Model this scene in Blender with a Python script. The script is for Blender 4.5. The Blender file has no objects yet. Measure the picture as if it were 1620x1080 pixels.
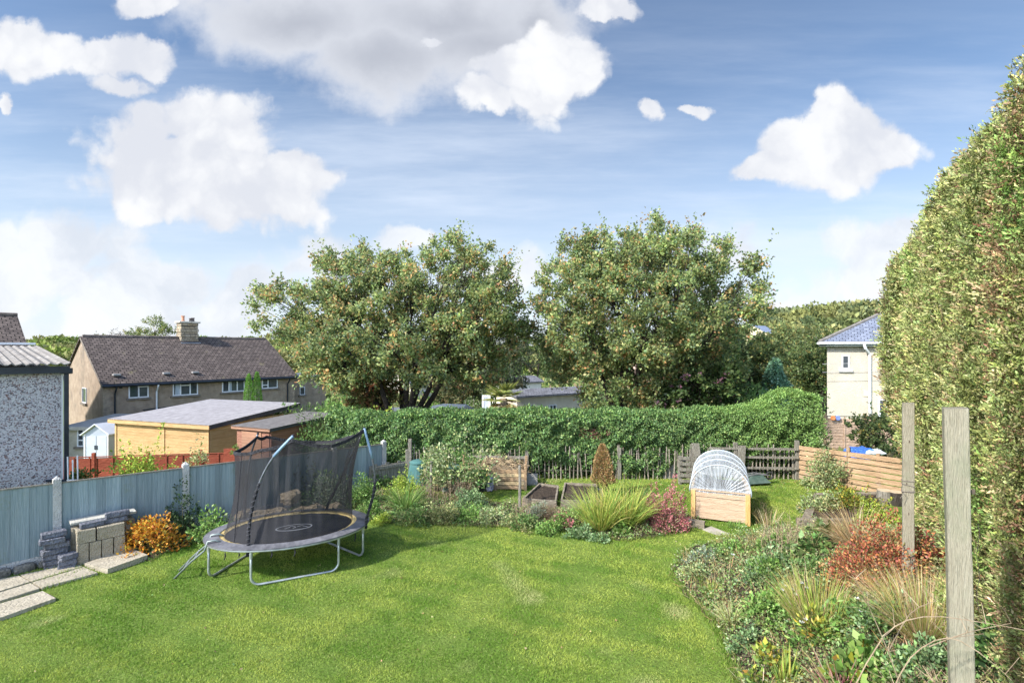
import bpy, math, random
import numpy as np
from mathutils import Vector, Matrix
random.seed(7); RNG = np.random.default_rng(7)
SC = bpy.context.scene; COL = SC.collection; PI = math.pi
CAM_H = 3.7; FPX = 800.0; CX, HY = 810.0, 552.0      # eye height, focal length and horizon of the photograph

# ---------------------------------------------------------------- camera
cd = bpy.data.cameras.new("camera"); cam = bpy.data.objects.new("camera", cd); COL.objects.link(cam)
cam.location = (0, 0, CAM_H); cam.rotation_euler = (PI/2, 0, 0)
cd.sensor_width = 36; cd.lens = FPX/1620*36; cd.shift_y = (HY-540)/1620; cd.clip_end = 5000; cd.clip_start = .05
SC.camera = cam
# ---------------------------------------------------------------- sun + sky
SUN = Vector((-.72, -.52, .74)).normalized()
sl = bpy.data.lights.new("sun", 'SUN'); sl.energy = 4.8; sl.angle = math.radians(2.5); sl.color = (1, .95, .87)
so = bpy.data.objects.new("sun", sl); COL.objects.link(so); so.rotation_euler = SUN.to_track_quat('Z', 'Y').to_euler()
SC.view_settings.view_transform = 'Standard'; SC.view_settings.look = 'None'
SC.view_settings.exposure = 0.84; SC.view_settings.gamma = 1
SC.cycles.max_bounces = 6; SC.cycles.transparent_max_bounces = 24; SC.cycles.use_denoising = True
SC.cycles.caustics_reflective = False; SC.cycles.caustics_refractive = False

def build_world():
    w = bpy.data.worlds.new("World"); SC.world = w; w.use_nodes = True
    nt = w.node_tree; N = nt.nodes; L = nt.links; N.clear()
    out = N.new('ShaderNodeOutputWorld'); bg = N.new('ShaderNodeBackground'); L.new(bg.outputs[0], out.inputs[0])
    sky = N.new('ShaderNodeTexSky'); sky.sky_type = 'NISHITA'; sky.sun_disc = False
    sky.sun_elevation = math.asin(SUN.z); sky.sun_rotation = math.atan2(SUN.x, SUN.y)
    sky.air_density = 1.0; sky.dust_density = .6; sky.ozone_density = 2.2
    def m(op, a, b=None, c=None, clamp=False):
        n = N.new('ShaderNodeMath'); n.operation = op; n.use_clamp = clamp
        for i, v in enumerate((a, b, c)):
            if v is None: continue
            if isinstance(v, (int, float)): n.inputs[i].default_value = v
            else: L.new(v, n.inputs[i])
        return n.outputs[0]
    def ss(v, a, b):
        n = N.new('ShaderNodeMapRange'); n.interpolation_type = 'SMOOTHSTEP'; L.new(v, n.inputs[0])
        n.inputs[1].default_value = a; n.inputs[2].default_value = b; return n.outputs[0]
    def mixc(f, a, b):
        n = N.new('ShaderNodeMix'); n.data_type = 'RGBA'
        L.new(f, n.inputs[0])
        for i, v in ((6, a), (7, b)):
            if isinstance(v, tuple): n.inputs[i].default_value = (*v, 1)
            else: L.new(v, n.inputs[i])
        return n.outputs[2]
    tc = N.new('ShaderNodeTexCoord'); sp = N.new('ShaderNodeSeparateXYZ'); L.new(tc.outputs['Generated'], sp.inputs[0])
    ay = m('MAXIMUM', m('ABSOLUTE', sp.outputs[1]), .18)
    u = m('DIVIDE', sp.outputs[0], ay); v = m('DIVIDE', sp.outputs[2], ay)
    uv = N.new('ShaderNodeCombineXYZ'); L.new(u, uv.inputs[0]); L.new(v, uv.inputs[1])
    def noise(scale, detail, vec, rough=.55, sx=1, sy=1, off=0):
        mp = N.new('ShaderNodeMapping'); L.new(vec, mp.inputs[0]); mp.inputs['Scale'].default_value = (sx, sy, 1); mp.inputs['Location'].default_value = (off, off*.7, off)
        n = N.new('ShaderNodeTexNoise'); n.inputs['Scale'].default_value = scale; n.inputs['Detail'].default_value = detail; n.inputs['Roughness'].default_value = rough
        L.new(mp.outputs[0], n.inputs['Vector']); return n
    # cloud outlines billow: the direction is bent by noise before the distance to each cloud centre is taken
    nz = noise(4.6, 10, uv.outputs[0], .58)
    vm = N.new('ShaderNodeVectorMath'); vm.operation = 'SUBTRACT'; L.new(nz.outputs['Color'], vm.inputs[0]); vm.inputs[1].default_value = (.5, .5, .5)
    vs = N.new('ShaderNodeVectorMath'); vs.operation = 'SCALE'; L.new(vm.outputs[0], vs.inputs[0]); vs.inputs['Scale'].default_value = .17
    va = N.new('ShaderNodeVectorMath'); va.operation = 'ADD'; L.new(uv.outputs[0], va.inputs[0]); L.new(vs.outputs[0], va.inputs[1])
    fl = N.new('ShaderNodeVectorMath'); fl.operation = 'MULTIPLY'; L.new(va.outputs[0], fl.inputs[0]); fl.inputs[1].default_value = (1, 1, 0)
    W = fl.outputs[0]
    def blobs(lst):
        acc = None
        for (px, py, rx, ry) in lst:
            s = N.new('ShaderNodeVectorMath'); s.operation = 'SUBTRACT'; L.new(W, s.inputs[0]); s.inputs[1].default_value = ((px-CX)/FPX, (HY-py)/FPX, 0)
            k = N.new('ShaderNodeVectorMath'); k.operation = 'MULTIPLY'; L.new(s.outputs[0], k.inputs[0]); k.inputs[1].default_value = (FPX/rx, FPX/ry, 0)
            l = N.new('ShaderNodeVectorMath'); l.operation = 'LENGTH'; L.new(k.outputs[0], l.inputs[0])
            e = m('SUBTRACT', 1, l.outputs['Value'])
            acc = e if acc is None else m('SMOOTH_MAX', acc, e, .12)
        return acc
    white = blobs([(300, 250, 205, 100), (350, 200, 110, 85), (400, 315, 130, 70), (230, 220, 95, 85), (250, 265, 130, 80), (470, 280, 80, 50), (300, 180, 90, 60), (230, 180, 70, 50),
                   (1310, 248, 130, 70), (1325, 200, 62, 48), (1350, 230, 80, 60), (1225, 268, 70, 32), (1385, 240, 66, 62), (1265, 235, 70, 48), (1365, 215, 60, 50),
                   (40, 70, 90, 55), (190, 90, 95, 38), (232, 18, 60, 30), (190, 130, 60, 26), (4, 158, 18, 20),
                   (1040, 160, 30, 24), (1098, 166, 34, 15), 
                   (850, 130, 66, 75), (885, 85, 95, 70), (800, 110, 60, 60), (765, 160, 60, 34), (960, 8, 90, 18), (690, 55, 30, 14)])
    grey = blobs([(470, 20, 220, 80), (620, 85, 190, 85), (760, 60, 170, 110), (700, 20, 260, 80), (850, 30, 90, 60)])
    low = blobs([(110, 385, 170, 50), (60, 440, 180, 70), (250, 440, 120, 48), (370, 465, 95, 58), (510, 410, 75, 40), (200, 500, 220, 60),
                 (1390, 405, 90, 52), (1440, 380, 60, 42), (1260, 485, 110, 36), (1160, 385, 70, 50), (640, 385, 60, 22), (1330, 450, 120, 45), (800, 430, 90, 40)])
    fine = noise(7.5, 11, uv.outputs[0], .60, off=3)
    wisp = noise(2.2, 7, uv.outputs[0], .6, sx=.45, sy=3.2, off=5)
    mid = noise(4.2, 8, W, .6, off=2)
    big = noise(2.1, 5, uv.outputs[0], .5, off=9)
    def vor(scale, vec):
        n = N.new('ShaderNodeTexVoronoi'); n.inputs['Scale'].default_value = scale; L.new(vec, n.inputs['Vector']); return n.outputs['Distance']
    bil = m('ADD', m('MULTIPLY', m('SUBTRACT', .45, vor(7.5, W)), .85), m('ADD', m('MULTIPLY', m('SUBTRACT', .42, vor(17, W)), .42), m('MULTIPLY', m('SUBTRACT', .4, vor(38, W)), .2)))
    fo = m('MULTIPLY', m('SUBTRACT', fine.outputs['Fac'], .5), 1.1)
    fw = m('ADD', m('MULTIPLY', fo, .75), bil)
    aw = ss(m('ADD', white, m('MULTIPLY', fw, .8)), -.10, .24); ag = ss(m('ADD', grey, fo), -.18, .50); al = ss(m('ADD', low, fw), -.22, .34)
    # base sky: Nishita, whitened towards the horizon and by thin high veils
    skyc = N.new('ShaderNodeVectorMath'); skyc.operation = 'SCALE'; L.new(sky.outputs[0], skyc.inputs[0]); skyc.inputs['Scale'].default_value = .097
    hz = ss(v, .62, -.05)
    base = mixc(m('MULTIPLY', hz, .72), skyc.outputs[0], (.47, .53, .61))
    veil = m('MULTIPLY', ss(wisp.outputs['Fac'], .36, .74), m('MULTIPLY', ss(v, .80, .20), .75))
    base = mixc(veil, base, (.50, .55, .63))
    lowc = mixc(ss(mid.outputs['Fac'], .36, .64), (.43, .455, .50), (.57, .58, .595))
    whc = mixc(ss(m('ADD', m('ADD', m('MULTIPLY', mid.outputs['Fac'], .6), m('MULTIPLY', fine.outputs['Fac'], .4)), m('MULTIPLY', bil, .40)), .30, .62), (.44, .455, .495), (.565, .57, .58))
    grc = mixc(ss(m('ADD', grey, m('MULTIPLY', fo, .35)), -.1, 1.15), (.50, .515, .55), (.30, .315, .355))
    c = mixc(m('MULTIPLY', al, .85), base, lowc)
    c = mixc(m('MULTIPLY', ag, .93), c, grc)
    c = mixc(m('MULTIPLY', aw, .97), c, whc)
    # added fill light: the unseen sky behind the eye is boosted to lift shadows
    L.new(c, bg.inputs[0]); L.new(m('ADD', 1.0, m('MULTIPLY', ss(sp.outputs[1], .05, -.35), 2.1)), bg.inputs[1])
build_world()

# ---------------------------------------------------------------- terrain and picture-to-place helpers
def sst(a, b, x):
    t = np.clip((np.asarray(x, float)-a)/(b-a), 0, 1); return t*t*(3-2*t)
FO = np.array([-7.92, 8.8]); FD = np.array([.665, .747]); FN = np.array([-.747, .665])   # blue fence: first post, direction, outward normal
def hgt(X, Y):
    X = np.asarray(X, float); Y = np.asarray(Y, float)
    edge = 2.6-np.maximum(0, 6-Y)*.35+np.maximum(0, Y-8.5)*.3
    z = np.clip((X-edge)*.42, 0, .95)*(1-sst(6.8, 10.5, Y))
    dl = FN[0]*(X-FO[0])+FN[1]*(Y-FO[1]); g = np.maximum(dl, Y-15.4)
    z = z-.9*sst(.4, 7, g)-2.4*sst(8, 24, g)
    hill = 19*sst(60, 210, Y)*sst(25, 160, X)+5*sst(110, 250, Y)*sst(60, -120, X)+3*sst(100, 300, Y)+9*sst(300, 900, Y)
    z = z+hill + .012*np.sin(X*2.1+Y*1.3)*np.cos(Y*1.7-X*.6)*(Y < 16)
    return z
def P(px, py, Z): return Vector(((px-CX)/FPX*Z, Z, CAM_H-(py-HY)/FPX*Z))
def G(px, py):
    u = (px-CX)/FPX; s = -(py-HY)/FPX; Y = 2.0
    while Y < 60:
        if CAM_H+s*Y <= float(hgt(u*Y, Y)): break
        Y += .02
    return Vector((u*Y, Y, float(hgt(u*Y, Y))))
def on(X, Y, dz=0): return Vector((X, Y, float(hgt(X, Y))+dz))

# ---------------------------------------------------------------- materials
MATS = {}
def newmat(name):
    m = bpy.data.materials.new(name); m.use_nodes = True; nt = m.node_tree
    b = nt.nodes['Principled BSDF']; return m, nt, b
def mat(name, c1, c2=None, rough=.8, scale=4, stretch=(1, 1, 1), bump=.0, bscale=None, island=0, metal=0, coord='Object', detail=6, c3=None, s3=1.2, t3=(.55, .7), spec=.3):
    """two colours mixed by noise, a third in patches, each loose piece a little lighter or darker"""
    if name in MATS: return MATS[name]
    m, nt, b = newmat(name); N = nt.nodes; L = nt.links
    b.inputs['Roughness'].default_value = rough; b.inputs['Metallic'].default_value = metal; b.inputs['Specular IOR Level'].default_value = spec
    tc = N.new('ShaderNodeTexCoord'); mp = N.new('ShaderNodeMapping'); mp.inputs['Scale'].default_value = stretch; L.new(tc.outputs[coord], mp.inputs[0])
    nz = N.new('ShaderNodeTexNoise'); nz.inputs['Scale'].default_value = scale; nz.inputs['Detail'].default_value = detail; nz.inputs['Roughness'].default_value = .65; L.new(mp.outputs[0], nz.inputs['Vector'])
    r = N.new('ShaderNodeValToRGB'); r.color_ramp.elements[0].position = .36; r.color_ramp.elements[1].position = .66
    r.color_ramp.elements[0].color = (*c1, 1); r.color_ramp.elements[1].color = (*(c2 or c1), 1); L.new(nz.outputs['Fac'], r.inputs[0]); col = r.outputs[0]
    if c3:
        n3 = N.new('ShaderNodeTexNoise'); n3.inputs['Scale'].default_value = s3; n3.inputs['Detail'].default_value = 8; n3.inputs['Roughness'].default_value = .7; L.new(tc.outputs['Object'], n3.inputs['Vector'])
        mr = N.new('ShaderNodeMapRange'); mr.inputs[1].default_value = t3[0]; mr.inputs[2].default_value = t3[1]; L.new(n3.outputs['Fac'], mr.inputs[0])
        mx = N.new('ShaderNodeMix'); mx.data_type = 'RGBA'; L.new(mr.outputs[0], mx.inputs[0]); L.new(col, mx.inputs[6]); mx.inputs[7].default_value = (*c3, 1); col = mx.outputs[2]
    if island:
        ge = N.new('ShaderNodeNewGeometry'); mr = N.new('ShaderNodeMapRange'); mr.inputs[3].default_value = 1-island; mr.inputs[4].default_value = 1+island; L.new(ge.outputs['Random Per Island'], mr.inputs[0])
        hs = N.new('ShaderNodeHueSaturation'); L.new(mr.outputs[0], hs.inputs['Value']); L.new(col, hs.inputs['Color']); col = hs.outputs[0]
    L.new(col, b.inputs['Base Color'])
    if bump:
        nb = N.new('ShaderNodeTexNoise'); nb.inputs['Scale'].default_value = bscale or scale*3; nb.inputs['Detail'].default_value = 8; L.new(mp.outputs[0], nb.inputs['Vector'])
        bp = N.new('ShaderNodeBump'); bp.inputs['Strength'].default_value = min(1, bump*12); bp.inputs['Distance'].default_value = bump*.12; L.new(nb.outputs['Fac'], bp.inputs['Height']); L.new(bp.outputs[0], b.inputs['Normal'])
    MATS[name] = m; return m
def leafmat(name='leaf', trans=.32, rough=.5, spec=.35):
    if name in MATS: return MATS[name]
    m, nt, b = newmat(name); N = nt.nodes; L = nt.links
    a = N.new('ShaderNodeAttribute'); a.attribute_name = 'tint'; b.inputs['Roughness'].default_value = rough; b.inputs['Specular IOR Level'].default_value = spec
    L.new(a.outputs['Color'], b.inputs['Base Color'])
    t = N.new('ShaderNodeBsdfTranslucent'); L.new(a.outputs['Color'], t.inputs[0]); mx = N.new('ShaderNodeMixShader'); mx.inputs[0].default_value = trans
    L.new(b.outputs[0], mx.inputs[1]); L.new(t.outputs[0], mx.inputs[2]); L.new(mx.outputs[0], N['Material Output'].inputs[0])
    MATS[name] = m; return m
def tilemat(name, c1, c2, cm, w, h, mortar=.012, offset=.5, rough=.85, moss=None, t3=(.55, .7), s3=.8, bump=.6, var=0.5):
    if name in MATS: return MATS[name]
    m, nt, b = newmat(name); N = nt.nodes; L = nt.links; b.inputs['Roughness'].default_value = rough; b.inputs['Specular IOR Level'].default_value = .25
    tc = N.new('ShaderNodeTexCoord'); br = N.new('ShaderNodeTexBrick'); L.new(tc.outputs['UV'], br.inputs['Vector'])
    br.inputs['Scale'].default_value = 1; br.inputs['Brick Width'].default_value = w; br.inputs['Row Height'].default_value = h; br.inputs['Mortar Size'].default_value = mortar
    br.inputs['Color1'].default_value = (*c1, 1); br.inputs['Color2'].default_value = (*c2, 1); br.inputs['Mortar'].default_value = (*cm, 1); br.offset = offset
    br.inputs['Mortar Smooth'].default_value = .2
    n = N.new('ShaderNodeTexNoise'); n.inputs['Scale'].default_value = 5; n.inputs['Detail'].default_value = 8; n.inputs['Roughness'].default_value = .7; L.new(tc.outputs['UV'], n.inputs['Vector'])
    mr = N.new('ShaderNodeMapRange'); mr.inputs[1].default_value = .3; mr.inputs[2].default_value = .7; mr.inputs[3].default_value = 1-var; mr.inputs[4].default_value = 1+var; L.new(n.outputs['Fac'], mr.inputs[0])
    hs = N.new('ShaderNodeHueSaturation'); L.new(br.outputs['Color'], hs.inputs['Color']); L.new(mr.outputs[0], hs.inputs['Value']); col = hs.outputs[0]
    if moss:
        n3 = N.new('ShaderNodeTexNoise'); n3.inputs['Scale'].default_value = s3; n3.inputs['Detail'].default_value = 10; n3.inputs['Roughness'].default_value = .75; L.new(tc.outputs['UV'], n3.inputs['Vector'])
        m3 = N.new('ShaderNodeMapRange'); m3.inputs[1].default_value = t3[0]; m3.inputs[2].default_value = t3[1]; L.new(n3.outputs['Fac'], m3.inputs[0])
        mx = N.new('ShaderNodeMix'); mx.data_type = 'RGBA'; L.new(m3.outputs[0], mx.inputs[0]); L.new(col, mx.inputs[6]); mx.inputs[7].default_value = (*moss, 1); col = mx.outputs[2]
    L.new(col, b.inputs['Base Color'])
    bp = N.new('ShaderNodeBump'); bp.inputs['Strength'].default_value = bump; bp.inputs['Distance'].default_value = .03; bp.invert = True
    ad = N.new('ShaderNodeMath'); ad.operation = 'SUBTRACT'; L.new(br.outputs['Fac'], ad.inputs[0]); L.new(n.outputs['Fac'], ad.inputs[1]); L.new(ad.outputs[0], bp.inputs['Height'])
    L.new(bp.outputs[0], b.inputs['Normal']); MATS[name] = m; return m
def glassmat():
    if 'glass' in MATS: return MATS['glass']
    m = mat('glass', (.03, .04, .05), (.09, .10, .11), rough=.06, scale=1.2, spec=.8); return m

# ---------------------------------------------------------------- mesh helpers
class MB:
    def __init__(s): s.v = []; s.f = []
    def add(s, vs, fs):
        k = len(s.v); s.v += [tuple(v) for v in vs]; s.f += [tuple(i+k for i in f) for f in fs]; return s
    def obox(s, o, a, b, c):
        """box from corner o along the three edge vectors"""
        o, a, b, c = map(Vector, (o, a, b, c)); P8 = [o, o+a, o+a+b, o+b, o+c, o+a+c, o+a+b+c, o+b+c]
        f = [(0, 3, 2, 1), (4, 5, 6, 7), (0, 1, 5, 4), (1, 2, 6, 5), (2, 3, 7, 6), (3, 0, 4, 7)]
        if a.cross(b).dot(c) < 0: f = [q[::-1] for q in f]
        return s.add(P8, f)
    def cbox(s, c, sx, sy, sz, rz=0, bev=0, jit=0):
        """box centred at c; bev bevels all edges; jit roughens it"""
        R = Matrix.Rotation(rz, 3, 'Z'); c = Vector(c)
        if not bev:
            return s.obox(c+R@Vector((-sx/2, -sy/2, -sz/2)), R@Vector((sx, 0, 0)), R@Vector((0, sy, 0)), R@Vector((0, 0, sz)))
        vs = []; idx = {}
        for X in (-1, 1):
            for Y in (-1, 1):
                for Z in (-1, 1):
                    for ax in range(3):
                        h = [sx/2, sy/2, sz/2]; q = [X*h[0], Y*h[1], Z*h[2]]
                        for k in range(3):
                            if k != ax: q[k] -= (X, Y, Z)[k]*bev
                        q = [t+random.uniform(-jit, jit) for t in q]
                        idx[(X, Y, Z, ax)] = len(vs); vs.append(c+R@Vector(q))
        fs = []
        for ax in range(3):
            o = [k for k in range(3) if k != ax]
            for sg in (-1, 1):
                loop = []
                for (p, q) in ((-1, -1), (1, -1), (1, 1), (-1, 1)):
                    t = [0, 0, 0]; t[ax] = sg; t[o[0]] = p; t[o[1]] = q; loop.append(idx[(*t, ax)])
                if (sg > 0) == (ax == 1): loop = loop[::-1]
                fs.append(tuple(loop))
        for ax in range(3):
            o = [k for k in range(3) if k != ax]
            for p in (-1, 1):
                for q in (-1, 1):
                    a = [0, 0, 0]; a[o[0]] = p; a[o[1]] = q; lo = list(a); hi = list(a); lo[ax] = -1; hi[ax] = 1
                    fs.append((idx[(*lo, o[0])], idx[(*hi, o[0])], idx[(*hi, o[1])], idx[(*lo, o[1])]))
        for X in (-1, 1):
            for Y in (-1, 1):
                for Z in (-1, 1): fs.append(tuple(idx[(X, Y, Z, k)] for k in range(3)))
        return s.add(vs, fs)
    def tube(s, pts, r, n=8, cap=True):
        pts = [Vector(p) for p in pts]; m = len(pts); rs = r if isinstance(r, (list, tuple)) else [r]*m
        t0 = (pts[1]-pts[0]).normalized(); up = Vector((0, 0, 1)) if abs(t0.z) < .9 else Vector((1, 0, 0)); nrm = (up-t0*up.dot(t0)).normalized(); vs = []
        for i, p in enumerate(pts):
            t = (pts[min(i+1, m-1)]-pts[max(i-1, 0)])
            t = t.normalized() if t.length > 1e-9 else t0
            nrm = nrm-t*nrm.dot(t); nrm = nrm.normalized() if nrm.length > 1e-6 else t.orthogonal().normalized(); bn = t.cross(nrm)
            for k in range(n):
                a = 2*PI*k/n; vs.append(p+(nrm*math.cos(a)+bn*math.sin(a))*rs[i])
        fs = [(i*n+k, i*n+(k+1) % n, (i+1)*n+(k+1) % n, (i+1)*n+k) for i in range(m-1) for k in range(n)]
        if cap: fs += [tuple(range(n))[::-1], tuple((m-1)*n+k for k in range(n))]
        return s.add(vs, fs)
    def prism(s, poly, d):
        """closed polygon (3D points) pushed along d"""
        n = len(poly); p = [Vector(q) for q in poly]; d = Vector(d)
        nn = sum(((p[i]-p[0]).cross(p[(i+1) % n]-p[0]) for i in range(n)), Vector())
        fs = [tuple(range(n)), tuple(range(n, 2*n))[::-1]]+[(i, n+i, n+(i+1) % n, (i+1) % n) for i in range(n)]
        if nn.dot(d) > 0: fs = [q[::-1] for q in fs]
        return s.add(p+[q+d for q in p], fs)
    def lathe(s, c, prof, n=16):
        """prof = [(radius, z)], turned about the upright through c"""
        c = Vector(c); vs = [c+Vector((r*math.cos(2*PI*k/n), r*math.sin(2*PI*k/n), z)) for r, z in prof for k in range(n)]; m = len(prof)
        fs = [(i*n+k, i*n+(k+1) % n, (i+1)*n+(k+1) % n, (i+1)*n+k) for i in range(m-1) for k in range(n)]
        fs += [tuple(range(n))[::-1], tuple((m-1)*n+k for k in range(n))]
        return s.add(vs, fs)
    def rock(s, c, sx, sy, sz, rz=0, seed=0, j=.16):
        r = random.Random(seed); n, m = 9, 6; R = Matrix.Rotation(rz, 3, 'Z'); vs = []; c = Vector(c)
        for i in range(m+1):
            th = PI*i/m
            for k in range(n):
                a = 2*PI*k/n; q = Vector((math.sin(th)*math.cos(a), math.sin(th)*math.sin(a), math.cos(th)))
                q = Vector([math.copysign(abs(t)**.62, t) for t in q])*(1+r.uniform(-j, j)*(0 if i in (0, m) else 1))
                vs.append(c+R@Vector((q.x*sx/2, q.y*sy/2, q.z*sz/2)))
        return s.add(vs, [(i*n+k, i*n+(k+1) % n, (i+1)*n+(k+1) % n, (i+1)*n+k)[::-1] for i in range(m) for k in range(n)])
def mesh_np(name, V, F, tint=None, smooth=False):
    me = bpy.data.meshes.new(name); V = np.asarray(V, np.float32); F = np.asarray(F, np.int32); k = F.shape[1]
    me.vertices.add(len(V)); me.vertices.foreach_set('co', V.ravel()); me.loops.add(F.size); me.loops.foreach_set('vertex_index', F.ravel())
    me.polygons.add(len(F)); me.polygons.foreach_set('loop_start', np.arange(0, F.size, k, dtype=np.int32)); me.polygons.foreach_set('loop_total', np.full(len(F), k, np.int32))
    if smooth: me.polygons.foreach_set('use_smooth', np.ones(len(F), bool))
    me.update(calc_edges=True)
    if tint is not None:
        a = me.attributes.new('tint', 'FLOAT_COLOR', 'POINT'); c = np.ones((len(V), 4), np.float32); c[:, :3] = tint; a.data.foreach_set('color', c.ravel())
    return me
def tag(o, label=None, cat=None, group=None, kind=None):
    if label: o['label'] = label
    if cat: o['category'] = cat
    if group: o['group'] = group
    if kind: o['kind'] = kind
    return o
def thing(name, label, cat, loc=(0, 0, 0), group=None):
    o = bpy.data.objects.new(name, None); COL.objects.link(o); o.location = loc; o.empty_display_size = .1
    return tag(o, label, cat, group)
def wloc(o):
    v = Vector((0, 0, 0))
    while o is not None: v = v+o.location; o = o.parent
    return v
def link(name, me, m, parent=None, off=None):
    """off = where the mesh data's origin lies in the world"""
    o = bpy.data.objects.new(name, me); COL.objects.link(o); me.materials.append(m)
    if parent is not None: o.parent = parent
    base = wloc(parent) if parent is not None else Vector()
    o.location = (Vector(off)-base) if off is not None else Vector()
    return o
def build(name, mb, m, parent=None, smooth=False, label=None, origin=None):
    """MB in world coordinates -> ONE mesh object, local to its parent"""
    org = Vector(origin) if origin is not None else (wloc(parent) if parent is not None else Vector())
    me = bpy.data.meshes.new(name); me.from_pydata([tuple(Vector(v)-org) for v in mb.v], [], mb.f); me.update()
    uvl = me.uv_layers.new(name='UVMap'); co = np.empty(len(me.vertices)*3, np.float32); me.vertices.foreach_get('co', co); co = co.reshape(-1, 3)+np.array(org, np.float32)
    uv = np.empty((len(me.loops), 2), np.float32)
    for p in me.polygons:
        n = p.normal
        if abs(n.z) > .95: t = Vector((1, 0, 0)); b = Vector((0, 1, 0))
        else: t = Vector((-n.y, n.x, 0)).normalized(); b = n.cross(t)
        for li in p.loop_indices:
            q = co[me.loops[li].vertex_index]; uv[li] = (q[0]*t.x+q[1]*t.y+q[2]*t.z, q[0]*b.x+q[1]*b.y+q[2]*b.z)
        p.use_smooth = smooth
    uvl.data.foreach_set('uv', uv.ravel())
    o = link(name, me, m, parent, org)
    if label: o['label'] = label
    return o

# ---------------------------------------------------------------- foliage helpers
def unit(a): return a/np.maximum(np.linalg.norm(a, axis=1, keepdims=True), 1e-9)
def pick(pal, n, jit=.22, rng=RNG):
    """pal = [(rgb, weight)]"""
    c = np.array([p[0] for p in pal], float); w = np.array([p[1] for p in pal], float); w /= w.sum()
    k = rng.choice(len(pal), n, p=w); return np.clip(c[k]*(1+rng.normal(0, jit, (n, 1)))*(1+rng.normal(0, jit*.35, (n, 3))), .004, .95)
def leaves_arr(p, d, L, wid, tint, fold=.18, flat=None, rng=RNG):
    """one folded diamond leaf per point p along d"""
    n = len(p); d = unit(d); r = rng.normal(size=(n, 3)) if flat is None else flat+rng.normal(size=(n, 3))*.35
    s = unit(np.cross(d, r)); nn = np.cross(s, d); L = np.broadcast_to(np.asarray(L, float).reshape(-1, 1), (n, 1)); W = L*wid
    mid = p+d*L*.45+nn*L*fold
    V = np.stack([p, mid+s*W/2, p+d*L-nn*L*fold*.4, mid-s*W/2], 1).reshape(-1, 3)
    F = np.arange(4*n).reshape(-1, 4); return V, F, np.repeat(tint, 4, 0)
def join(parts):
    V = []; F = []; T = []; k = 0
    for v, f, t in parts: V.append(v); F.append(f+k); T.append(t); k += len(v)
    return np.concatenate(V), np.concatenate(F), np.concatenate(T)
def foliage(name, arr, parent=None, m=None, org=None):
    V, F, T = arr; org = Vector(org) if org is not None else wloc(parent)
    me = mesh_np(name, V-np.array(org), F, T); return link(name, me, m or leafmat(), parent, org)
def blades_arr(p, d0, L, w, droop, tint, seg=5, rng=RNG):
    """arching strap leaves: start p, start direction d0, length L, width w, droop pulls the tips down"""
    n = len(p); d = unit(d0); L = np.asarray(L, float).reshape(-1, 1); st = L/seg; side = unit(np.cross(d, np.tile([0, 0, 1.], (n, 1))+rng.normal(size=(n, 3))*.4))
    pos = p.copy(); V = []; dr = np.asarray(droop, float).reshape(-1, 1)
    for i in range(seg+1):
        ww = w*(1-(i/seg)**2.2)*.5+w*.03; V += [pos+side*ww, pos-side*ww]; pos = pos+d*st; d = unit(d-np.array([[0, 0, 1.]])*dr*(i+1)/seg)
    V = np.stack(V, 1); m = 2*(seg+1); base = np.arange(n)[:, None]*m
    F = np.concatenate([base+np.array([[2*i, 2*i+1, 2*i+3, 2*i+2]]) for i in range(seg)], 0)
    return V.reshape(-1, 3), F, np.repeat(tint, m, 0)
def noise3(p, s, seed=0):
    """cheap smooth value noise, -1..1"""
    r = np.random.default_rng(seed); o = np.zeros(len(p))
    for k in range(5):
        q = r.normal(size=3); q /= np.linalg.norm(q); q2 = r.normal(size=3); q2 /= np.linalg.norm(q2)
        o += np.sin(p@q*s*(1+k*.37)+r.uniform(0, 6))*np.cos(p@q2*s*(1.3+k*.29)+r.uniform(0, 6))
    return o/2.2

# ================================================================ ground
def pip(x, y, poly):
    c = np.zeros(len(x), bool); n = len(poly)
    for i in range(n):
        x1, y1 = poly[i]; x2, y2 = poly[(i+1) % n]
        k = ((y1 > y) != (y2 > y)) & (x < (x2-x1)*(y-y1)/((y2-y1) or 1e-9)+x1); c ^= k
    return c
def gpoly(pts): return [(g.x, g.y) for g in (G(*p) for p in pts)]
def grow(a, b, s, f=1.13):
    o = [a]; d = s
    while abs(o[-1]) < abs(b): o.append(o[-1]+d); d *= f
    return o
xs = sorted(set(grow(-12, 700, -.3)+list(np.arange(-12, 12.01, .12))+grow(12, 700, .3))); ys = sorted(set(grow(1, -60, -.4)+list(np.arange(1, 17, .12))+grow(17, 1300, .25, 1.09)))
XX, YY = np.meshgrid(xs, ys); ZZ = hgt(XX, YY); nx, ny = len(xs), len(ys)
ii = (np.arange(ny-1)[:, None]*nx+np.arange(nx-1)[None]).ravel()
grassm, nt, b = newmat('grass_ground'); N_, L_ = nt.nodes, nt.links; b.inputs['Roughness'].default_value = .95; b.inputs['Specular IOR Level'].default_value = .1
tc = N_.new('ShaderNodeTexCoord')
def nzr(s, d, stops, det=8):
    n = N_.new('ShaderNodeTexNoise'); n.inputs['Scale'].default_value = s; n.inputs['Detail'].default_value = det; n.inputs['Roughness'].default_value = .65; L_.new(tc.outputs['Object'], n.inputs['Vector'])
    r = N_.new('ShaderNodeValToRGB'); r.color_ramp.elements[0].position = .35; r.color_ramp.elements[1].position = .65
    r.color_ramp.elements[0].color = (*stops[0], 1); r.color_ramp.elements[1].color = (*stops[1], 1); L_.new(n.outputs['Fac'], r.inputs[0]); return r
a_ = nzr(.9, 8, ((.15, .24, .045), (.23, .31, .07))); b_ = nzr(30, 8, ((.35, .35, .35), (1, 1, 1)))
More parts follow.
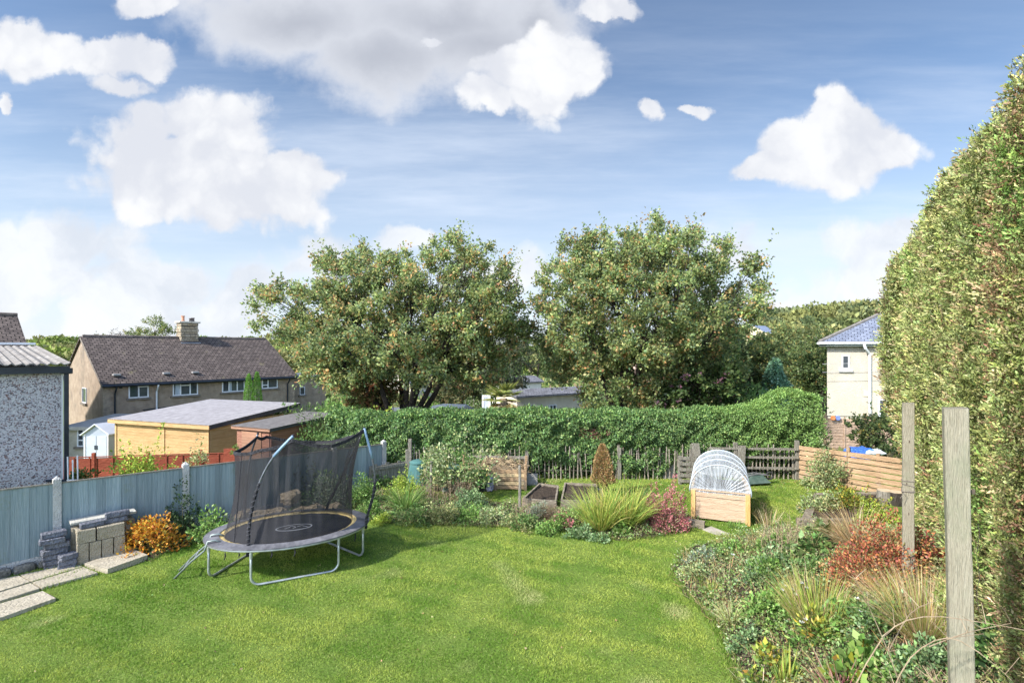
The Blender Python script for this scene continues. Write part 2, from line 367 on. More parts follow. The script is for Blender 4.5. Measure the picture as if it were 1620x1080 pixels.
mx = N_.new('ShaderNodeMix'); mx.data_type = 'RGBA'; mx.blend_type = 'MULTIPLY'; mx.inputs[0].default_value = .8; L_.new(a_.outputs[0], mx.inputs[6]); L_.new(b_.outputs[0], mx.inputs[7]); L_.new(mx.outputs[2], b.inputs['Base Color'])
bp = N_.new('ShaderNodeBump'); bp.inputs['Distance'].default_value = .02; L_.new(b_.outputs[0], bp.inputs['Height']); L_.new(bp.outputs[0], b.inputs['Normal'])
me = mesh_np('ground', np.stack([XX.ravel(), YY.ravel(), ZZ.ravel()], 1), np.stack([ii, ii+1, ii+nx+1, ii+nx], 1), smooth=True)
tag(link('ground', me, grassm), kind='structure')

# bare soil of the beds, a sheet just above the ground
soilm = mat('soil', (.028, .02, .014), (.085, .062, .045), rough=.95, scale=14, bump=.5, bscale=40, c3=(.16, .12, .085), s3=9, t3=(.58, .68))
def sheet(name, poly, dz, m, st=.07, rough=.02):
    px = [p[0] for p in poly]; py = [p[1] for p in poly]; gx = np.arange(min(px), max(px)+st, st); gy = np.arange(min(py), max(py)+st, st)
    X, Y = np.meshgrid(gx, gy); Z = hgt(X, Y)+dz+RNG.uniform(0, rough, X.shape); n = len(gx)
    i = (np.arange(len(gy)-1)[:, None]*n+np.arange(n-1)[None]).ravel(); cxx = (X.ravel()[i]+st/2); cyy = (Y.ravel()[i]+st/2); wob = noise3(np.stack([cxx, cyy, 0*cxx], 1), 9, 3)*.04
    k = pip(cxx+wob, cyy+wob, poly); i = i[k]; V = np.stack([X.ravel(), Y.ravel(), Z.ravel()], 1); F = np.stack([i, i+1, i+n+1, i+n], 1)
    return tag(link(name, mesh_np(name, V, F, smooth=True), m), kind='structure')
BED_BACK = gpoly([(520, 812), (560, 818), (600, 826), (700, 832), (800, 834), (870, 838), (930, 846), (990, 856), (1050, 848), (1110, 834), (1100, 818), (1040, 800), (1000, 792), (940, 800), (880, 806), (830, 800), (760, 792), (700, 790), (640, 782), (600, 770), (560, 770)])
BED_LEFT = gpoly([(196, 872), (236, 888), (275, 870), (330, 856), (420, 838), (520, 815), (560, 800), (560, 775), (500, 790), (400, 812), (320, 828), (200, 856)])
BED_RIGHT = gpoly([(1085, 868), (1062, 905), (1080, 935), (1120, 975), (1150, 1020), (1172, 1090), (1190, 1200), (1400, 1300), (1700, 1300), (1700, 900), (1440, 830), (1290, 832), (1200, 846), (1140, 858)])
for p in (BED_BACK, BED_LEFT, BED_RIGHT): sheet('soil', p, .006, soilm)

# grass blades over the lawn: one mass nobody could count
def lawn():
    n = 700000; u = RNG.uniform(-1.03, 1.03, n); Y = 5.0*(15.2/5.0)**RNG.uniform(0, 1, n)**.85; X = u*Y
    dl = FN[0]*(X-FO[0])+FN[1]*(Y-FO[1]); k = (dl < -.12)&(X < 8.6)
    wb = noise3(np.stack([X, Y, 0*X], 1), 8, 3)*.05
    for p in (BED_BACK, BED_LEFT, BED_RIGHT, *PAVED): k &= ~pip(X+wb, Y+wb, p)
    X, Y = X[k], Y[k]; n = len(X); p = np.stack([X, Y, hgt(X, Y)-.003], 1)
    big = noise3(p, 1.7, 11); med = noise3(p, 4.5, 5); fine_ = noise3(p, 11, 15); c0 = np.array([.14, .26, .03]); c1 = np.array([.37, .44, .085]); c2 = np.array([.45, .46, .20])
    t = np.clip(.5+.62*big+.42*med+.30*fine_+RNG.normal(0, .16, n), 0, 1)[:, None]; col = c0*(1-t)+c1*t; y = (np.clip(noise3(p, 2.3, 21)-.85, 0, 1)*1.6+(RNG.uniform(size=n) < .045)*.6)[:, None]; col = col*(1-np.clip(y, 0, 1))+c2*np.clip(y, 0, 1)
    col = np.clip(col*(1+RNG.normal(0, .16, (n, 1))), .01, .9); L = (.024+.010*np.clip(noise3(p, 3.1, 8), -1, 1))*RNG.uniform(.6, 1.4, n)*(1+.05*(Y-5)); d = np.stack([RNG.normal(0, .8, n), RNG.normal(0, .8, n), np.ones(n)], 1); d = unit(d)
    w = (.0035+.0009*Y)*RNG.uniform(.7, 1.2, n); s = unit(np.cross(d, RNG.normal(size=(n, 3))))
    V = np.stack([p+s*w[:, None]/2, p+d*L[:, None], p-s*w[:, None]/2], 1).reshape(-1, 3)
    me = mesh_np('lawn_grass', V, np.arange(3*n).reshape(-1, 3), np.repeat(col, 3, 0)); tag(link('lawn_grass', me, leafmat('blade', .35, .6, .2)), 'short mown green lawn grass with yellowish patches', 'grass', kind='stuff')

# ================================================================ buildings
def trim(mbn, *a): pass
class Wall:
    """a wall plane: origin o at its foot line z=0, direction d (unit, horizontal), outward normal n"""
    def __init__(s, o, d, n): s.o = Vector((o[0], o[1], 0)); s.d = Vector((*d, 0)).normalized(); s.n = Vector((*n, 0)).normalized()
    def at(s, px, py):
        r = (px-CX)/FPX; t = (r*s.o.y-s.o.x)/(s.d.x-r*s.d.y); Z = s.o.y+s.d.y*t; return t, CAM_H-(py-HY)/FPX*Z
    def w(s, t, z, out=0): return s.o+s.d*t+s.n*out+Vector((0, 0, z))
    def box(s, mb, t0, t1, z0, z1, o0, o1): return mb.obox(s.w(t0, z0, o0), s.d*(t1-t0), Vector((0, 0, z1-z0)), s.n*(o1-o0))
def window(W, parent, t0, t1, z0, z1, mull=(.5,), fr=.07, m=None, sill=None, trans=None, curtain=None, label=None):
    f = MB(); m = m or mat('white_frame', (.62, .63, .65), (.74, .75, .76), rough=.4)
    W.box(f, t0, t0+fr, z0, z1, -.02, .05); W.box(f, t1-fr, t1, z0, z1, -.02, .05); W.box(f, t0+fr, t1-fr, z0, z0+fr, -.02, .047); W.box(f, t0+fr, t1-fr, z1-fr, z1, -.02, .047)
    for q in mull: tt = t0+(t1-t0)*q; W.box(f, tt-fr*.55, tt+fr*.55, z0+fr, z1-fr, -.02, .045)
    for (a, b_, h) in (trans or ()): zz = z0+(z1-z0)*h; W.box(f, t0+(t1-t0)*a, t0+(t1-t0)*b_, zz-fr*.5, zz+fr*.5, -.02, .043)
    fo = build('window', f, m, parent, label=label)
    p = MB(); W.box(p, t0+fr*.6, t1-fr*.6, z0+fr*.6, z1-fr*.6, .004, .014); build('pane', p, glassmat(), fo)
    if curtain:
        c = MB(); 
        for (a, b_) in curtain[:1]: W.box(c, t0+(t1-t0)*a, t0+(t1-t0)*b_, z0+fr, z1-fr, .015, .018)
        fo.children[0]; build('curtain', c, mat('curtain', (.28, .33, .38), (.5, .55, .6), scale=6, stretch=(4, 4, .3)), fo)
    if sill is not False:
        s_ = MB(); W.box(s_, t0-.12, t1+.12, z0-.11, z0-.003, -.02, .13); build('sill', s_, sill or mat('stone_sill', (.13, .11, .09), (.22, .19, .16), scale=5), fo)
    return fo
render_tan = mat('tan_render', (.27, .205, .15), (.40, .315, .235), rough=.95, scale=2.2, bump=.5, bscale=30, c3=(.19, .155, .125), s3=.6, t3=(.52, .7), detail=12)
roof_brown = tilemat('brown_roof_tiles', (.080, .062, .055), (.145, .115, .10), (.022, .018, .016), .30, .22, .022, moss=(.15, .13, .075), t3=(.60, .66), s3=1.1, bump=1.0, var=.45)
dark_plastic = mat('dark_gutter', (.012, .016, .022), (.03, .036, .05), rough=.35, scale=3)
white_plastic = mat('white_plastic', (.60, .61, .62), (.72, .73, .74), rough=.4, scale=2)
lead = mat('lead_sheet', (.16, .17, .19), (.27, .28, .31), rough=.6, scale=2)

def left_house():
    d = Vector((.617, .787, 0)); g = Vector((-.787, .617, 0)); C0 = Vector((-24.26, 30, 0)); L = 11.9; D = 9.4; ze = 1.64; zr = 4.42; zb = -3.9
    h = thing('semi_detached_house', 'tan rendered house with long mossy brown tiled roof and stone chimney', 'house', (C0.x, C0.y, zb))
    m = MB(); A = C0; B = C0+d*L; Cc = B+g*D; E = C0+g*D; up = lambda p, z: Vector((p.x, p.y, z)); apex = lambda p, z=zr: up(p+g*D/2, z)
    V = [up(A, zb), up(B, zb), up(Cc, zb), up(E, zb), up(A, ze), up(B, ze), up(Cc, ze), up(E, ze), apex(A, zr-.06), apex(B, zr-.06)]
    m.add(V, [(0, 1, 5, 4), (1, 2, 6, 9, 5), (2, 3, 7, 6), (3, 0, 4, 8, 7)]); build('wall', m, render_tan, h)
    r = MB(); ov = .35; th = .10; sl = (zr-ze)/(D/2)
    for (sg, base) in ((1, A), (-1, E)):
        ev = base-g*sg*ov; rd = base+g*sg*D/2; z0 = ze-ov*sl
        a = up(ev-d*.12, z0+.12); b_ = up(ev+d*(L+.12), z0+.12); c = up(rd+d*(L+.12), zr+.12); e = up(rd-d*.12, zr+.12)
        r.prism([a, b_, c, e] if sg > 0 else [b_, a, e, c], Vector((0, 0, -th)))
    ro = build('roof', r, roof_brown, h)
    rt = MB(); k = 0
    while k < L: rt.tube([apex(A+d*(k+.01), zr+.13), apex(A+d*min(k+.44, L), zr+.13)], .10, 6); k += .46
    build('ridge_tile', rt, mat('ridge', (.10, .08, .07), (.17, .14, .12), scale=4, island=.25), ro); ro.children[0]['kind'] = 'stuff'
    # verge edge on the gable
    vg = MB(); vg.obox(up(A-g*ov-d*.13, ze-ov*sl-.08), g*(D/2+ov)+Vector((0, 0, (D/2+ov)*sl)), d*.03, Vector((0, 0, .2))); build('verge', vg, mat('verge', (.12, .10, .09), (.2, .17, .14), scale=3), ro)
    # slate vents on the roof slope
    Wf = Wall(C0, (d.x, d.y), (-g.x, -g.y))
    for (px, py) in ((188, 592), (267, 590), (313, 590)):
        t, _ = Wf.at(px, py); v_ = MB(); q = C0+d*t+g*.45; v_.cbox(up(q, ze+.45*sl+.22), .38, .3, .12, .9, .02); build('roof_vent', v_, mat('vent', (.25, .24, .23), (.35, .34, .33)), ro)
    # chimney with two pots
    cp = apex(C0+d*6.1, zr); ch = MB(); rz = math.atan2(d.y, d.x); z = zr-.9
    rr = random.Random(4)
    while z < zr+1.02:
        hh = rr.choice((.15, .19, .23)); ch.cbox((cp.x, cp.y, z+hh/2), 1.18+rr.uniform(-.05, .05), .86+rr.uniform(-.04, .04), hh-.012, rz, .03, .008); z += hh
    co = build('chimney', ch, tilemat('chimney_stone', (.30, .235, .15), (.46, .39, .29), (.12, .10, .08), .34, .17, .02, moss=(.20, .13, .07), t3=(.5, .7), s3=2.5), ro)
    cc = MB(); cc.cbox((cp.x, cp.y, z+.07), 1.4, 1.06, .13, rz, .02); build('chimney_cap', cc, mat('cap_stone', (.42, .38, .31), (.55, .51, .44), scale=5), co)
    for (k, hh) in ((-.3, .42), (.22, .26), (.36, .30)):
        po = MB(); q = cp+d*k; po.lathe((q.x, q.y, z+.13), [(.13, 0), (.13, .05), (.10, .08), (.10, hh-.06), (.13, hh-.04), (.13, hh), (.09, hh), (.09, .1)], 12); build('chimney_pot', po, mat('terracotta', (.42, .19, .11), (.55, .28, .18), scale=5) if k < 0 else mat('sooty_pot', (.06, .05, .05), (.12, .10, .09)), co)
    fl = MB(); fl.cbox((cp.x-g.x*.55, cp.y-g.y*.55, zr-.28), 1.3, .35, .1, rz); build('flashing', fl, lead, co)
    # windows on the front
    for (x0, x1, y0, y1, mu, tr, cu) in ((203, 235, 605.5, 629, (.5,), ((.5, 1, .74),), None), (273, 313, 603, 625, (.30, .68), ((.3, .68, .72),), ((.1, .3), (.75, .93))), (351, 387, 598.5, 619.5, (.3, .66), None, ((.34, .42), (.56, .62))), (414, 439, 595.5, 614, (.38,), ((0, .38, .3),), None)):
        t0, _ = Wf.at(x0, y0); t1, _ = Wf.at(x1, y0); _, z1 = Wf.at((x0+x1)/2, y0); _, z0 = Wf.at((x0+x1)/2, y1); window(Wf, h, t0, t1, z0, z1, mu, trans=tr, curtain=cu)
    # quoins on the corner
    q = MB(); z = zb+1
    k = 0
    while z < ze-.15: w = .55 if k % 2 else .34; Wf.box(q, -.008, w, z, z+.27, -.3, .012); k += 1; z += .29
    build('quoin', q, mat('quoin_stone', (.24, .19, .14), (.36, .29, .21), scale=4, island=.2), h)
    gt = MB(); gt.tube([Wf.w(-.15, ze-.12, .43), Wf.w(L+.15, ze-.12, .43)], .065, 8); gt.obox(Wf.w(-.1, ze-.22, .3), d*(L+.2), Vector((0, 0, .2)), Wf.n*.025); gu = build('gutter', gt, dark_plastic, h)
    for (px, mm) in ((181, dark_plastic), (247, white_plastic), (454, dark_plastic)):
        t, _ = Wf.at(px, 610); p_ = MB(); p_.tube([Wf.w(t, ze-.14, .42), Wf.w(t, ze-.3, .4), Wf.w(t, ze-.62, .1), Wf.w(t, -2.2, .1)], .05, 8); 
        if px == 181: p_.tube([Wf.w(t, -.62, .1), Wf.w(t+.35, -.5, .1), Wf.w(t+.5, -.5, .02)], .05, 8)
        build('downpipe', p_, mm, h)
    t, z = Wf.at(191, 612); v_ = MB(); Wf.box(v_, t-.08, t+.08, z-.08, z+.08, 0, .02); build('air_vent', v_, dark_plastic, h)
    # slit window on the gable
    Wg = Wall(C0, (g.x, g.y), (-d.x, -d.y)); t0, _ = Wg.at(137.5, 620); t1, _ = Wg.at(131, 620); _, z1 = Wg.at(134, 613); _, z0 = Wg.at(134, 637); window(Wg, h, min(t0, t1), max(t0, t1), z0, z1, (), .05, label='narrow gable window')
    # flat lean-to at the gable foot, with a four-paned window
    le = MB(); z1 = CAM_H-(676-HY)/FPX*26; le.obox(up(Vector((-22.9, 26.0, 0)), zb), Vector((3.1, 0, 0)), Vector((-.6, 4.2, 0)), Vector((0, 0, z1-zb-.1))); lo = build('lean_to', le, mat('lean_to_render', (.36, .33, .27), (.5, .46, .38), scale=2, bump=.2), h)
    lr = MB(); lr.obox(up(Vector((-23.1, 25.75, 0)), z1-.1), Vector((3.4, 0, 0)), Vector((-.6, 4.4, .12)), Vector((0, 0, .16))); build('lean_to_roof', lr, mat('felt_pale', (.30, .28, .25), (.42, .40, .36), scale=3), lo)
    Wl = Wall(Vector((-22.9, 26.0, 0)), (1, 0), (0, -1)); t1, _ = Wl.at(123, 690); t0, _ = Wl.at(143, 690); _, za = Wl.at(133, 706); _, zz = Wl.at(133, 678); window(Wl, lo, min(t0, t1), max(t0, t1), za, zz, (.5,), .06, trans=((0, 1, .36), (0, 1, .68)))
    # set-back wing of the neighbour beyond
    Wf2 = Wall(C0+d*(L+.1)+g*1.5, (d.x, d.y), (-g.x, -g.y)); wg = MB(); wg.obox(up(C0+d*(L+.02)+g*1.5, zb), d*3.6, g*4.5, Vector((0, 0, ze-zb-.25))); wo = build('side_wing', wg, render_tan, h)
    t0, z1 = Wf2.at(474, 612); t1, z0 = Wf2.at(482, 624); window(Wf2, wo, t0, t1, z0, z1, (), .05)
    wr = MB(); wr.obox(up(C0+d*(L+.0)+g*1.2, ze-.25), d*3.8, g*5, Vector((0, 0, .12))); build('side_wing_roof', wr, lead, wo)
    # sloping flashing line on the front wall (low roof abutting)
    s_ = MB(); t0, z0 = Wf.at(226, 648); t1, z1 = Wf.at(331, 635); s_.obox(Wf.w(t0, z0-.05, 0), Wf.w(t1, z1, 0)-Wf.w(t0, z0, 0), Wf.n*.08, Vector((0, 0, .07))); build('wall_flashing', s_, dark_plastic, h)

def far_left_house():
    d = Vector((.617, .787, 0)); g = Vector((-.787, .617, 0)); Rp = Vector((-26.6, 27.2, 5.5)); h = thing('neighbour_house', 'brown tiled roof end rising behind the pebbledash garage', 'house', (-24, 25, -3.5))
    e = Rp-g*4.9+Vector((0, 0, -2.9)); r = MB(); r.prism([e, Rp, Rp-d*11, e-d*11], Vector((0, 0, -.12))); r.prism([Rp+g*4.9+Vector((0, 0, -2.9)), Rp+g*4.9+Vector((0, 0, -2.9))-d*11, Rp-d*11, Rp], Vector((0, 0, -.12))); ro = build('roof', r, roof_brown, h)
    t = MB(); t.tube([Rp+Vector((0, 0, .04)), Rp-d*11+Vector((0, 0, .04))], .1, 6); build('ridge_cap', t, mat('ridge', (.1, .08, .07)), ro)
    w = MB(); a = e+g*.35; b_ = a+g*9.1; i = .3
    V = [Vector((p.x, p.y, z)) for p, z in ((a-d*i, -3.5), (b_-d*i, -3.5), (b_-d*10.8, -3.5), (a-d*10.8, -3.5), (a-d*i, e.z+.05), (b_-d*i, e.z+.05), (b_-d*10.8, e.z+.05), (a-d*10.8, e.z+.05), (Rp-d*i, Rp.z-.18), (Rp-d*10.8, Rp.z-.18))]
    w.add(V, [(1, 0, 4, 8, 5), (2, 1, 5, 6), (3, 2, 6, 9, 7), (0, 3, 7, 4)]); build('wall', w, render_tan, h)

def garage():
    d = Vector((.665, .747, 0)); g = Vector((-.747, .665, 0)); C = P(97, 600, 10.6); C.z = 0; h = thing('pebbledash_garage', 'grey speckled pebbledash garage with corrugated roof beside the blue fence', 'garage', (C.x, C.y, -.6))
    zt = CAM_H-(582-HY)/FPX*10.6; L = 7.5; D = 5.6; Wf = Wall(C, (-d.x, -d.y), (-g.x, -g.y))
    # wall: pale chips in several greys and browns
    if 'dash' not in MATS:
        m, nt, b = newmat('dash'); N = nt.nodes; Lk = nt.links; b.inputs['Roughness'].default_value = .85; tc = N.new('ShaderNodeTexCoord'); v = N.new('ShaderNodeTexVoronoi'); v.inputs['Scale'].default_value = 48; Lk.new(tc.outputs['Object'], v.inputs['Vector'])
        s = N.new('ShaderNodeSeparateColor'); Lk.new(v.outputs['Color'], s.inputs[0]); r = N.new('ShaderNodeValToRGB'); r.color_ramp.interpolation = 'CONSTANT'; cr = r.color_ramp
        cols = [(0, (.13, .11, .12)), (.13, (.43, .41, .42)), (.40, (.29, .27, .29)), (.55, (.52, .495, .50)), (.76, (.20, .12, .11)), (.85, (.42, .38, .39))]
        cr.elements[0].color = (*cols[0][1], 1); cr.elements[1].position = cols[1][0]; cr.elements[1].color = (*cols[1][1], 1)
        for p_, c in cols[2:]: e = cr.elements.new(p_); e.color = (*c, 1)
        Lk.new(s.outputs[0], r.inputs[0]); Lk.new(r.outputs[0], b.inputs['Base Color']); bp = N.new('ShaderNodeBump'); bp.inputs['Distance'].default_value = .012; bp.invert = True; Lk.new(v.outputs['Distance'], bp.inputs['Height']); Lk.new(bp.outputs[0], b.inputs['Normal']); MATS['dash'] = m
    w = MB(); w.obox(Vector((C.x, C.y, -.7)), -d*L, g*D, Vector((0, 0, zt+.7))); build('wall', w, MATS['dash'], h)
    # shallow corrugated cement roof, waves running up the slope
    n = 150; ex = .12; V = []; F = []; up2 = .40
    for i in range(n+1):
        t = -ex+(L+2*ex)*i/n; zz = .022*math.sin(t/.145*2*PI)
        for (s, z) in ((-.22, 0), (D+.2, up2)):
            for dz in (0, -.018): q = C-d*t+g*s; V.append((q.x, q.y, zt+.10+z+zz+dz))
    for i in range(n):
        a = 4*i; b_ = a+4; F += [(a, b_, b_+2, a+2), (a+1, a+3, b_+3, b_+1), (a, a+1, b_+1, b_)]
    mr = MB(); mr.add(V, F); ro = build('corrugated_roof', mr, mat('cement_sheet', (.17, .155, .14), (.27, .255, .235), rough=.95, scale=3, bump=.3, c3=(.22, .2, .17), s3=4, t3=(.55, .7)), h, smooth=False)
    rc = MB(); q = C+g*(D+.0)+d*.1; rc.obox(Vector((q.x, q.y, zt+.52)), -d*(L+.2), g*.3, Vector((0, 0, .06))); build('ridge_capping', rc, white_plastic, ro)
    gt = MB(); gt.obox(Wf.w(-.12, zt-.09, .02), -d*(L+.2), Wf.n*.11, Vector((0, 0, .13))); gt.obox(Wf.w(-.16, zt-.10, .13), -d*(L+.25), Wf.n*.012, Vector((0, 0, .09))); build('gutter', gt, dark_plastic, h)
    p = MB(); p.obox(Wf.w(-.11, -.3, .02), d*-.075+Vector((0, 0, 0)), Wf.n*.075, Vector((0, 0, zt+.22))); p.cbox(Wf.w(-.07, zt-.06, .06), .2, .13, .12, .84, .01); p.tube([Wf.w(-.07, .95, .06), Wf.w(.25, 1.0, .06)], .025, 8); build('downpipe', p, dark_plastic, h)
    f = MB(); f.obox(Vector((C.x, C.y, -.3))+d*.002-g*.002, d*.03, g*.10, Vector((0, 0, zt+.25))); build('corner_strip', f, white_plastic, h)

def timber_shed():
    C = P(332, 671, 19); C.z = 0; l = Vector((-4.95, 1.7, 0)).normalized(); r = Vector((.325, .946, 0)); zt = CAM_H-(671-HY)/FPX*19; zb = -1.6; LL, RR = 5.1, 4.2
    h = thing('timber_shed', 'large golden timber shed with a flat grey felt roof', 'shed', (C.x, C.y, zb)); up = lambda p, z: Vector((p.x, p.y, z))
    lap = mat('golden_boards', (.44, .27, .115), (.56, .38, .185), rough=.75, scale=2.2, stretch=(1, 1, 9), bump=.25, island=.12, c3=(.30, .17, .07), s3=5, t3=(.66, .74))
    lap2 = mat('paler_boards', (.47, .33, .16), (.60, .45, .25), rough=.75, scale=2.2, stretch=(1, 1, 9), bump=.25, island=.14, c3=(.26, .16, .08), s3=6, t3=(.62, .72))
    for (dr, n, LN, m_, nm) in ((l, -r, LL, lap, 'front_boarding'), (r, Vector((-l.x, -l.y, 0)), RR, lap2, 'side_boarding')):
        b_ = MB(); z = zb
        while z < zt-.13: b_.obox(up(C, z)-n*.02, dr*LN, n*.045, Vector((0, 0, .112))); z += .116
        build(nm, b_, m_, h)
    core = MB(); core.prism([up(C-(-r)*0+l*.03+r*.03, zb), up(C+l*LL+r*.03, zb), up(C+l*LL+r*RR, zb), up(C+r*RR+l*.03, zb)], Vector((0, 0, zt-zb-.1))); build('wall_frame', core, lap, h)
    for t in (0, 2.3, LL-.1):
        p = MB(); p.obox(up(C+l*t-(-r)*0, zb)-r*.055, l*.09, r*.035, Vector((0, 0, zt-zb-.08))); build('batten', p, lap, h)
    rf = MB(); o = C-l*.18-r*.18; a = up(o, zt); b_ = up(o+l*(LL+.4), zt); c = up(o+l*(LL+.4)+r*(RR+.5), zt+.36); e = up(o+r*(RR+.5), zt+.36)
    rf.prism([a, b_, c, e], Vector((0, 0, -.04))); ro = build('roof', rf, mat('grey_felt', (.21, .20, .21), (.30, .29, .30), rough=.9, scale=4, bump=.15, c3=(.36, .35, .35), s3=1.2, t3=(.6, .75)), h)
    fs = MB(); fs.obox(a+Vector((0, 0, -.17)), b_-a, r*.03, Vector((0, 0, .165))); build('fascia', fs, lap, ro)
    fs = MB(); fs.obox(a+Vector((0, 0, -.17)), e-a, l*.03, Vector((0, 0, .165))); build('fascia', fs, mat('dark_felt_edge', (.05, .05, .06), (.1, .1, .11)), ro)

def brown_shed():
    C = P(427, 675, 17.5); C.z = 0; r = Vector((.353, .936, 0)); l = Vector((-.936, .353, 0)); zt = CAM_H-(677-HY)/FPX*17.5; zb = -1.4; LL, RR = 1.5, 3.25
    h = thing('brown_shed', 'reddish brown plastic shed with a dark flat roof behind the trampoline net', 'shed', (C.x, C.y, zb)); up = lambda p, z: Vector((p.x, p.y, z))
    m_ = mat('brown_cladding', (.26, .12, .08), (.33, .16, .11), rough=.7, scale=4, stretch=(1, 1, 6), island=.08, bump=.15)
    for (dr, n, LN, nm) in ((l, -r, LL, 'front_panel'), (r, -l, RR, 'side_panel')):
        b_ = MB(); z = zb
        while z < zt-.1: b_.obox(up(C, z)-n*.02, dr*LN, n*.05, Vector((0, 0, .086))); z += .09
        build(nm, b_, m_, h)
    co = MB(); co.prism([up(C+l*.03+r*.03, zb), up(C+l*LL+r*.03, zb), up(C+l*LL+r*RR, zb), up(C+r*RR+l*.03, zb)], Vector((0, 0, zt-zb-.06))); build('wall_frame', co, m_, h)
    for t in (0, 1.75, RR-.08): p = MB(); p.obox(up(C+r*t, zb)-(-l)*-.032, r*.07, -l*.02, Vector((0, 0, zt-zb-.05))); build('corner_trim', p, m_, h)
    dm = mat('lighter_cladding', (.30, .16, .10), (.37, .21, .14), rough=.7, scale=4, stretch=(1, 1, 6), island=.1)
    dr = MB(); z = zb
    while z < zt-.25: dr.obox(up(C+l*.35, z)-r*.05, l*.9, r*.018, Vector((0, 0, .10))); z += .105
    build('door', dr, dm, h)
    rf = MB(); o = C-l*.12-r*.12; a = up(o, zt); b_ = up(o+l*(LL+.3), zt+.02); c = up(o+l*(LL+.3)+r*(RR+.3), zt+.12); e = up(o+r*(RR+.3), zt+.1)
    rf.prism([a, b_, c, e], Vector((0, 0, -.05))); ro = build('roof', rf, mat('dark_felt', (.10, .095, .095), (.17, .16, .16), rough=.9, scale=5), h)
    f = MB(); f.obox(a+Vector((0, 0, -.11)), b_-a, r*.025, Vector((0, 0, .1))); build('fascia', f, dm, ro); f = MB(); f.obox(a+Vector((0, 0, -.11)), e-a, l*.025, Vector((0, 0, .1))); build('fascia', f, mat('dark_felt_edge', (.05, .05, .06)), ro)

def plastic_shed():
    C = P(172, 690, 22.5); C.z = 0; l = Vector((-.86, -.1, 0)).normalized(); r = Vector((.35, .93, 0)).normalized(); zb = -2.0; ze = CAM_H-(686-HY)/FPX*22.5; zr = ze+.38; W = .98; D = 2.6; up = lambda p, z: Vector((p.x, p.y, z))
    h = thing('plastic_shed', 'small pale grey plastic shed with white pitched roof and double doors', 'shed', (C.x, C.y, zb))
    gm = mat('grey_plastic', (.36, .40, .46), (.42, .46, .52), rough=.6, scale=2); w = MB(); A = C; B = C+l*W
    V = [up(A, zb), up(B, zb), up(B+r*D, zb), up(A+r*D, zb), up(A, ze), up(B, ze), up(B+r*D, ze), up(A+r*D, ze), up(A+l*W/2, zr), up(A+l*W/2+r*D, zr)]
    w.add(V, [(1, 0, 4, 8, 5), (0, 3, 7, 4), (3, 2, 6, 9, 7), (2, 1, 5, 6)]); build('wall', w, gm, h)
    rf = MB(); m_ = C+l*W/2-r*.1
    for sg in (1, -1):
        e = C+l*(W/2+sg*(W/2+.1))-r*.1; q = [up(e, ze-.05), up(m_, zr+.04), up(m_+r*(D+.2), zr+.04), up(e+r*(D+.2), ze-.05)]; rf.prism(q, Vector((0, 0, .05)))
    build('roof', rf, white_plastic, h)
    for k in (0, 1):
        dd = MB(); dd.obox(up(C+l*(.08+k*.42), zb)-r*.025, l*.39, r*.02, Vector((0, 0, ze-zb-.08))); do = build('door', dd, mat('door_grey', (.46, .50, .55), (.52, .56, .6), rough=.6), h)
        hd = MB(); hd.obox(up(C+l*(.43+k*.08), -.75)-r*.045, l*.035, r*.02, Vector((0, 0, .18))); build('handle', hd, dark_plastic, do)
    tr = MB()
    for t in (-.01, W-.05): tr.obox(up(C+l*t, zb)-r*.03, l*.06, r*.03, Vector((0, 0, ze-zb)))
    build('corner_trim', tr, white_plastic, h)

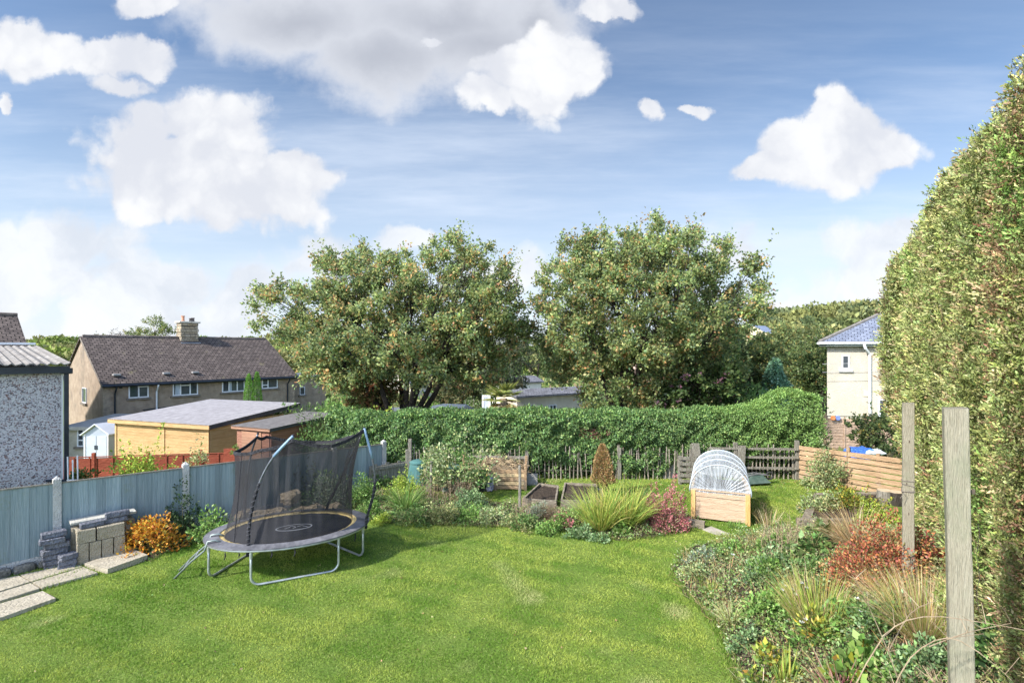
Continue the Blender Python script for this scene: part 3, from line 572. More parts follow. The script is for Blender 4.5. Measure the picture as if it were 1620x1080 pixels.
def right_house():
    x0 = 16.2; C = Vector((x0, 26, 0)); d = Vector((.85, -.53, 0)).normalized(); n = Vector((-.53, -.85, 0)).normalized(); zb = -2.3; ze = CAM_H-(543-HY)/FPX*26; L = 7.5; D = 7.5
    h = thing('cream_house', 'cream rendered house with hipped blue slate roof beside the tall hedge', 'house', (C.x, C.y, zb)); up = lambda p, z: Vector((p.x, p.y, z))
    cream = mat('cream_render', (.40, .365, .30), (.455, .42, .35), rough=.9, scale=1.3, bump=.2, bscale=25, c3=(.365, .33, .27), s3=.5, t3=(.5, .7))
    w = MB(); w.obox(up(C, zb), d*L, -n*D, Vector((0, 0, ze-zb-.02))); build('wall', w, cream, h)
    o = .34; A = C-d*o+n*o; B = C+d*(L+o)+n*o; E = A-n*(D+2*o); Fq = B-n*(D+2*o); zr = ze+2.3; R1 = C+d*(D/2)-n*(D/2); R2 = C+d*(L-2)-n*(D/2); zz = ze+.06
    r = MB(); V = [up(A, zz), up(B, zz), up(Fq, zz), up(E, zz), up(R1, zr), up(R2, zr)]; r.add(V, [(0, 1, 5, 4), (1, 2, 5), (2, 3, 4, 5), (3, 0, 4), (3, 2, 1, 0)])
    ro = build('roof', r, tilemat('blue_slate', (.13, .15, .20), (.20, .225, .29), (.045, .05, .07), .26, .20, .014, bump=.7, var=.25), h)
    hp = MB(); hp.tube([up(A, zz+.03), up(R1, zr+.03)], .085, 6); hp.tube([up(R1, zr+.03), up(R2, zr+.03)], .085, 6); hp.tube([up(E, zz+.03), up(R1, zr+.03)], .085, 6); build('hip_ridge', hp, mat('hip', (.13, .12, .11), (.22, .2, .18), scale=6), ro)
    gt = MB(); gt.tube([up(A+n*.05, ze), up(B+n*.05, ze)], .06, 8); gt.tube([up(A-d*.05, ze), up(E-d*.05, ze)], .06, 8); build('gutter', gt, white_plastic, h)
    sf = MB(); sf.obox(up(A+n*.0, ze-.15), d*(L+2*o), -n*.3, Vector((0, 0, .12))); sf.obox(up(A, ze-.15), -n*(D+.6), d*.3, Vector((0, 0, .12))); build('soffit', sf, mat('green_grey_paint', (.12, .15, .14), (.18, .21, .2)), h)
    Wf = Wall(C, (d.x, d.y), (n.x, n.y)); ws = mat('white_sill', (.66, .64, .58), (.74, .72, .66))
    for (a, b_, y0, y1, mu) in ((1331, 1344.5, 561, 584, ()), (1396, 1420, 543, 573, (.5,)), (1389, 1420, 630, 661, (.45,))):
        t0, _ = Wf.at(a, y0); t1, _ = Wf.at(b_, y0); _, z1 = Wf.at(a, y0); _, z0 = Wf.at(a, y1); window(Wf, h, t0, t1, z0, z1, mu, .075, sill=ws)
    t, _ = Wf.at(1376, 600); p = MB(); p.tube([Wf.w(t-.25, ze-.05, .38), Wf.w(t-.2, ze-.25, .36), Wf.w(t, ze-.55, .1), Wf.w(t, zb, .1)], .06, 8); build('downpipe', p, white_plastic, h)
    t, z = Wf.at(1370.5, 622.5); v = MB(); Wf.box(v, t-.11, t+.11, z-.12, z+.12, 0, .05); build('wall_vent', v, mat('vent_buff', (.5, .46, .38), (.58, .53, .45)), h)
    for k, dy in ((0, 0), (1, .42)):
        c = MB(); pts = [Wf.w(-.2+(L*.75)*i/12, ze-1.05-dy+(.55*i/12)-.10*math.sin(PI*i/12), .55) for i in range(13)]; c.tube(pts, .011, 5)
        build('overhead_wire', c, mat('grey_wire', (.3, .3, .3)), h)

def cottage(name, label, px0, px1, pyt, pyb, Z, wall, roofm, depth=4, roofh=1.0, rot=0., wins=(), hip=False):
    a = P(px0, pyb, Z); b_ = P(px1, pyb, Z*(1+rot)); zt = CAM_H-(pyt-HY)/FPX*Z; zb = float(hgt(a.x, Z))-.3; d = Vector((b_.x-a.x, b_.y-a.y, 0)); L = d.length; d.normalize(); n = Vector((d.y, -d.x, 0)); A = Vector((a.x, a.y, 0)); up = lambda p, z: Vector((p.x, p.y, z))
    h = thing(name, label, 'building', (a.x, a.y, zb)); B = A+d*L; D = depth; r_ = zt+roofh
    V = [up(A, zb), up(B, zb), up(B-n*D, zb), up(A-n*D, zb), up(A, zt), up(B, zt), up(B-n*D, zt), up(A-n*D, zt), up(A-n*D/2, r_), up(B-n*D/2, r_)]
    w = MB(); w.add(V, [(0, 1, 5, 4), (1, 2, 6, 9, 5), (2, 3, 7, 6), (3, 0, 4, 8, 7)]); build('wall', w, wall, h)
    r = MB(); s = roofh/(D/2)
    for sg in (0, 1):
        e = A+n*.25 if sg == 0 else A-n*(D+.25); q = [up(e-d*.2, zt-.25*s), up(e+d*(L+.2), zt-.25*s), up(B-n*D/2+d*.2, r_), up(A-n*D/2-d*.2, r_)]; r.prism([v+Vector((0, 0, .02)) for v in (q if sg == 0 else q[::-1])], Vector((0, 0, .1)))
    build('roof', r, roofm, h); Wf = Wall(A, (d.x, d.y), (n.x, n.y))
    for (x0, x1, y0, y1) in wins:
        t0, _ = Wf.at(x0, y0); t1, _ = Wf.at(x1, y0); _, z1 = Wf.at(x0, y0); _, z0 = Wf.at(x0, y1); window(Wf, h, t0, t1, z0, z1, (.5,), .06, sill=False)
    return h
left_house(); far_left_house(); garage(); timber_shed(); brown_shed(); plastic_shed(); right_house()
creamw = mat('cream_paint', (.60, .52, .40), (.70, .63, .50), rough=.9, scale=2); slate2 = tilemat('far_slate', (.12, .12, .13), (.18, .18, .20), (.05, .05, .06), .3, .25)
cottage('cream_bungalow', 'cream bungalow with white door half hidden beneath the two big trees', 818, 935, 628, 680, 27, creamw, slate2, 2.2, .2, .10, ((838, 846, 640, 660), (868, 880, 640, 660), (921, 927, 640, 652)))
cottage('white_garage', 'low white building glimpsed through the gap between the two crowns', 800, 856, 606, 650, 44, mat('white_wall', (.62, .58, .52), (.70, .66, .6)), slate2, 2.5, .4, .05, ((812, 820, 620, 632),))
cottage('red_roof_house', 'brick house with pinkish tiled roof far behind the second tree', 1040, 1118, 590, 640, 75, mat('pink_brick', (.40, .27, .22), (.52, .38, .32), scale=1), tilemat('pink_tiles', (.26, .15, .14), (.34, .22, .20), (.12, .08, .07), .4, .35), 9, 2.6, .08, ((1060, 1068, 597, 606), (1090, 1100, 597, 606)))
cottage('hillside_house', 'tiny buff house with blue roof high on the wooded hill', 1213, 1231, 527, 540, 150, mat('buff_wall', (.5, .42, .28), (.58, .5, .36), scale=.5), tilemat('blue_tiles', (.16, .2, .28), (.22, .26, .34), (.1, .1, .14), .5, .4), 8, 2.4, .03, ((1217, 1220, 530, 534),))
cottage('valley_house', 'pale stone house with grey roof seen beyond the trampoline hedge end', 655, 700, 612, 640, 70, mat('pale_stone', (.4, .36, .3), (.5, .46, .4), scale=1), slate2, 8, 2.4, .06, ((668, 674, 618, 626),))

# ================================================================ vegetation: trees and hedges
barkm = mat('bark', (.028, .024, .020), (.075, .062, .05), rough=.95, scale=7, stretch=(1, 1, .25), bump=.6, bscale=22)
def bez(a, b, c, n=6): return [a*(1-t)**2+b*2*t*(1-t)+c*t*t for t in [i/n for i in range(n+1)]]
def tree(name, label, base, cz, rx, ry, rz, zc, pal, leaf=.11, nclump=420, per=110, seed=1, trunk=.26, twig=.62, cr=.46, limbs=8, group=None, up=0.25, low=-.75, cat='tree', m=None, fork=.9, sprigs=60, rag=.16, taper=0.):
    """trunk + limbs growing to clumps of leaves spread through an uneven crown; base = foot, crown centre = base + (0,0,zc)"""
    rg = np.random.default_rng(seed); rr = random.Random(seed); root = thing(name, label, cat, base, group)
    q = unit(rg.normal(size=(nclump*4, 3))); q = q[q[:, 2] > low][:nclump]; n = len(q)
    rad = rg.uniform(.10, 1, n)**.40; bump = 1+rag*noise3(q*3.0, 1.6, seed)+.08*noise3(q*7, 2, seed+1)
    C = q*(rad*bump)[:, None]*np.array([rx, ry, rz]); C[:, :2] *= (1+taper*np.minimum(q[:, 2]*rad, 0))[:, None]; C[:, 2] += zc; C += np.array(base)
    # limbs
    kc = C[rg.choice(n, limbs*4, replace=False)]
    for _ in range(4):
        lab = np.argmin(((C[:, None]-kc[None])**2).sum(2), 1)
        for k in range(len(kc)):
            if (lab == k).any(): kc[k] = C[lab == k].mean(0)
    trk = MB(); top = Vector(base)+Vector((rr.uniform(-.15, .15), 0, fork)); trk.tube([Vector(base)-Vector((0, 0, .4)), Vector(base)+Vector((0, 0, .1)), Vector(base)+Vector((.04, 0, fork*.5)), top], [trunk*1.35, trunk*1.15, trunk, trunk*.95], 10)
    cl = np.array([Vector(base)+Vector((math.cos(a)*rx*.42, math.sin(a)*ry*.42, zc-rz*.05)) for a in np.arange(limbs)*2*PI/limbs+.3]); cl = np.concatenate([cl, [[base[0]+.1, base[1], base[2]+zc+rz*.35]]])
    l2 = np.argmin(((kc[:, None]-cl[None])**2).sum(2), 1)
    tr = build('trunk', trk, barkm, root, smooth=True); lm = MB()
    for k, c in enumerate(cl):
        e = Vector(c); md = Vector((top.x*.35+e.x*.65, top.y*.35+e.y*.65, top.z*.78+e.z*.22))+Vector((rr.uniform(-.4, .4), rr.uniform(-.4, .4), rr.uniform(-.1, .3))); lm.tube(bez(top-Vector((0, 0, .15)), md, e), [trunk*(.72-.09*i) for i in range(7)], 7)
        for j in np.where(l2 == k)[0]:
            f = Vector(kc[j]); st = bez(top, md, e)[4]; m2 = st.lerp(f, .5)+Vector((rr.uniform(-.3, .3), rr.uniform(-.3, .3), rr.uniform(0, .35))); lm.tube(bez(st, m2, f, 5), [trunk*(.24-.033*i) for i in range(6)], 5)
            for i in np.where(lab == j)[0]:
                g_ = Vector(C[i]); st2 = bez(st, m2, f, 5)[rr.choice((2, 3, 4))]; lm.tube(bez(st2, st2.lerp(g_, .5)+Vector((rr.uniform(-.12, .12), rr.uniform(-.12, .12), .1)), g_, 3), [trunk*.085, trunk*.06, trunk*.045, trunk*.025], 4, cap=False)
    build('limb', lm, barkm, root, smooth=True)
    # twigs: leaves strung along short shoots around each clump
    nt = max(4, per//9); ctr = np.repeat(C, nt, 0); dirs = unit(rg.normal(size=(len(ctr), 3))+np.repeat(q, nt, 0)*.75+np.array([0, 0, up])); ln = rg.uniform(.4, 1.1, len(ctr))*cr
    ot = np.array([rx, ry, rz])
    if sprigs:
        k = rg.choice(np.where((q[:, 2] > -.1)&(rad > .8))[0], sprigs); ctr = np.concatenate([ctr, C[k]]); dd = unit(q[k]*.9+np.array([0, 0, .7])+rg.normal(size=(sprigs, 3))*.3); dirs = np.concatenate([dirs, dd]); ln = np.concatenate([ln, rg.uniform(.8, 1.5, sprigs)*twig*1.3])
    pl = max(5, per//nt); m_ = len(ctr); cid = np.concatenate([np.repeat(np.arange(n), nt), np.zeros(m_-n*nt, int)]) if sprigs else np.repeat(np.arange(n), nt)
    rep = np.where(ln > cr*1.15, 2, 1); idx = np.repeat(np.arange(m_), pl*rep); t = rg.uniform(.12, 1, len(idx))
    p = ctr[idx]+dirs[idx]*(ln[idx]*t)[:, None]+rg.normal(size=(len(idx), 3))*(.05*cr/.46); d = unit(dirs[idx]*.5+rg.normal(size=(len(idx), 3))*.9)
    ctone = rg.normal(0, .16, n)[cid][idx]; tint = pick(pal[0], len(idx), .2, rg)
    if len(pal) > 1:   # some shoots have turned
        turned = (rg.uniform(size=m_) < pal[2])[idx]&(rg.uniform(size=len(idx)) < .93); tint[turned] = pick(pal[1], turned.sum(), .2, rg)
    tint = np.clip(tint*(1+ctone)[:, None], .005, .9)
    foliage('crown', leaves_arr(p, d, leaf*rg.uniform(.6, 1.25, len(idx)), .62, tint, rng=rg), root, m or leafmat('tree_leaf', .5, .5, .3))
    return root
OAK = ([((.23, .30, .115), 5), ((.33, .39, .14), 4), ((.42, .46, .19), 2.2), ((.16, .23, .12), 3), ((.34, .33, .12), .6)], [((.56, .36, .15), 3), ((.50, .27, .12), 2), ((.58, .44, .18), 3), ((.38, .32, .12), 2)], .12)

def hedge_back():
    """laurel hedge across the end of the garden"""
    root = thing('laurel_hedge', 'long clipped dark green laurel hedge across the end of the garden', 'hedge', (2, 14.9, 0)); rg = np.random.default_rng(31)
    path = [P(520, 700, 15.4), P(560, 700, 15.0), P(640, 700, 14.75), P(800, 700, 14.6), P(1000, 700, 14.6), P(1200, 700, 14.6), P(1300, 700, 14.7)]; path = [Vector((p.x, p.y, 0)) for p in path]
    tops = [655, 664, 662, 659, 660, 655, 646]; n = 150000
    cum = [0]
    for a, b in zip(path, path[1:]): cum.append(cum[-1]+(b-a).length)
    T = cum[-1]; px = np.array([p.x for p in path]); py = np.array([p.y for p in path]); zt = np.array([CAM_H-(t-HY)/FPX*p.y for t, p in zip(tops, path)])
    def surf(s, f, jit):
        """f 0..1 up the front face, 1..2 over the top"""
        x = np.interp(s, cum, px); y = np.interp(s, cum, py); top = np.interp(s, cum, zt); top = top+.035*np.sin(s*2.3)+.03*np.sin(s*5.1+1); top = top+np.where((s > T-3.2), .42*sst(T-2.6, T-.9, s)*(1-.5*sst(T-.6, T, s)), 0)
        pp = np.stack([x, top, s], 1); bl = .13*noise3(np.stack([s, f*2, s*0], 1), 3.3, 2)
        z = np.where(f < 1, f*top, top+.10*np.sin((f-1)*PI)); y2 = np.where(f < 1, y+.30*(1-f)*0-.12*np.sin(np.clip(f, 0, 1)*PI)+bl, y+.0+(f-1)*1.5); 
        return np.stack([x+rg.normal(0, jit, len(s)), y2+rg.normal(0, jit, len(s)), z+rg.normal(0, jit, len(s))], 1)
    s = rg.uniform(0, T, n); f = rg.uniform(0, 1.45, n); x_ = np.interp(s, cum, px)
    # the foot of the hedge is ragged: bare behind the pales in places
    foot = np.interp(x_, [-5, -3.2, -2.5, -1.2, 0, .4, 2.6, 2.9, 4.7, 5.2, 8.2], [.0, .0, .10, .30, .34, .34, .28, .03, .02, .14, .28])+.09*noise3(np.stack([s, s*0, s*0], 1), 6, 4)
    k = f > foot-.05*rg.random(n); k |= (rg.uniform(size=n) < .14); s, f = s[k], f[k]; p = surf(s, f, .035); n = len(s); p[:, 1] += .09*np.clip(noise3(p, 7, 51), -1, 1)*(p[:, 2] < 1.7)
    out = np.stack([rg.normal(0, .45, n), np.where(f < 1, -1, -.2), np.where(f < 1, .15, 1.)], 1); d = unit(out*.35+np.stack([rg.normal(0, .6, n), -.35+rg.normal(0, .3, n), -.55+rg.normal(0, .5, n)], 1)); d[f > 1] = unit(out[f > 1]+rg.normal(size=((f > 1).sum(), 3))*.5)
    pal = [((.11, .20, .065), 5), ((.165, .27, .08), 4), ((.25, .35, .11), 2), ((.08, .15, .055), 3)]; tint = pick(pal, n, .2, rg)*(1+.16*np.clip(noise3(p, 5, 52), -1, 1))[:, None]
    ri = sst(.55, .9, p[:, 0]/8.4)[:, None]; tint = tint*(1-ri*.2)+np.array([.15, .24, .05])*ri*.55
    dead = (noise3(p, 1.7, 5) > .93)|(((p[:, 0]-2.35)/.5)**2+((p[:, 2]-1.32)/.18)**2 < rg.uniform(.2, 1.2, n)); dd = dead&(rg.uniform(size=n) < .6); tint[dd] = pick([((.16, .08, .05), 1), ((.22, .15, .08), 1)], dd.sum(), .2, rg)
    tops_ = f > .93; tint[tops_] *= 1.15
    foliage('foliage', leaves_arr(p, d, (.088-.03*sst(0, 6, p[:, 0]))*rg.uniform(.6, 1.25, n), .5, tint, flat=unit(out), rng=rg), root, leafmat('hedge_leaf', .28, .5, .3))
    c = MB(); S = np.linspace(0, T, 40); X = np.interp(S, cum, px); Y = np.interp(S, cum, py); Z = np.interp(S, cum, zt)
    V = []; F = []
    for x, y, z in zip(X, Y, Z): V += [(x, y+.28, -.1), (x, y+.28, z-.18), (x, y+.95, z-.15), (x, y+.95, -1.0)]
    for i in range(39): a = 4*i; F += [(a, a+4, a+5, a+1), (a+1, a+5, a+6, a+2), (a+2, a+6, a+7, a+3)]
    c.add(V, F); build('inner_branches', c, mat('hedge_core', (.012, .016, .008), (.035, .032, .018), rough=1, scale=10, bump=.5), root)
    st = MB(); rr = random.Random(3)
    for i in range(46):
        sx = rr.uniform(-2.8, 8.2); y = 14.75; st.tube([(sx, y, -.05), (sx+rr.uniform(-.12, .12), y-.02, .4), (sx+rr.uniform(-.2, .2), y+.05, .95)], [.03, .02, .012], 5)
    build('stem', st, barkm, root)

def hedge_right():
    """tall conifer hedge: its face runs away from the eye along X = 1.555 + .645 Y"""
    root = thing('conifer_hedge', 'very tall clipped conifer hedge, yellow green with brown patches', 'hedge', (7, 8.5, 0)); rg = np.random.default_rng(17)
    y0, y1 = 2.4, 13.9; dr = np.array([.542, .840, 0]); nl = np.array([-.840, .542, 0]); o = np.array([1.555+.645*y0, y0, 0]); T = (y1-y0)/.840; n = 120000
    s = T*rg.uniform(0, 1, n)**1.55; f = rg.uniform(0, 1.22, n)
    def surf(s, f):
        far = sst(T-3.6, T, s); top = 6.46+.10*np.sin(s*1.7)+.07*np.sin(s*4.3+1)-.65*far**1.5-1.1*sst(T-1.3, T, s)**2; zb = hgt(o[0]+dr[0]*s, o[1]+dr[1]*s)
        # columns of growth give upright ribs
        rib = .12*np.sin(s*5.2+.8*np.sin(f*3+s))+.13*noise3(np.stack([s*2.2, f*1.4, s*0], 1), 3, 9)+.05*noise3(np.stack([s*6, f*9, s*0], 1), 2, 19)+.10*noise3(np.stack([s*.6, f*1.3, s*0], 1), 2, 4)
        fz = np.clip(f, 0, 1); z = zb+fz*(top-zb); shoulder = .85*sst(.80, 1.0, fz)**2+.30*(1-fz)**2*0; undercut = -.55*sst(.55, 0, fz)*sst(2, T, s)
        off = rib*(1-sst(.97, 1.1, f))-shoulder+.15*np.sin(fz*PI)*(1-far*1.6)+undercut+.02-.10*far; off = np.where(f > 1, -.85-(f-1)*4.2, off); z = np.where(f > 1, top+.02-.1*(f-1), z)
        rnd = -1.15*sst(T-.95, T, s)**2; off = off+rnd
        return o+dr*s[:, None]+nl*off[:, None]+np.stack([s*0, s*0, z], 1), rib
    p, rib = surf(s, f); hole = (noise3(p*np.array([1, 1, .35]), 2.6, 12)+.5*noise3(p, 7, 13) < -.85)
    depth = rg.uniform(-.10, .05, n)+np.where(hole, -.20, 0); p = p+nl*depth[:, None]+rg.normal(0, .02, (n, 3))
    far_s = .66+1.35*(s/T); out = np.tile(nl, (n, 1)); out[f > 1] = [0, 0, 1]; d = unit(out*.35+np.array([0, 0, .75])+rg.normal(size=(n, 3))*.6)
    g1 = [((.25, .30, .10), 4), ((.33, .375, .15), 4), ((.17, .225, .08), 3), ((.45, .46, .24), 1.5), ((.33, .26, .15), .9)]; tint = pick(g1, n, .2, rg)
    streak = noise3(np.stack([s*3.2, f*1.1, s*0], 1), 2.2, 6); br = np.clip((streak-.15)*1.5, 0, 1)*(rg.uniform(size=n) < .5)*sst(-.2, .4, noise3(p, .6, 3)+.3)
    brown = pick([((.26, .17, .10), 3), ((.36, .27, .16), 2), ((.20, .10, .06), 1)], n, .2, rg); b3 = (rg.uniform(size=n) < br)[:, None]; tint = np.where(b3, brown, tint)
    tone = 1+.30*np.clip(noise3(np.stack([s*5.0, f*.9, s*0], 1), 2, 41), -1, 1)+.12*np.clip(noise3(p, 9, 42), -1, 1); tint = np.clip(tint*tone[:, None]*np.array([1.06, 1.0, .95]), .01, .9)
    lush = ((noise3(p, 1.3, 8) > .75)&(rg.uniform(size=n) < .6)); tint[lush] = pick([((.17, .28, .07), 1), ((.25, .36, .10), 1)], lush.sum(), .2, rg)
    # flat sprays: each shoot carries leaflets to both sides, all of one tint
    m = 9; j = np.arange(m); tt = (j+1)/m; sg = np.where(j % 2, 1, -1); side = unit(np.cross(d, out*.6+rg.normal(size=(n, 3))*.5)); sl_ = (.085*far_s*rg.uniform(.6, 1.5, n))
    bend = unit(d-np.array([0, 0, .35])*rg.uniform(0, 1, (n, 1)))
    pp = p[:, None]+d[:, None]*(sl_[:, None]*tt)[..., None]*.6+bend[:, None]*(sl_[:, None]*tt**2)[..., None]*.4+side[:, None]*(sl_[:, None]*.10*sg)[..., None]
    dj = d[:, None]*.75+side[:, None]*(sg*(1-tt*.75))[None, :, None]+rg.normal(size=(n, m, 3))*.12
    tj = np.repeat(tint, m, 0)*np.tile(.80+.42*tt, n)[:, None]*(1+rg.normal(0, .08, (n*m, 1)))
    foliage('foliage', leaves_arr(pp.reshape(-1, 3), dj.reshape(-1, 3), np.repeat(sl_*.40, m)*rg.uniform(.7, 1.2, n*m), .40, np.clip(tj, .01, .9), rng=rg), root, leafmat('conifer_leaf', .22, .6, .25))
    # a few long shoots standing off the top edge
    k = 26; ss_ = rg.uniform(2.5, T-1, k); q, _ = surf(ss_, np.full(k, .96)); L = []; sh = MB()
    for i in range(k):
        dd = Vector((-.4+rg.normal()*.3, rg.normal()*.3, .8)).normalized(); ln = rg.uniform(.1, .28) if i > 3 else .42; a = Vector(q[i])+Vector(nl)*.02; sh.tube([a-dd*.1, a+dd*ln*.5, a+dd*ln+Vector((-.03, 0, .01))], [.005, .004, .002], 4)
        m = 26; t = rg.uniform(.1, 1, m); pp = np.array(a)+np.array(dd)*(ln*t)[:, None]+rg.normal(0, .012, (m, 3)); L.append(leaves_arr(pp, unit(np.array(dd)+rg.normal(size=(m, 3))*.8), .045, .3, pick(g1, m, .2, rg)*.6, rng=rg))
    foliage('top_shoot', join(L), root, leafmat('conifer_leaf')); build('shoot_stem', sh, barkm, root)
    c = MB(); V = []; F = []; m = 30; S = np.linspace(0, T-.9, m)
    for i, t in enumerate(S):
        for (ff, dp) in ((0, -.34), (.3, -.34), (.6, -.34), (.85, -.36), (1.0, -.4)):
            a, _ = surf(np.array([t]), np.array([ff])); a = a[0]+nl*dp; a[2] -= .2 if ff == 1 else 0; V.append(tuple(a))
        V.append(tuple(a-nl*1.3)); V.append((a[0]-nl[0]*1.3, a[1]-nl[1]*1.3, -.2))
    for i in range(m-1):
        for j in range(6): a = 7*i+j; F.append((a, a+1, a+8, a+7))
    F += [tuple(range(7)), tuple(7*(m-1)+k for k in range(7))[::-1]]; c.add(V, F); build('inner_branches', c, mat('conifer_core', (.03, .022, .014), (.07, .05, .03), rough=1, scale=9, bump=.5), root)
hedge_back(); hedge_right()
t1 = tree('oak_tree', 'broad spreading oak nearer the houses, green turning orange, above the laurel hedge', (-4.05, 19, -1.2), 19, 4.9, 3.4, 3.2, 5.5, OAK, .114, 560, 205, 3, .21, fork=1.9, low=-.68, rag=.22, cr=.52, taper=.25)
t2 = tree('oak_tree', 'taller rounded oak with turning leaves rising behind the middle of the laurel hedge', (4.75, 19, -1.2), 19, 4.45, 3.4, 4.0, 5.75, OAK, .114, 610, 205, 8, .21, fork=1.5, low=-.72, rag=.18, cr=.52, taper=.62)
DG = ([((.08, .125, .05), 3), ((.12, .17, .06), 3), ((.18, .22, .08), 1.5)], [((.34, .3, .09), 1)], .06)
LG = ([((.16, .21, .08), 3), ((.23, .28, .10), 3), ((.30, .32, .13), 1.5)], [((.46, .38, .13), 1)], .12)
def small_tree(name, label, px, pyb, Z, w, h, pal, leaf, nc, per, seed, **k):
    b = P(px, pyb, Z); zb = min(b.z, float(hgt(b.x, b.y))) if k.pop('ground', True) else b.z; top = b.z+h; H2 = top-zb; c = H2-h*.5
    return tree(name, label, (b.x, b.y, zb), Z, w/2, w/2.2, h*.5, c, pal, leaf, nc, per, seed, k.pop('trunk', .12), k.pop('twig', .4), k.pop('cr', .4), k.pop('limbs', 5), fork=max(.5, c-h*.35), sprigs=k.pop('sprigs', 14), **k)
small_tree('holly_tree', 'dense dark evergreen tree between the second oak and the cream house', 1168, 650, 24, 3.9, 3.9, DG, .12, 200, 110, 21, low=-.9)
small_tree('field_maple', 'loose olive tree with golden tints behind the dark evergreen', 1215, 640, 40, 6.5, 5.6, LG, .2, 150, 90, 22, low=-.9, cr=.7)
small_tree('birch_tree', 'tall pale green tree on the slope left of the cream house wall', 1270, 640, 48, 6.5, 8.0, LG, .22, 190, 90, 23, low=-.9, cr=.8)
small_tree('sycamore_tree', 'green bushy tree against the corner of the cream house', 1300, 640, 36, 3.6, 5.0, DG, .18, 110, 90, 24, low=-.9, cr=.6)
small_tree('ash_tree', 'thin airy yellow green tree beside the stone chimney', 243, 560, 52, 4.2, 3.6, LG, .17, 60, 60, 25, cr=.6, low=-.9, rag=.3)
small_tree('bare_tree', 'nearly bare treetop poking over the brown house roof', 192, 560, 55, 3.6, 2.4, ([((.10, .09, .07), 1)], [((.2, .15, .1), 1)], .2), .14, 40, 18, 26, cr=.6, low=-.2, rag=.3)
small_tree('laburnum_tree', 'grey green feathery tree in the gap between the two oaks', 800, 640, 30, 2.8, 4.2, ([((.16, .18, .11), 2), ((.11, .14, .08), 2)], [((.3, .26, .14), 1)], .15), .13, 110, 80, 27, low=-.9)
small_tree('apple_tree', 'small dark fruit tree behind the slatted fence beside the tall hedge', 1398, 715, 15.6, 1.7, 1.15, DG, .085, 90, 60, 28, cr=.22, twig=.3, trunk=.045, low=-.9)
small_tree('elder_tree', 'leafy green small tree beneath the second oak, just over the hedge', 1105, 660, 17.5, 3.0, 1.9, ([((.08, .13, .045), 3), ((.12, .17, .05), 2)], [((.36, .2, .25), 1)], .05), .13, 110, 90, 29, low=-.9, cr=.3, trunk=.06)
small_tree('purple_plum_tree', 'purple leaved tree glimpsed far behind the second oak', 1110, 620, 45, 3.2, 2.2, ([((.16, .09, .13), 2), ((.24, .15, .18), 2)], [((.4, .3, .3), 1)], .2), .18, 60, 70, 30, low=-.9, cr=.5)
small_tree('rowan_tree', 'rusty yellow small tree behind the left end of the laurel hedge', 590, 655, 19, 2.3, 2.0, ([((.18, .19, .06), 2), ((.26, .18, .08), 2), ((.12, .15, .05), 2)], [((.36, .16, .08), 1)], .2), .11, 80, 80, 33, low=-.9, cr=.3, trunk=.06)
small_tree('willow_tree', 'soft grey green tree filling the view below the two crowns', 730, 640, 33, 5.5, 2.8, ([((.13, .16, .07), 2), ((.2, .2, .10), 2)], [((.36, .3, .14), 1)], .15), .16, 110, 90, 34, low=-.9, cr=.5)
small_tree('beech_tree', 'tall green tree at the edge of the far valley between the oaks', 850, 600, 60, 9, 5, DG, .25, 130, 80, 35, low=-.9, cr=.9)

def conifer(name, label, base, w, h, pal, n=9000, leaf=.1, cat='tree', cone=1.0, tiers=False, seed=5, group=None):
    rg = np.random.default_rng(seed); root = thing(name, label, cat, base, group); t = MB(); t.tube([base, base+Vector((0, 0, h*.9))], [max(.02, w*.05), .01], 6); build('trunk', t, barkm, root)
    f = rg.uniform(0, 1, n)**1.3; a = rg.uniform(0, 2*PI, n); prof = (1-f)**cone*(np.clip(f/.12, .35, 1)); 
    if tiers: prof = prof*(.72+.28*np.abs(np.sin(f*h*2.6+a*.5)))
    r = w/2*prof*(1+.18*noise3(np.stack([np.cos(a)*2, np.sin(a)*2, f*h*2.2], 1), 2, seed))*rg.uniform(.6, 1, n)**.4
    p = np.stack([np.cos(a)*r, np.sin(a)*r, f*h], 1)+np.array(base); d = np.stack([np.cos(a), np.sin(a), np.full(n, -.15 if tiers else 1.1)], 1)+rg.normal(size=(n, 3))*.35
    foliage('foliage', leaves_arr(p, d, leaf*rg.uniform(.6, 1.3, n), .4, pick(pal, n, .2, rg), rng=rg), root, leafmat('conifer_leaf', .2)); return root
conifer('spruce_tree', 'blue green conifer with drooping boughs in front of the dark evergreen', on(11.7, 22.5, -.1), 2.6, CAM_H-(563-HY)/FPX*22.5-float(hgt(11.7, 22.5)), [((.17, .31, .19), 2), ((.24, .40, .25), 2), ((.11, .22, .14), 1)], 15000, .16, cone=.8, tiers=True)
for (px, lb) in ((393.5, 'slim bright green clipped conifer, the one nearer the gable'), (406.5, 'slim bright green clipped conifer against the house wall, joined to its twin')):
    b = P(px, 655, 26.5 if px < 400 else 26.8); conifer('thuja', lb, Vector((b.x, b.y, -2.6)), .95, CAM_H-(592-HY)/FPX*26.5+2.6+(0 if px < 400 else .1), [((.15, .33, .05), 2), ((.23, .42, .08), 2)], 9000, .07, cone=.55, seed=int(px), group='clipped conifers by the brown house')

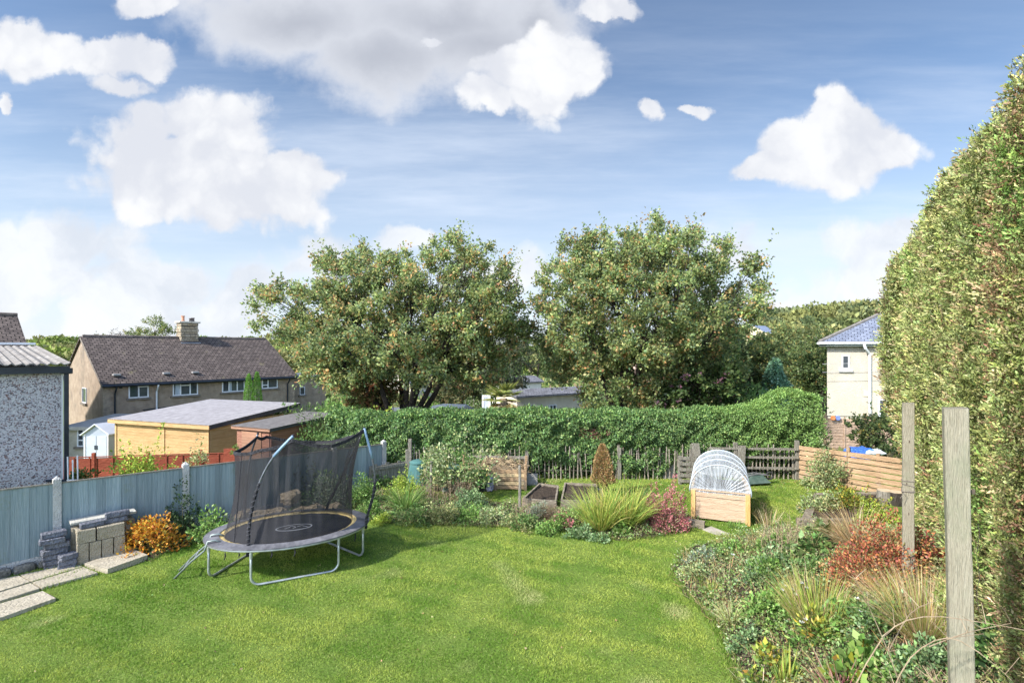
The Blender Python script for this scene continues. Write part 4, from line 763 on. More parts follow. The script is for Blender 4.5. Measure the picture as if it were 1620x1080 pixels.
# woods on the far hills: masses of crowns that read as one
def wood(name, label, spots, pal, leaf, seed):
    rg = np.random.default_rng(seed); A = []
    for (x, y, r, z) in spots:
        n = int(190); q = unit(rg.normal(size=(n, 3))); q[:, 2] = np.abs(q[:, 2])*1.1-.25; p = q*r*(1+.18*noise3(q*3, 2, int(x*7)%99))[:, None]*rg.uniform(.75, 1, (n, 1)); p += np.array([x, y, z+r*.55])
        c = np.array(pal[rg.integers(len(pal))]); A.append(leaves_arr(p, q+rg.normal(size=(n, 3))*.6, leaf*r/4*rg.uniform(.6, 1.4, n), .7, np.clip(c*(1+rg.normal(0, .2, (n, 1))), .01, .8), rng=rg))
        v = q*r*.82+np.array([x, y, z+r*.5])
    V = join(A); tag(foliage(name, V, None, leafmat('far_leaf', .2, .7, .2), (0, 0, 0)), label, 'woods', kind='stuff')
rr = random.Random(12); WP = [(.11, .14, .05), (.15, .18, .06), (.20, .21, .07), (.26, .26, .10), (.10, .14, .06), (.22, .24, .09), (.17, .20, .09)]
sp = []
for i in range(900):
    px = rr.uniform(1195, 1480); Z = 55*(240/55)**rr.random(); x = (px-CX)/FPX*Z; r = rr.uniform(1.6, 3.2)*(1+Z/260); sp.append((x, Z, r, float(hgt(x, Z))-.5))
wood('woodland', 'autumn woodland climbing the hill behind the cream house', sp, WP, 1.15, 4)
sp = []
for i in range(520):
    px = rr.uniform(-40, 900); Z = 130*(290/130)**rr.random(); x = (px-CX)/FPX*Z; r = rr.uniform(2.5, 4.6); sp.append((x, Z, r, float(hgt(x, Z))-.5))
rg = np.random.default_rng(3); n = 42000; Yv = 15.9*(120/15.9)**rg.uniform(0, 1, n); Xv = rg.uniform(-.62, .85, n)*Yv; zv = hgt(Xv, Yv); hv = (.25+.5*np.clip(noise3(np.stack([Xv, Yv, 0*Xv], 1), .6, 7)+.4, 0, 1.3))*rg.uniform(0, 1, n)*(.6+Yv/60); k = ~((FN[0]*(Xv-FO[0])+FN[1]*(Yv-FO[1]) > 0)&(Yv < 24)&(Xv < -4))&~((Xv > 14)&(Yv < 36)); pv = np.stack([Xv, Yv, zv+hv], 1)[k]; m_ = len(pv); tv = pick([((.15, .2, .07), 3), ((.22, .26, .09), 2), ((.30, .28, .13), 1.5), ((.10, .15, .05), 2), ((.35, .27, .15), .6)], m_, .2, rg)*(1+.3*np.clip(noise3(pv, .9, 61), -1, 1))[:, None]; dv = rg.normal(size=(m_, 3)); dv[:, 2] = np.abs(dv[:, 2])
tag(foliage('undergrowth', leaves_arr(pv, dv, (.10+.009*pv[:, 1])*rg.uniform(.6, 1.4, m_), .6, np.clip(tv, .01, .8), rng=rg), None, leafmat('far_leaf', .2, .7, .2), (0, 0, 0)), 'rough mixed undergrowth covering the slope beyond the laurel hedge', 'undergrowth', kind='stuff')
wood('far_woodland', 'sunlit yellow green woodland on the low hill behind the houses', sp, WP[1:4]+[(.24, .30, .07), (.16, .22, .05)], 1.3, 5)

# ================================================================ garden objects
conc = mat('concrete_post', (.40, .39, .37), (.56, .55, .52), rough=.95, scale=5, bump=.3, bscale=40, c3=(.30, .31, .27), s3=3, t3=(.6, .75))
greyw = mat('weathered_wood', (.17, .155, .125), (.32, .30, .25), rough=.85, scale=6, stretch=(5, 5, .5), bump=.35, island=.2, c3=(.12, .12, .09), s3=3, t3=(.6, .75))
palew = mat('new_wood', (.48, .34, .18), (.60, .46, .27), rough=.7, scale=3, stretch=(1, 1, 8), bump=.15, island=.12, c3=(.38, .22, .09), s3=5, t3=(.7, .76))
lapw = mat('larch_slat', (.28, .18, .10), (.43, .30, .18), rough=.8, scale=3, stretch=(1, 1, 7), bump=.2, island=.22, c3=(.28, .24, .19), s3=2, t3=(.55, .7))
sleeper = mat('sleeper_wood', (.15, .125, .095), (.30, .26, .20), rough=.9, scale=6, stretch=(1, 1, 4), bump=.35, island=.15)
redw = mat('red_stain', (.26, .055, .030), (.36, .09, .048), rough=.8, scale=3, stretch=(1, 1, 6), bump=.2, island=.15)
V3 = lambda p, z: Vector((p[0], p[1], z))
FD3 = Vector((FD[0], FD[1], 0)); FN3 = Vector((FN[0], FN[1], 0)); FO3 = Vector((FO[0], FO[1], 0))

def blue_fence():
    h = thing('board_fence', 'blue grey upright board fence with concrete posts along the lawn', 'fence', (FO[0], FO[1], 0))
    bm_ = mat('blue_boards', (.20, .265, .28), (.30, .355, .365), rough=.85, scale=5, stretch=(9, 9, .22), bump=.12, island=.2, c3=(.22, .25, .16), s3=1.6, t3=(.56, .72), detail=9)
    st = [-3.9, -1.95, 0, 1.95, 3.75, 5.2, 6.65]; top = lambda s: 1.46-.038*s
    for i, s in enumerate(st):
        p = FO3+FD3*s; q = MB(); w = .11; zt = top(s)
        q.obox(p-FD3*w/2-FN3*w/2+Vector((0, 0, -.1)), FD3*w, FN3*w, Vector((0, 0, zt+.06))); q.prism([V3(p-FD3*w/2-FN3*w/2, zt-.04), V3(p+FD3*w/2-FN3*w/2, zt-.04), V3(p+FD3*w/2+FN3*w/2, zt-.04), V3(p-FD3*w/2+FN3*w/2, zt-.04)], Vector((0, 0, .02)))
        a = MB(); n0 = .10
        q.add([V3(p-FD3*.05-FN3*.05, zt-.02), V3(p+FD3*.05-FN3*.05, zt-.02), V3(p+FD3*.05+FN3*.05, zt-.02), V3(p-FD3*.05+FN3*.05, zt-.02), V3(p, zt+.035)], [(0, 1, 4), (1, 2, 4), (2, 3, 4), (3, 0, 4)])
        build('post', q, conc, h)
    for a, b in zip(st, st[1:]):
        q = MB(); s = a+.06; L = b-.06
        k = 0
        while s < L-.02:
            w = min(.118, L-s); za = top(s)-.10; o = FO3+FD3*s+FN3*(-.012 if k % 2 else -.020)
            q.obox(V3(o, .17), FD3*(w+.006), FN3*.014, Vector((0, 0, za-.17))); s += w; k += 1
        build('panel', q, bm_, h)
        c = MB(); c.obox(V3(FO3+FD3*(a+.06)-FN3*.032, top(a)-.10), FD3*(b-a-.12)+Vector((0, 0, top(b)-top(a))), FN3*.05, Vector((0, 0, .022))); build('capping_rail', c, greyw, h)
        g = MB(); g.obox(V3(FO3+FD3*(a+.05)-FN3*.022, -.1), FD3*(b-a-.1), FN3*.05, Vector((0, 0, .265))); build('gravel_board', g, conc, h)
    # low stone edging along the foot near the pavers
    q = MB(); s = -3.6; rr = random.Random(8)
    e = thing('stone_edging', 'low rough stone edging along the foot of the blue fence by the pavers', 'edging', V3(FO3-FD3*2, 0))
    while s < -.05: w = rr.uniform(.22, .4); q.rock(V3(FO3+FD3*(s+w/2)-FN3*.13, .055), w, .14, .17, math.atan2(FD[1], FD[0]), int(s*100), .06); s += w
    build('stone', q, mat('dark_stone', (.12, .11, .09), (.24, .22, .19), scale=8, bump=.4, island=.2), e); e.children[0]['kind'] = 'stuff'
blue_fence()
def red_fence():
    a = P(100, 722, 17.0); b = P(374, 714, 18.0); d = Vector((b.x-a.x, b.y-a.y, 0)); L = d.length; d.normalize(); n = Vector((d.y, -d.x, 0)); h = thing('panel_fence', 'low rust red panel fence in front of the timber sheds', 'fence', (a.x, a.y, -1)); zt = lambda t: a.z+(b.z-a.z)*t/L
    np_ = 4; w = L/3.25; s = -w*.45; k = 0
    while s < L:
        e = min(s+w, L+.5); q = MB(); z = -1.05
        while z < zt(s)-.12: q.obox(V3(a+d*(s+.05), z), d*(e-s-.1), n*.02+Vector((0, 0, .0)), Vector((0, 0, .085))); q.v = q.v; z += .088
        for t in (0, .33, .66, .97): q.obox(V3(a+d*(s+.05+(e-s-.14)*t)+n*.021, -1.05), d*.045, n*.02, Vector((0, 0, zt(s)+1.0)))
        q.obox(V3(a+d*(s+.05)-n*.01, zt(s)-.055), d*(e-s-.1), n*.05, Vector((0, 0, .03))); build('panel', q, redw, h)
        p = MB(); p.obox(V3(a+d*(s-.045)-n*.03, -1.1), d*.09, n*.09, Vector((0, 0, zt(s)+1.2))); build('post', p, redw, h); s = e if e < L else 99
    p = MB(); p.obox(V3(b-d*.4, -1.1), d*.5, n*.06, Vector((0, 0, b.z+1.22))); build('end_board', p, redw, h)
red_fence()
# white rail and dark stone block behind the blue fence
def behind_garage():
    h = thing('white_railing', 'short white metal railing standing behind the blue fence by the garage', 'railing', tuple(P(112, 766, 10.6)))
    for px, y0 in ((107, 722), (115, 727), (122.5, 720)):
        q = MB(); q.tube([P(px, y0, 10.6), P(px+.8, 766, 10.6)], .014, 8); build('rail', q, white_plastic, h)
    q = MB(); q.tube([P(105, 759, 10.6), P(126, 759, 10.6)], .012, 6); build('cross_bar', q, white_plastic, h)
    a = P(98, 776, 10.2); q = MB(); q.cbox((a.x+.18, a.y+.15, a.z+.02), .46, .22, .24, .84, .02, .006); q.cbox((a.x+.45, a.y+.43, a.z+.03), .34, .22, .22, .84, .02, .006); q.cbox((a.x+.3, a.y+.3, -.25), .8, .2, .9, .84, .02)
    tag(build('stone_block', q, mat('dark_block', (.07, .065, .07), (.14, .13, .13), scale=9, bump=.3), origin=(a.x, a.y, -.6)), 'dark stone blocks on the wall end beside the garage corner', 'stone block')
behind_garage()

# ---- pavers
slabm = mat('buff_slab', (.30, .265, .20), (.42, .375, .29), rough=.95, scale=3, bump=.25, bscale=30, island=.08, c3=(.28, .25, .18), s3=2.4, t3=(.56, .7), detail=9)
PAVED = []
for pts, lb, hz in ((((-60, 932), (30, 914), (48, 924), (-60, 958)), 'narrow buff paving slab against the stone edging at the picture edge', .045), (((-60, 960), (49, 925.5), (63, 935), (-60, 974)), 'buff paving slab in the middle of the three at the picture edge', .045),
                (((-60, 977), (68, 938.5), (89, 951), (-60, 1003)), 'large pale paving slab at the lawn edge, lowest in the photo', .045), (((32, 913), (119, 893), (131, 899), (49.5, 924)), 'buff paving slab in front of the dark block stack', .045),
                (((51, 925), (132, 900), (155, 910), (66, 934)), 'buff paving slab between the dark block stack and the lawn', .045), (((133, 898), (205, 873), (234, 886), (170, 908)), 'thick raised buff paving slab under the concrete block bench', .085)):
    pg = gpoly(pts); PAVED.append(pg); c = sum((Vector((x, y, 0)) for x, y in pg), Vector())/4
    q = MB(); q.prism([Vector((c.x+(x-c.x)*.99, c.y+(y-c.y)*.985, -.05)) for x, y in pg], Vector((0, 0, hz+.05))); tag(build('paving_slab', q, slabm, origin=(c.x, c.y, 0)), lb, 'paving slab', 'buff paving slabs by the fence')
lawn()

# ---- block stacks
blkm = mat('slate_block', (.10, .105, .125), (.21, .22, .26), rough=.9, scale=9, bump=.6, bscale=25, island=.2); cb = mat('concrete_block', (.31, .27, .195), (.42, .37, .28), rough=.95, scale=6, bump=.3, bscale=50, island=.1, c3=(.20, .18, .10), s3=4, t3=(.55, .7))
def blocks():
    g = G(86, 902); rz = math.atan2(FD[1], FD[0]); rr = random.Random(2); z = .0
    g = g+FN3*.12
    words_ = ['bottom', 'second', 'third', 'fourth', 'fifth', 'sixth', 'top']
    for k in range(7):
        o = g+FD3*rr.uniform(-.02, .05)+FN3*rr.uniform(-.03, .02); hh = rr.uniform(.082, .094); q = MB(); q.cbox((o.x, o.y, z+hh/2), .33, .19, hh, rz+rr.uniform(-.12, .12), .012, .006)
        tag(build('walling_block', q, blkm, origin=(o.x, o.y, z)), f'dark grey walling block, {words_[k]} of the leaning stack by the first concrete post' if k not in (0, 6) else f'dark grey walling block at the {words_[k]} of the leaning stack by the first concrete post', 'stone block', 'dark walling blocks'); z += hh+.002
    z = 0; g2 = G(100, 900)
    for k in range(3):
        q = MB(); hh = .085; o = g2+FD3*rr.uniform(-.02, .02); q.cbox((o.x+.05, o.y+.04, z+hh/2), .24, .16, hh, rz+rr.uniform(-.2, .2), .012, .006)
        tag(build('walling_block', q, blkm, origin=(o.x, o.y, z)), f'{("bottom", "middle", "upper")[k]} dark grey block of the short pile between the stack and the bench', 'stone block', 'dark walling blocks'); z += hh+.002
    b = G(121, 897); e = G(199, 880); d = V3(e-b, 0).normalized(); n = Vector((-d.y, d.x, 0)); rz = math.atan2(d.y, d.x); L = (e-b).length; w = L/4; z0 = .0
    for k in range(4):
        o = b+d*(w*(k+.5))+n*.13; q = MB(); q.cbox((o.x, o.y, .19), w-.012, .25, .38, rz, .008, .004); tag(build('concrete_block', q, cb, origin=(o.x, o.y, 0)), f'upright buff concrete block, {("the mossy corner one", "second from the mossy corner", "third from the mossy corner", "nearest the orange shrub")[k]} of the bottom row', 'concrete block', 'concrete blocks of the makeshift bench')
    for k, (ln, off) in enumerate(((.26, .0), (L-.28, .27))):
        o = b+d*(off+ln/2)+n*.12; q = MB(); q.cbox((o.x, o.y, .38+.115), ln-.008, .24, .22, rz, .008, .004); tag(build('concrete_block', q, cb, origin=(o.x, o.y, .38)), ('short buff concrete block on top of the bottom row corner', 'long buff concrete block lying on top of the bottom row')[k], 'concrete block', 'concrete blocks of the makeshift bench')
    for k, (t, hh) in enumerate(((.06, .26), (.62, .10))):
        o = b+d*(t+.05)+n*.36; q = MB(); q.cbox((o.x, o.y, .30), .30, .2, .60, rz, .01, .004); tag(build('concrete_block', q, cb, origin=(o.x, o.y, 0)), ('tall buff block carrying the slab end next to the dark stack', 'tall buff block carrying the slab end next to the orange shrub')[k], 'concrete block', 'concrete blocks of the makeshift bench')
    o = b+d*.40+n*.34; q = MB(); q.cbox((o.x, o.y, .70), .92, .27, .045, rz, .008, .003); tag(build('coping_slab', q, mat('pale_coping', (.36, .345, .30), (.46, .445, .39), scale=5, bump=.2), origin=(o.x, o.y, .68)), 'pale flat coping slab laid across the concrete blocks as a bench top', 'slab')
    for k, (t, nn, z, ln, wd) in enumerate(((.22, .14, .655, .33, 'lying tilted on the bench, nearer the dark stack'), (.55, .17, .655, .33, 'lying on the bench, the lower of two nearer the orange shrub'), (.57, .17, .745, .34, 'lying on the bench, the upper of two nearer the orange shrub'))):
        o = b+d*t+n*nn; q = MB(); q.cbox((o.x, o.y, z), ln, .13, .085, rz+(.06, -.03, .02)[k], .01, .005); tag(build('walling_block', q, blkm, origin=(o.x, o.y, z-.04)), 'dark grey walling block '+wd, 'stone block', 'dark walling blocks')
blocks()

# ---- trampoline
def trampoline():
    c = Vector((-3.867, 8.845, 0)); e1 = Vector((.931, .365, 0)); e2 = Vector((-.365, .931, 0)); A, B = 1.292, .943
    E = lambda th, k=1, z=.58, dz=0: c+e1*(A*k*math.cos(th))+e2*(B*k*math.sin(th))+Vector((0, 0, z+dz)); N = 96; TH = [2*PI*i/N for i in range(N)]
    proj = lambda p: (CX+FPX*p.x/p.y, HY+FPX*(CAM_H-p.z)/p.y)
    def th_at(px, front): 
        best = [(abs(proj(E(t))[0]-px), t) for t in [2*PI*i/720 for i in range(720)] if (proj(E(t))[1] > HY+FPX*(CAM_H-.58)/(c.y+(px-453)/130*.55)) == front]; return min(best)[1]
    h = thing('trampoline', 'oval garden trampoline with sagging black safety net on the lawn', 'trampoline', c)
    steel = mat('galvanised_steel', (.33, .36, .36), (.50, .53, .53), rough=.38, scale=6, metal=.55); pad = mat('grey_pad', (.085, .085, .095), (.16, .16, .175), rough=.6, scale=4, bump=.25, bscale=9)
    matm = mat('black_mat', (.022, .022, .026), (.045, .045, .05), rough=.7, scale=3); blackf = mat('black_fabric', (.014, .014, .018), (.04, .04, .048), rough=.8, scale=14, bump=.4)
    q = MB(); q.tube([E(t, 1.0, .565) for t in TH+[0]], .021, 10, cap=False); build('frame_ring', q, steel, h, smooth=True)
    def annulus(k0, k1, z0, z1, th=.012, wob=0):
        q = MB(); V = []; F = []
        for i, t in enumerate(TH):
            w = wob*math.sin(i*2.3)*math.cos(i*.9); V += [E(t, k0+w*.25, z0+w), E(t, k1, z1), E(t, k1, z1-th), E(t, k0+w*.25, z0-th+w)]
        for i in range(N):
            a = 4*i; b = 4*((i+1) % N)
            for j in range(4): F.append((a+j, a+(j+1) % 4, b+(j+1) % 4, b+j)[::-1])
        return q.add(V, F)
    build('spring_pad', annulus(.85, 1.025, .615, .597, .02), pad, h, smooth=False)
    build('pad_trim', annulus(.785, .852, .585, .607, .006, .006), mat('yellow_trim', (.50, .37, .13), (.62, .49, .24), rough=.7, scale=8, bump=.3), h)
    q = MB(); q.add([E(t, .80, .575) for t in TH]+[E(t, .80, .568) for t in TH], [tuple(range(N)), tuple(range(N, 2*N))[::-1]]+[(i, N+i, N+(i+1) % N, (i+1) % N) for i in range(N)]); mo = build('jumping_mat', q, matm, h)
    # the emblem: an open oval ring, thicker below, with a small peak-like stroke
    q = MB(); V = []; F = []; lc = Vector(c)+e1*.05+e2*.0
    g0 = lc+Vector((0, 0, .5785)); M = 64
    for i in range(M): t = 2*PI*i/M; w = .022+.02*max(0, -math.sin(t+.25)); V += [g0+e1*(.30*math.cos(t))+e2*(.165*math.sin(t)), g0+e1*((.30-w)*math.cos(t))+e2*((.165-w)*math.sin(t))]
    for i in range(M): a = 2*i; b = 2*((i+1) % M); F.append((a, a+1, b+1, b)[::-1])
    q.add(V, F)
    for pts in (((-.15, -.02), (-.08, .03), (-.05, .09), (.0, .05)), ((.0, .05), (.03, .0), (-.02, -.04)), ((.05, .03), (.12, .06), (.2, -.02), (.22, -.05))):
        for p_, r_ in zip(pts, pts[1:]):
            a = g0+e1*p_[0]+e2*p_[1]; b = g0+e1*r_[0]+e2*r_[1]; s = (b-a).cross(Vector((0, 0, 1))).normalized()*.009; q.add([a-s, b-s, b+s, a+s], [(0, 1, 2, 3)])
    build('emblem', q, mat('pale_print', (.42, .43, .45), (.55, .56, .58), rough=.7, scale=9), mo)
    # three U-shaped legs
    for pa, fa, pb, fb in ((396, True, 537, True), (328, True, 412, False), (576, True, 505, False)):
        a = E(th_at(pa, fa), .985, .56); b = E(th_at(pb, fb), .985, .56); d = (b-a); d.z = 0; L = d.length; d.normalize(); z0 = .022; a0 = V3(a, z0); b0 = V3(b, z0); R = .13
        arc = lambda o, s: [V3(o, 0)+d*s*(R*(1-math.cos(t)))+Vector((0, 0, z0+R*(1-math.sin(t)))) for t in [PI/2*i/6 for i in range(7)]]
        q = MB(); q.tube([a, V3(a, .3)]+arc(a, 1)+arc(b, -1)[::-1]+[V3(b, .3), b], .019, 10); lo = build('leg', q, steel, h, smooth=True)
        for o in (a, b): s = MB(); s.tube([V3(o, .555), V3(o, .44)], .024, 10); build('leg_socket', s, steel, lo)
    # enclosure poles: steel with dark foam and strapping, blue sleeve near the top
    blue = mat('blue_sleeve', (.16, .25, .38), (.24, .34, .47), rough=.4, scale=3)
    polespx = [((392, 880), [(393, 850), (395, 825), (402, 790), (414, 755), (433, 722)], (464, 689), 7.95, 8.15, 7.9), ((387, 838), [(387, 820), (388, 790), (392, 750), (398, 715)], (408, 686), 9.25, 9.1, 9.2), ((579, 835), [(580, 820), (590, 785), (593, 760), (589, 725)], (576, 677), 9.0, 8.8, 9.0), ((515, 820), [(518, 800), (530, 775), (545, 745), (556, 720)], (571, 690), 9.75, 9.5, 9.7)]
    tops = []
    for bpx, mid, tpx, zb, zt, zm in polespx:
        pts = [P(*bpx, zb)]+[P(*m_, zb+(zt-zb)*(i+1)/(len(mid)+1)) for i, m_ in enumerate(mid)]+[P(*tpx, zt)]
        # smooth it
        Q = []
        for i in range(len(pts)-1):
            p0 = pts[max(i-1, 0)]; p1 = pts[i]; p2 = pts[i+1]; p3 = pts[min(i+2, len(pts)-1)]
            for t in (0, .25, .5, .75): Q.append(.5*((2*p1)+(p2-p0)*t+(2*p0-5*p1+4*p2-p3)*t*t+(3*p1-p0-3*p2+p3)*t**3))
        Q.append(pts[-1]); n = len(Q); q = MB(); k = int(n*.66); q.tube(Q, .017, 8); po = build('pole', q, mat('dark_steel', (.10, .105, .12), (.2, .21, .24), rough=.35, scale=8, metal=.4), h, smooth=True)
        q = MB(); q.tube(Q[:k], [.024+.004*math.sin(i*2.1) for i in range(k)], 8); build('foam_sleeve', q, blackf, po, smooth=True)
        if bpx[0] in (392, 579): q = MB(); q.tube(Q[int(n*.8):], .023, 8); build('blue_sleeve', q, blue, po, smooth=True)
        rr = random.Random(n); sp_ = MB(); LC = []
        for i in range(1, 2): pass
        for i in range(1, k):      # lacing round the sleeve
            LC.extend([Q[i].lerp(Q[i+1 if i+1 < n else i], t/8)+Vector((.031*math.cos(t*PI/4), .031*math.sin(t*PI/4), 0)) for t in range(8)])
        sp_.tube(LC, .003, 5); build('lacing', sp_, mat('grey_cord', (.06, .06, .07), (.16, .16, .18), rough=.7, scale=30), po)
        tops.append(Q[-1]); cp = MB(); cp.lathe(Q[-1]-Vector((0, 0, .01)), [(.021, 0), (.021, .02), (.012, .035)], 8); build('pole_cap', cp, blackf, po)
    # net: top edge follows the pole tops and sags between them; bottom is laced round the mat
    TP = [(th_at(577, True)-.0, P(577, 677, 8.8)), (th_at(540, False), P(555, 688, 9.4)), (PI/2, P(500, 697, 9.75)), (th_at(430, False), P(422, 688, 9.35)), (th_at(395, False)+.25, P(407, 689, 9.1)), (th_at(330, True), P(369, 714, 8.5)), (th_at(395, True), P(410, 710, 8.2)), (th_at(465, True), P(463, 693, 8.12)), (th_at(530, True), P(525, 703, 8.35))]
    tp = sorted((t % (2*PI), p) for t, p in TP); M = 120; K = 14
    def topat(t):
        t = t % (2*PI)
        for i in range(len(tp)):
            t0, p0 = tp[i]; t1, p1 = tp[(i+1) % len(tp)]
            if i == len(tp)-1: t1 += 2*PI
            if t0 <= t < t1 or (i == len(tp)-1 and t+2*PI < t1): tt = t if t >= t0 else t+2*PI; f = (tt-t0)/(t1-t0); return p0.lerp(p1, f)-Vector((0, 0, .035*math.sin(PI*f)))
        return tp[0][1]
    V = []; F = []; bands = MB()
    rr = random.Random(5)
    for i in range(M):
        t = 2*PI*i/M; bt = E(t, .80, .60); tpz = topat(t); fold = .03*math.sin(i*1.9)+.02*math.sin(i*.7)
        for k in range(K+1): f = k/K; p = bt.lerp(tpz, f); r_ = V3(p-c, 0).normalized(); V.append(p+r_*(-.10*math.sin(PI*f)+fold*math.sin(PI*f)))
    for i in range(M):
        for k in range(K): a = i*(K+1)+k; b = ((i+1) % M)*(K+1)+k; F.append((a, b, b+1, a+1))
    q = MB(); q.add(V, F)
    nm, nt, b = newmat('net_mesh'); N_ = nt.nodes; L_ = nt.links; b.inputs['Base Color'].default_value = (.018, .018, .022, 1); b.inputs['Roughness'].default_value = .8
    tcn = N_.new('ShaderNodeTexCoord'); nz = N_.new('ShaderNodeTexNoise'); nz.inputs['Scale'].default_value = 2.2; L_.new(tcn.outputs['Object'], nz.inputs['Vector']); mr = N_.new('ShaderNodeMapRange'); mr.inputs[3].default_value = .46; mr.inputs[4].default_value = .68; L_.new(nz.outputs['Fac'], mr.inputs[0])
    tb = N_.new('ShaderNodeBsdfTransparent'); ms = N_.new('ShaderNodeMixShader'); L_.new(mr.outputs[0], ms.inputs[0]); L_.new(tb.outputs[0], ms.inputs[1]); L_.new(b.outputs[0], ms.inputs[2]); L_.new(ms.outputs[0], N_['Material Output'].inputs[0])
    net = build('safety_net', q, nm, h, smooth=True)
    V = []; F = []
    for i in range(M):
        t = 2*PI*i/M; p = topat(t); r_ = V3(p-c, 0).normalized()*.008; V += [p+r_, p+r_-Vector((0, 0, .055)), p-r_-Vector((0, 0, .055)), p-r_]
    for i in range(M):
        a = 4*i; b_ = 4*((i+1) % M)
        for j in range(4): F.append((a+j, a+(j+1) % 4, b_+(j+1) % 4, b_+j))
    q = MB(); q.add(V, F); build('net_top_band', q, blackf, net)
    for px in (375,):   # gathered folds of net at the two ends
        q = MB(); t = th_at(px, True) if px > 400 else th_at(345, True); a = E(t, .80, .6); b_ = topat(t)
        q.tube([a, a.lerp(b_, .3)+e2*.04, a.lerp(b_, .65), b_], [.006, .010, .007, .005], 5)
        build('net_seam', q, blackf, net)
    for px, ln in ((358, .13), (430, .10), (466, .12), (560, .14), (380, .07)):      # hanging ties under the rim
        a = E(th_at(px, True), 1.02, .55); q = MB(); q.tube([a, a+Vector((.01, 0, -ln*.5)), a+Vector((-.015, .01, -ln))], [.006, .012, .008], 5); build('tie', q, blackf, h)
    # ladder hooked over the far-left rim
    lp = MB(); b0 = G(275, 916); b1 = b0+e2*.34; t0 = E(th_at(331, True), 1.0, .60)
    for b_, off in ((b0, Vector()), (b1, e2*.30)):
        o = t0+off*1.0; lp.tube([b_, b_.lerp(o, .5), o-Vector((.06, .02, .10)), o+Vector((-.02, 0, .035)), o+Vector((.08, .03, .045)), o+Vector((.16, .06, .0))], .016, 8)
    lo = build('ladder', lp, mat('green_grey_steel', (.17, .21, .20), (.27, .31, .3), rough=.4, scale=6, metal=.4), h, smooth=True)
    for f in (.3, .6): q = MB(); q.tube([b0.lerp(t0, f), b1.lerp(t0+e2*.30, f)], .014, 8); build('ladder_rung', q, steel, lo)
trampoline()

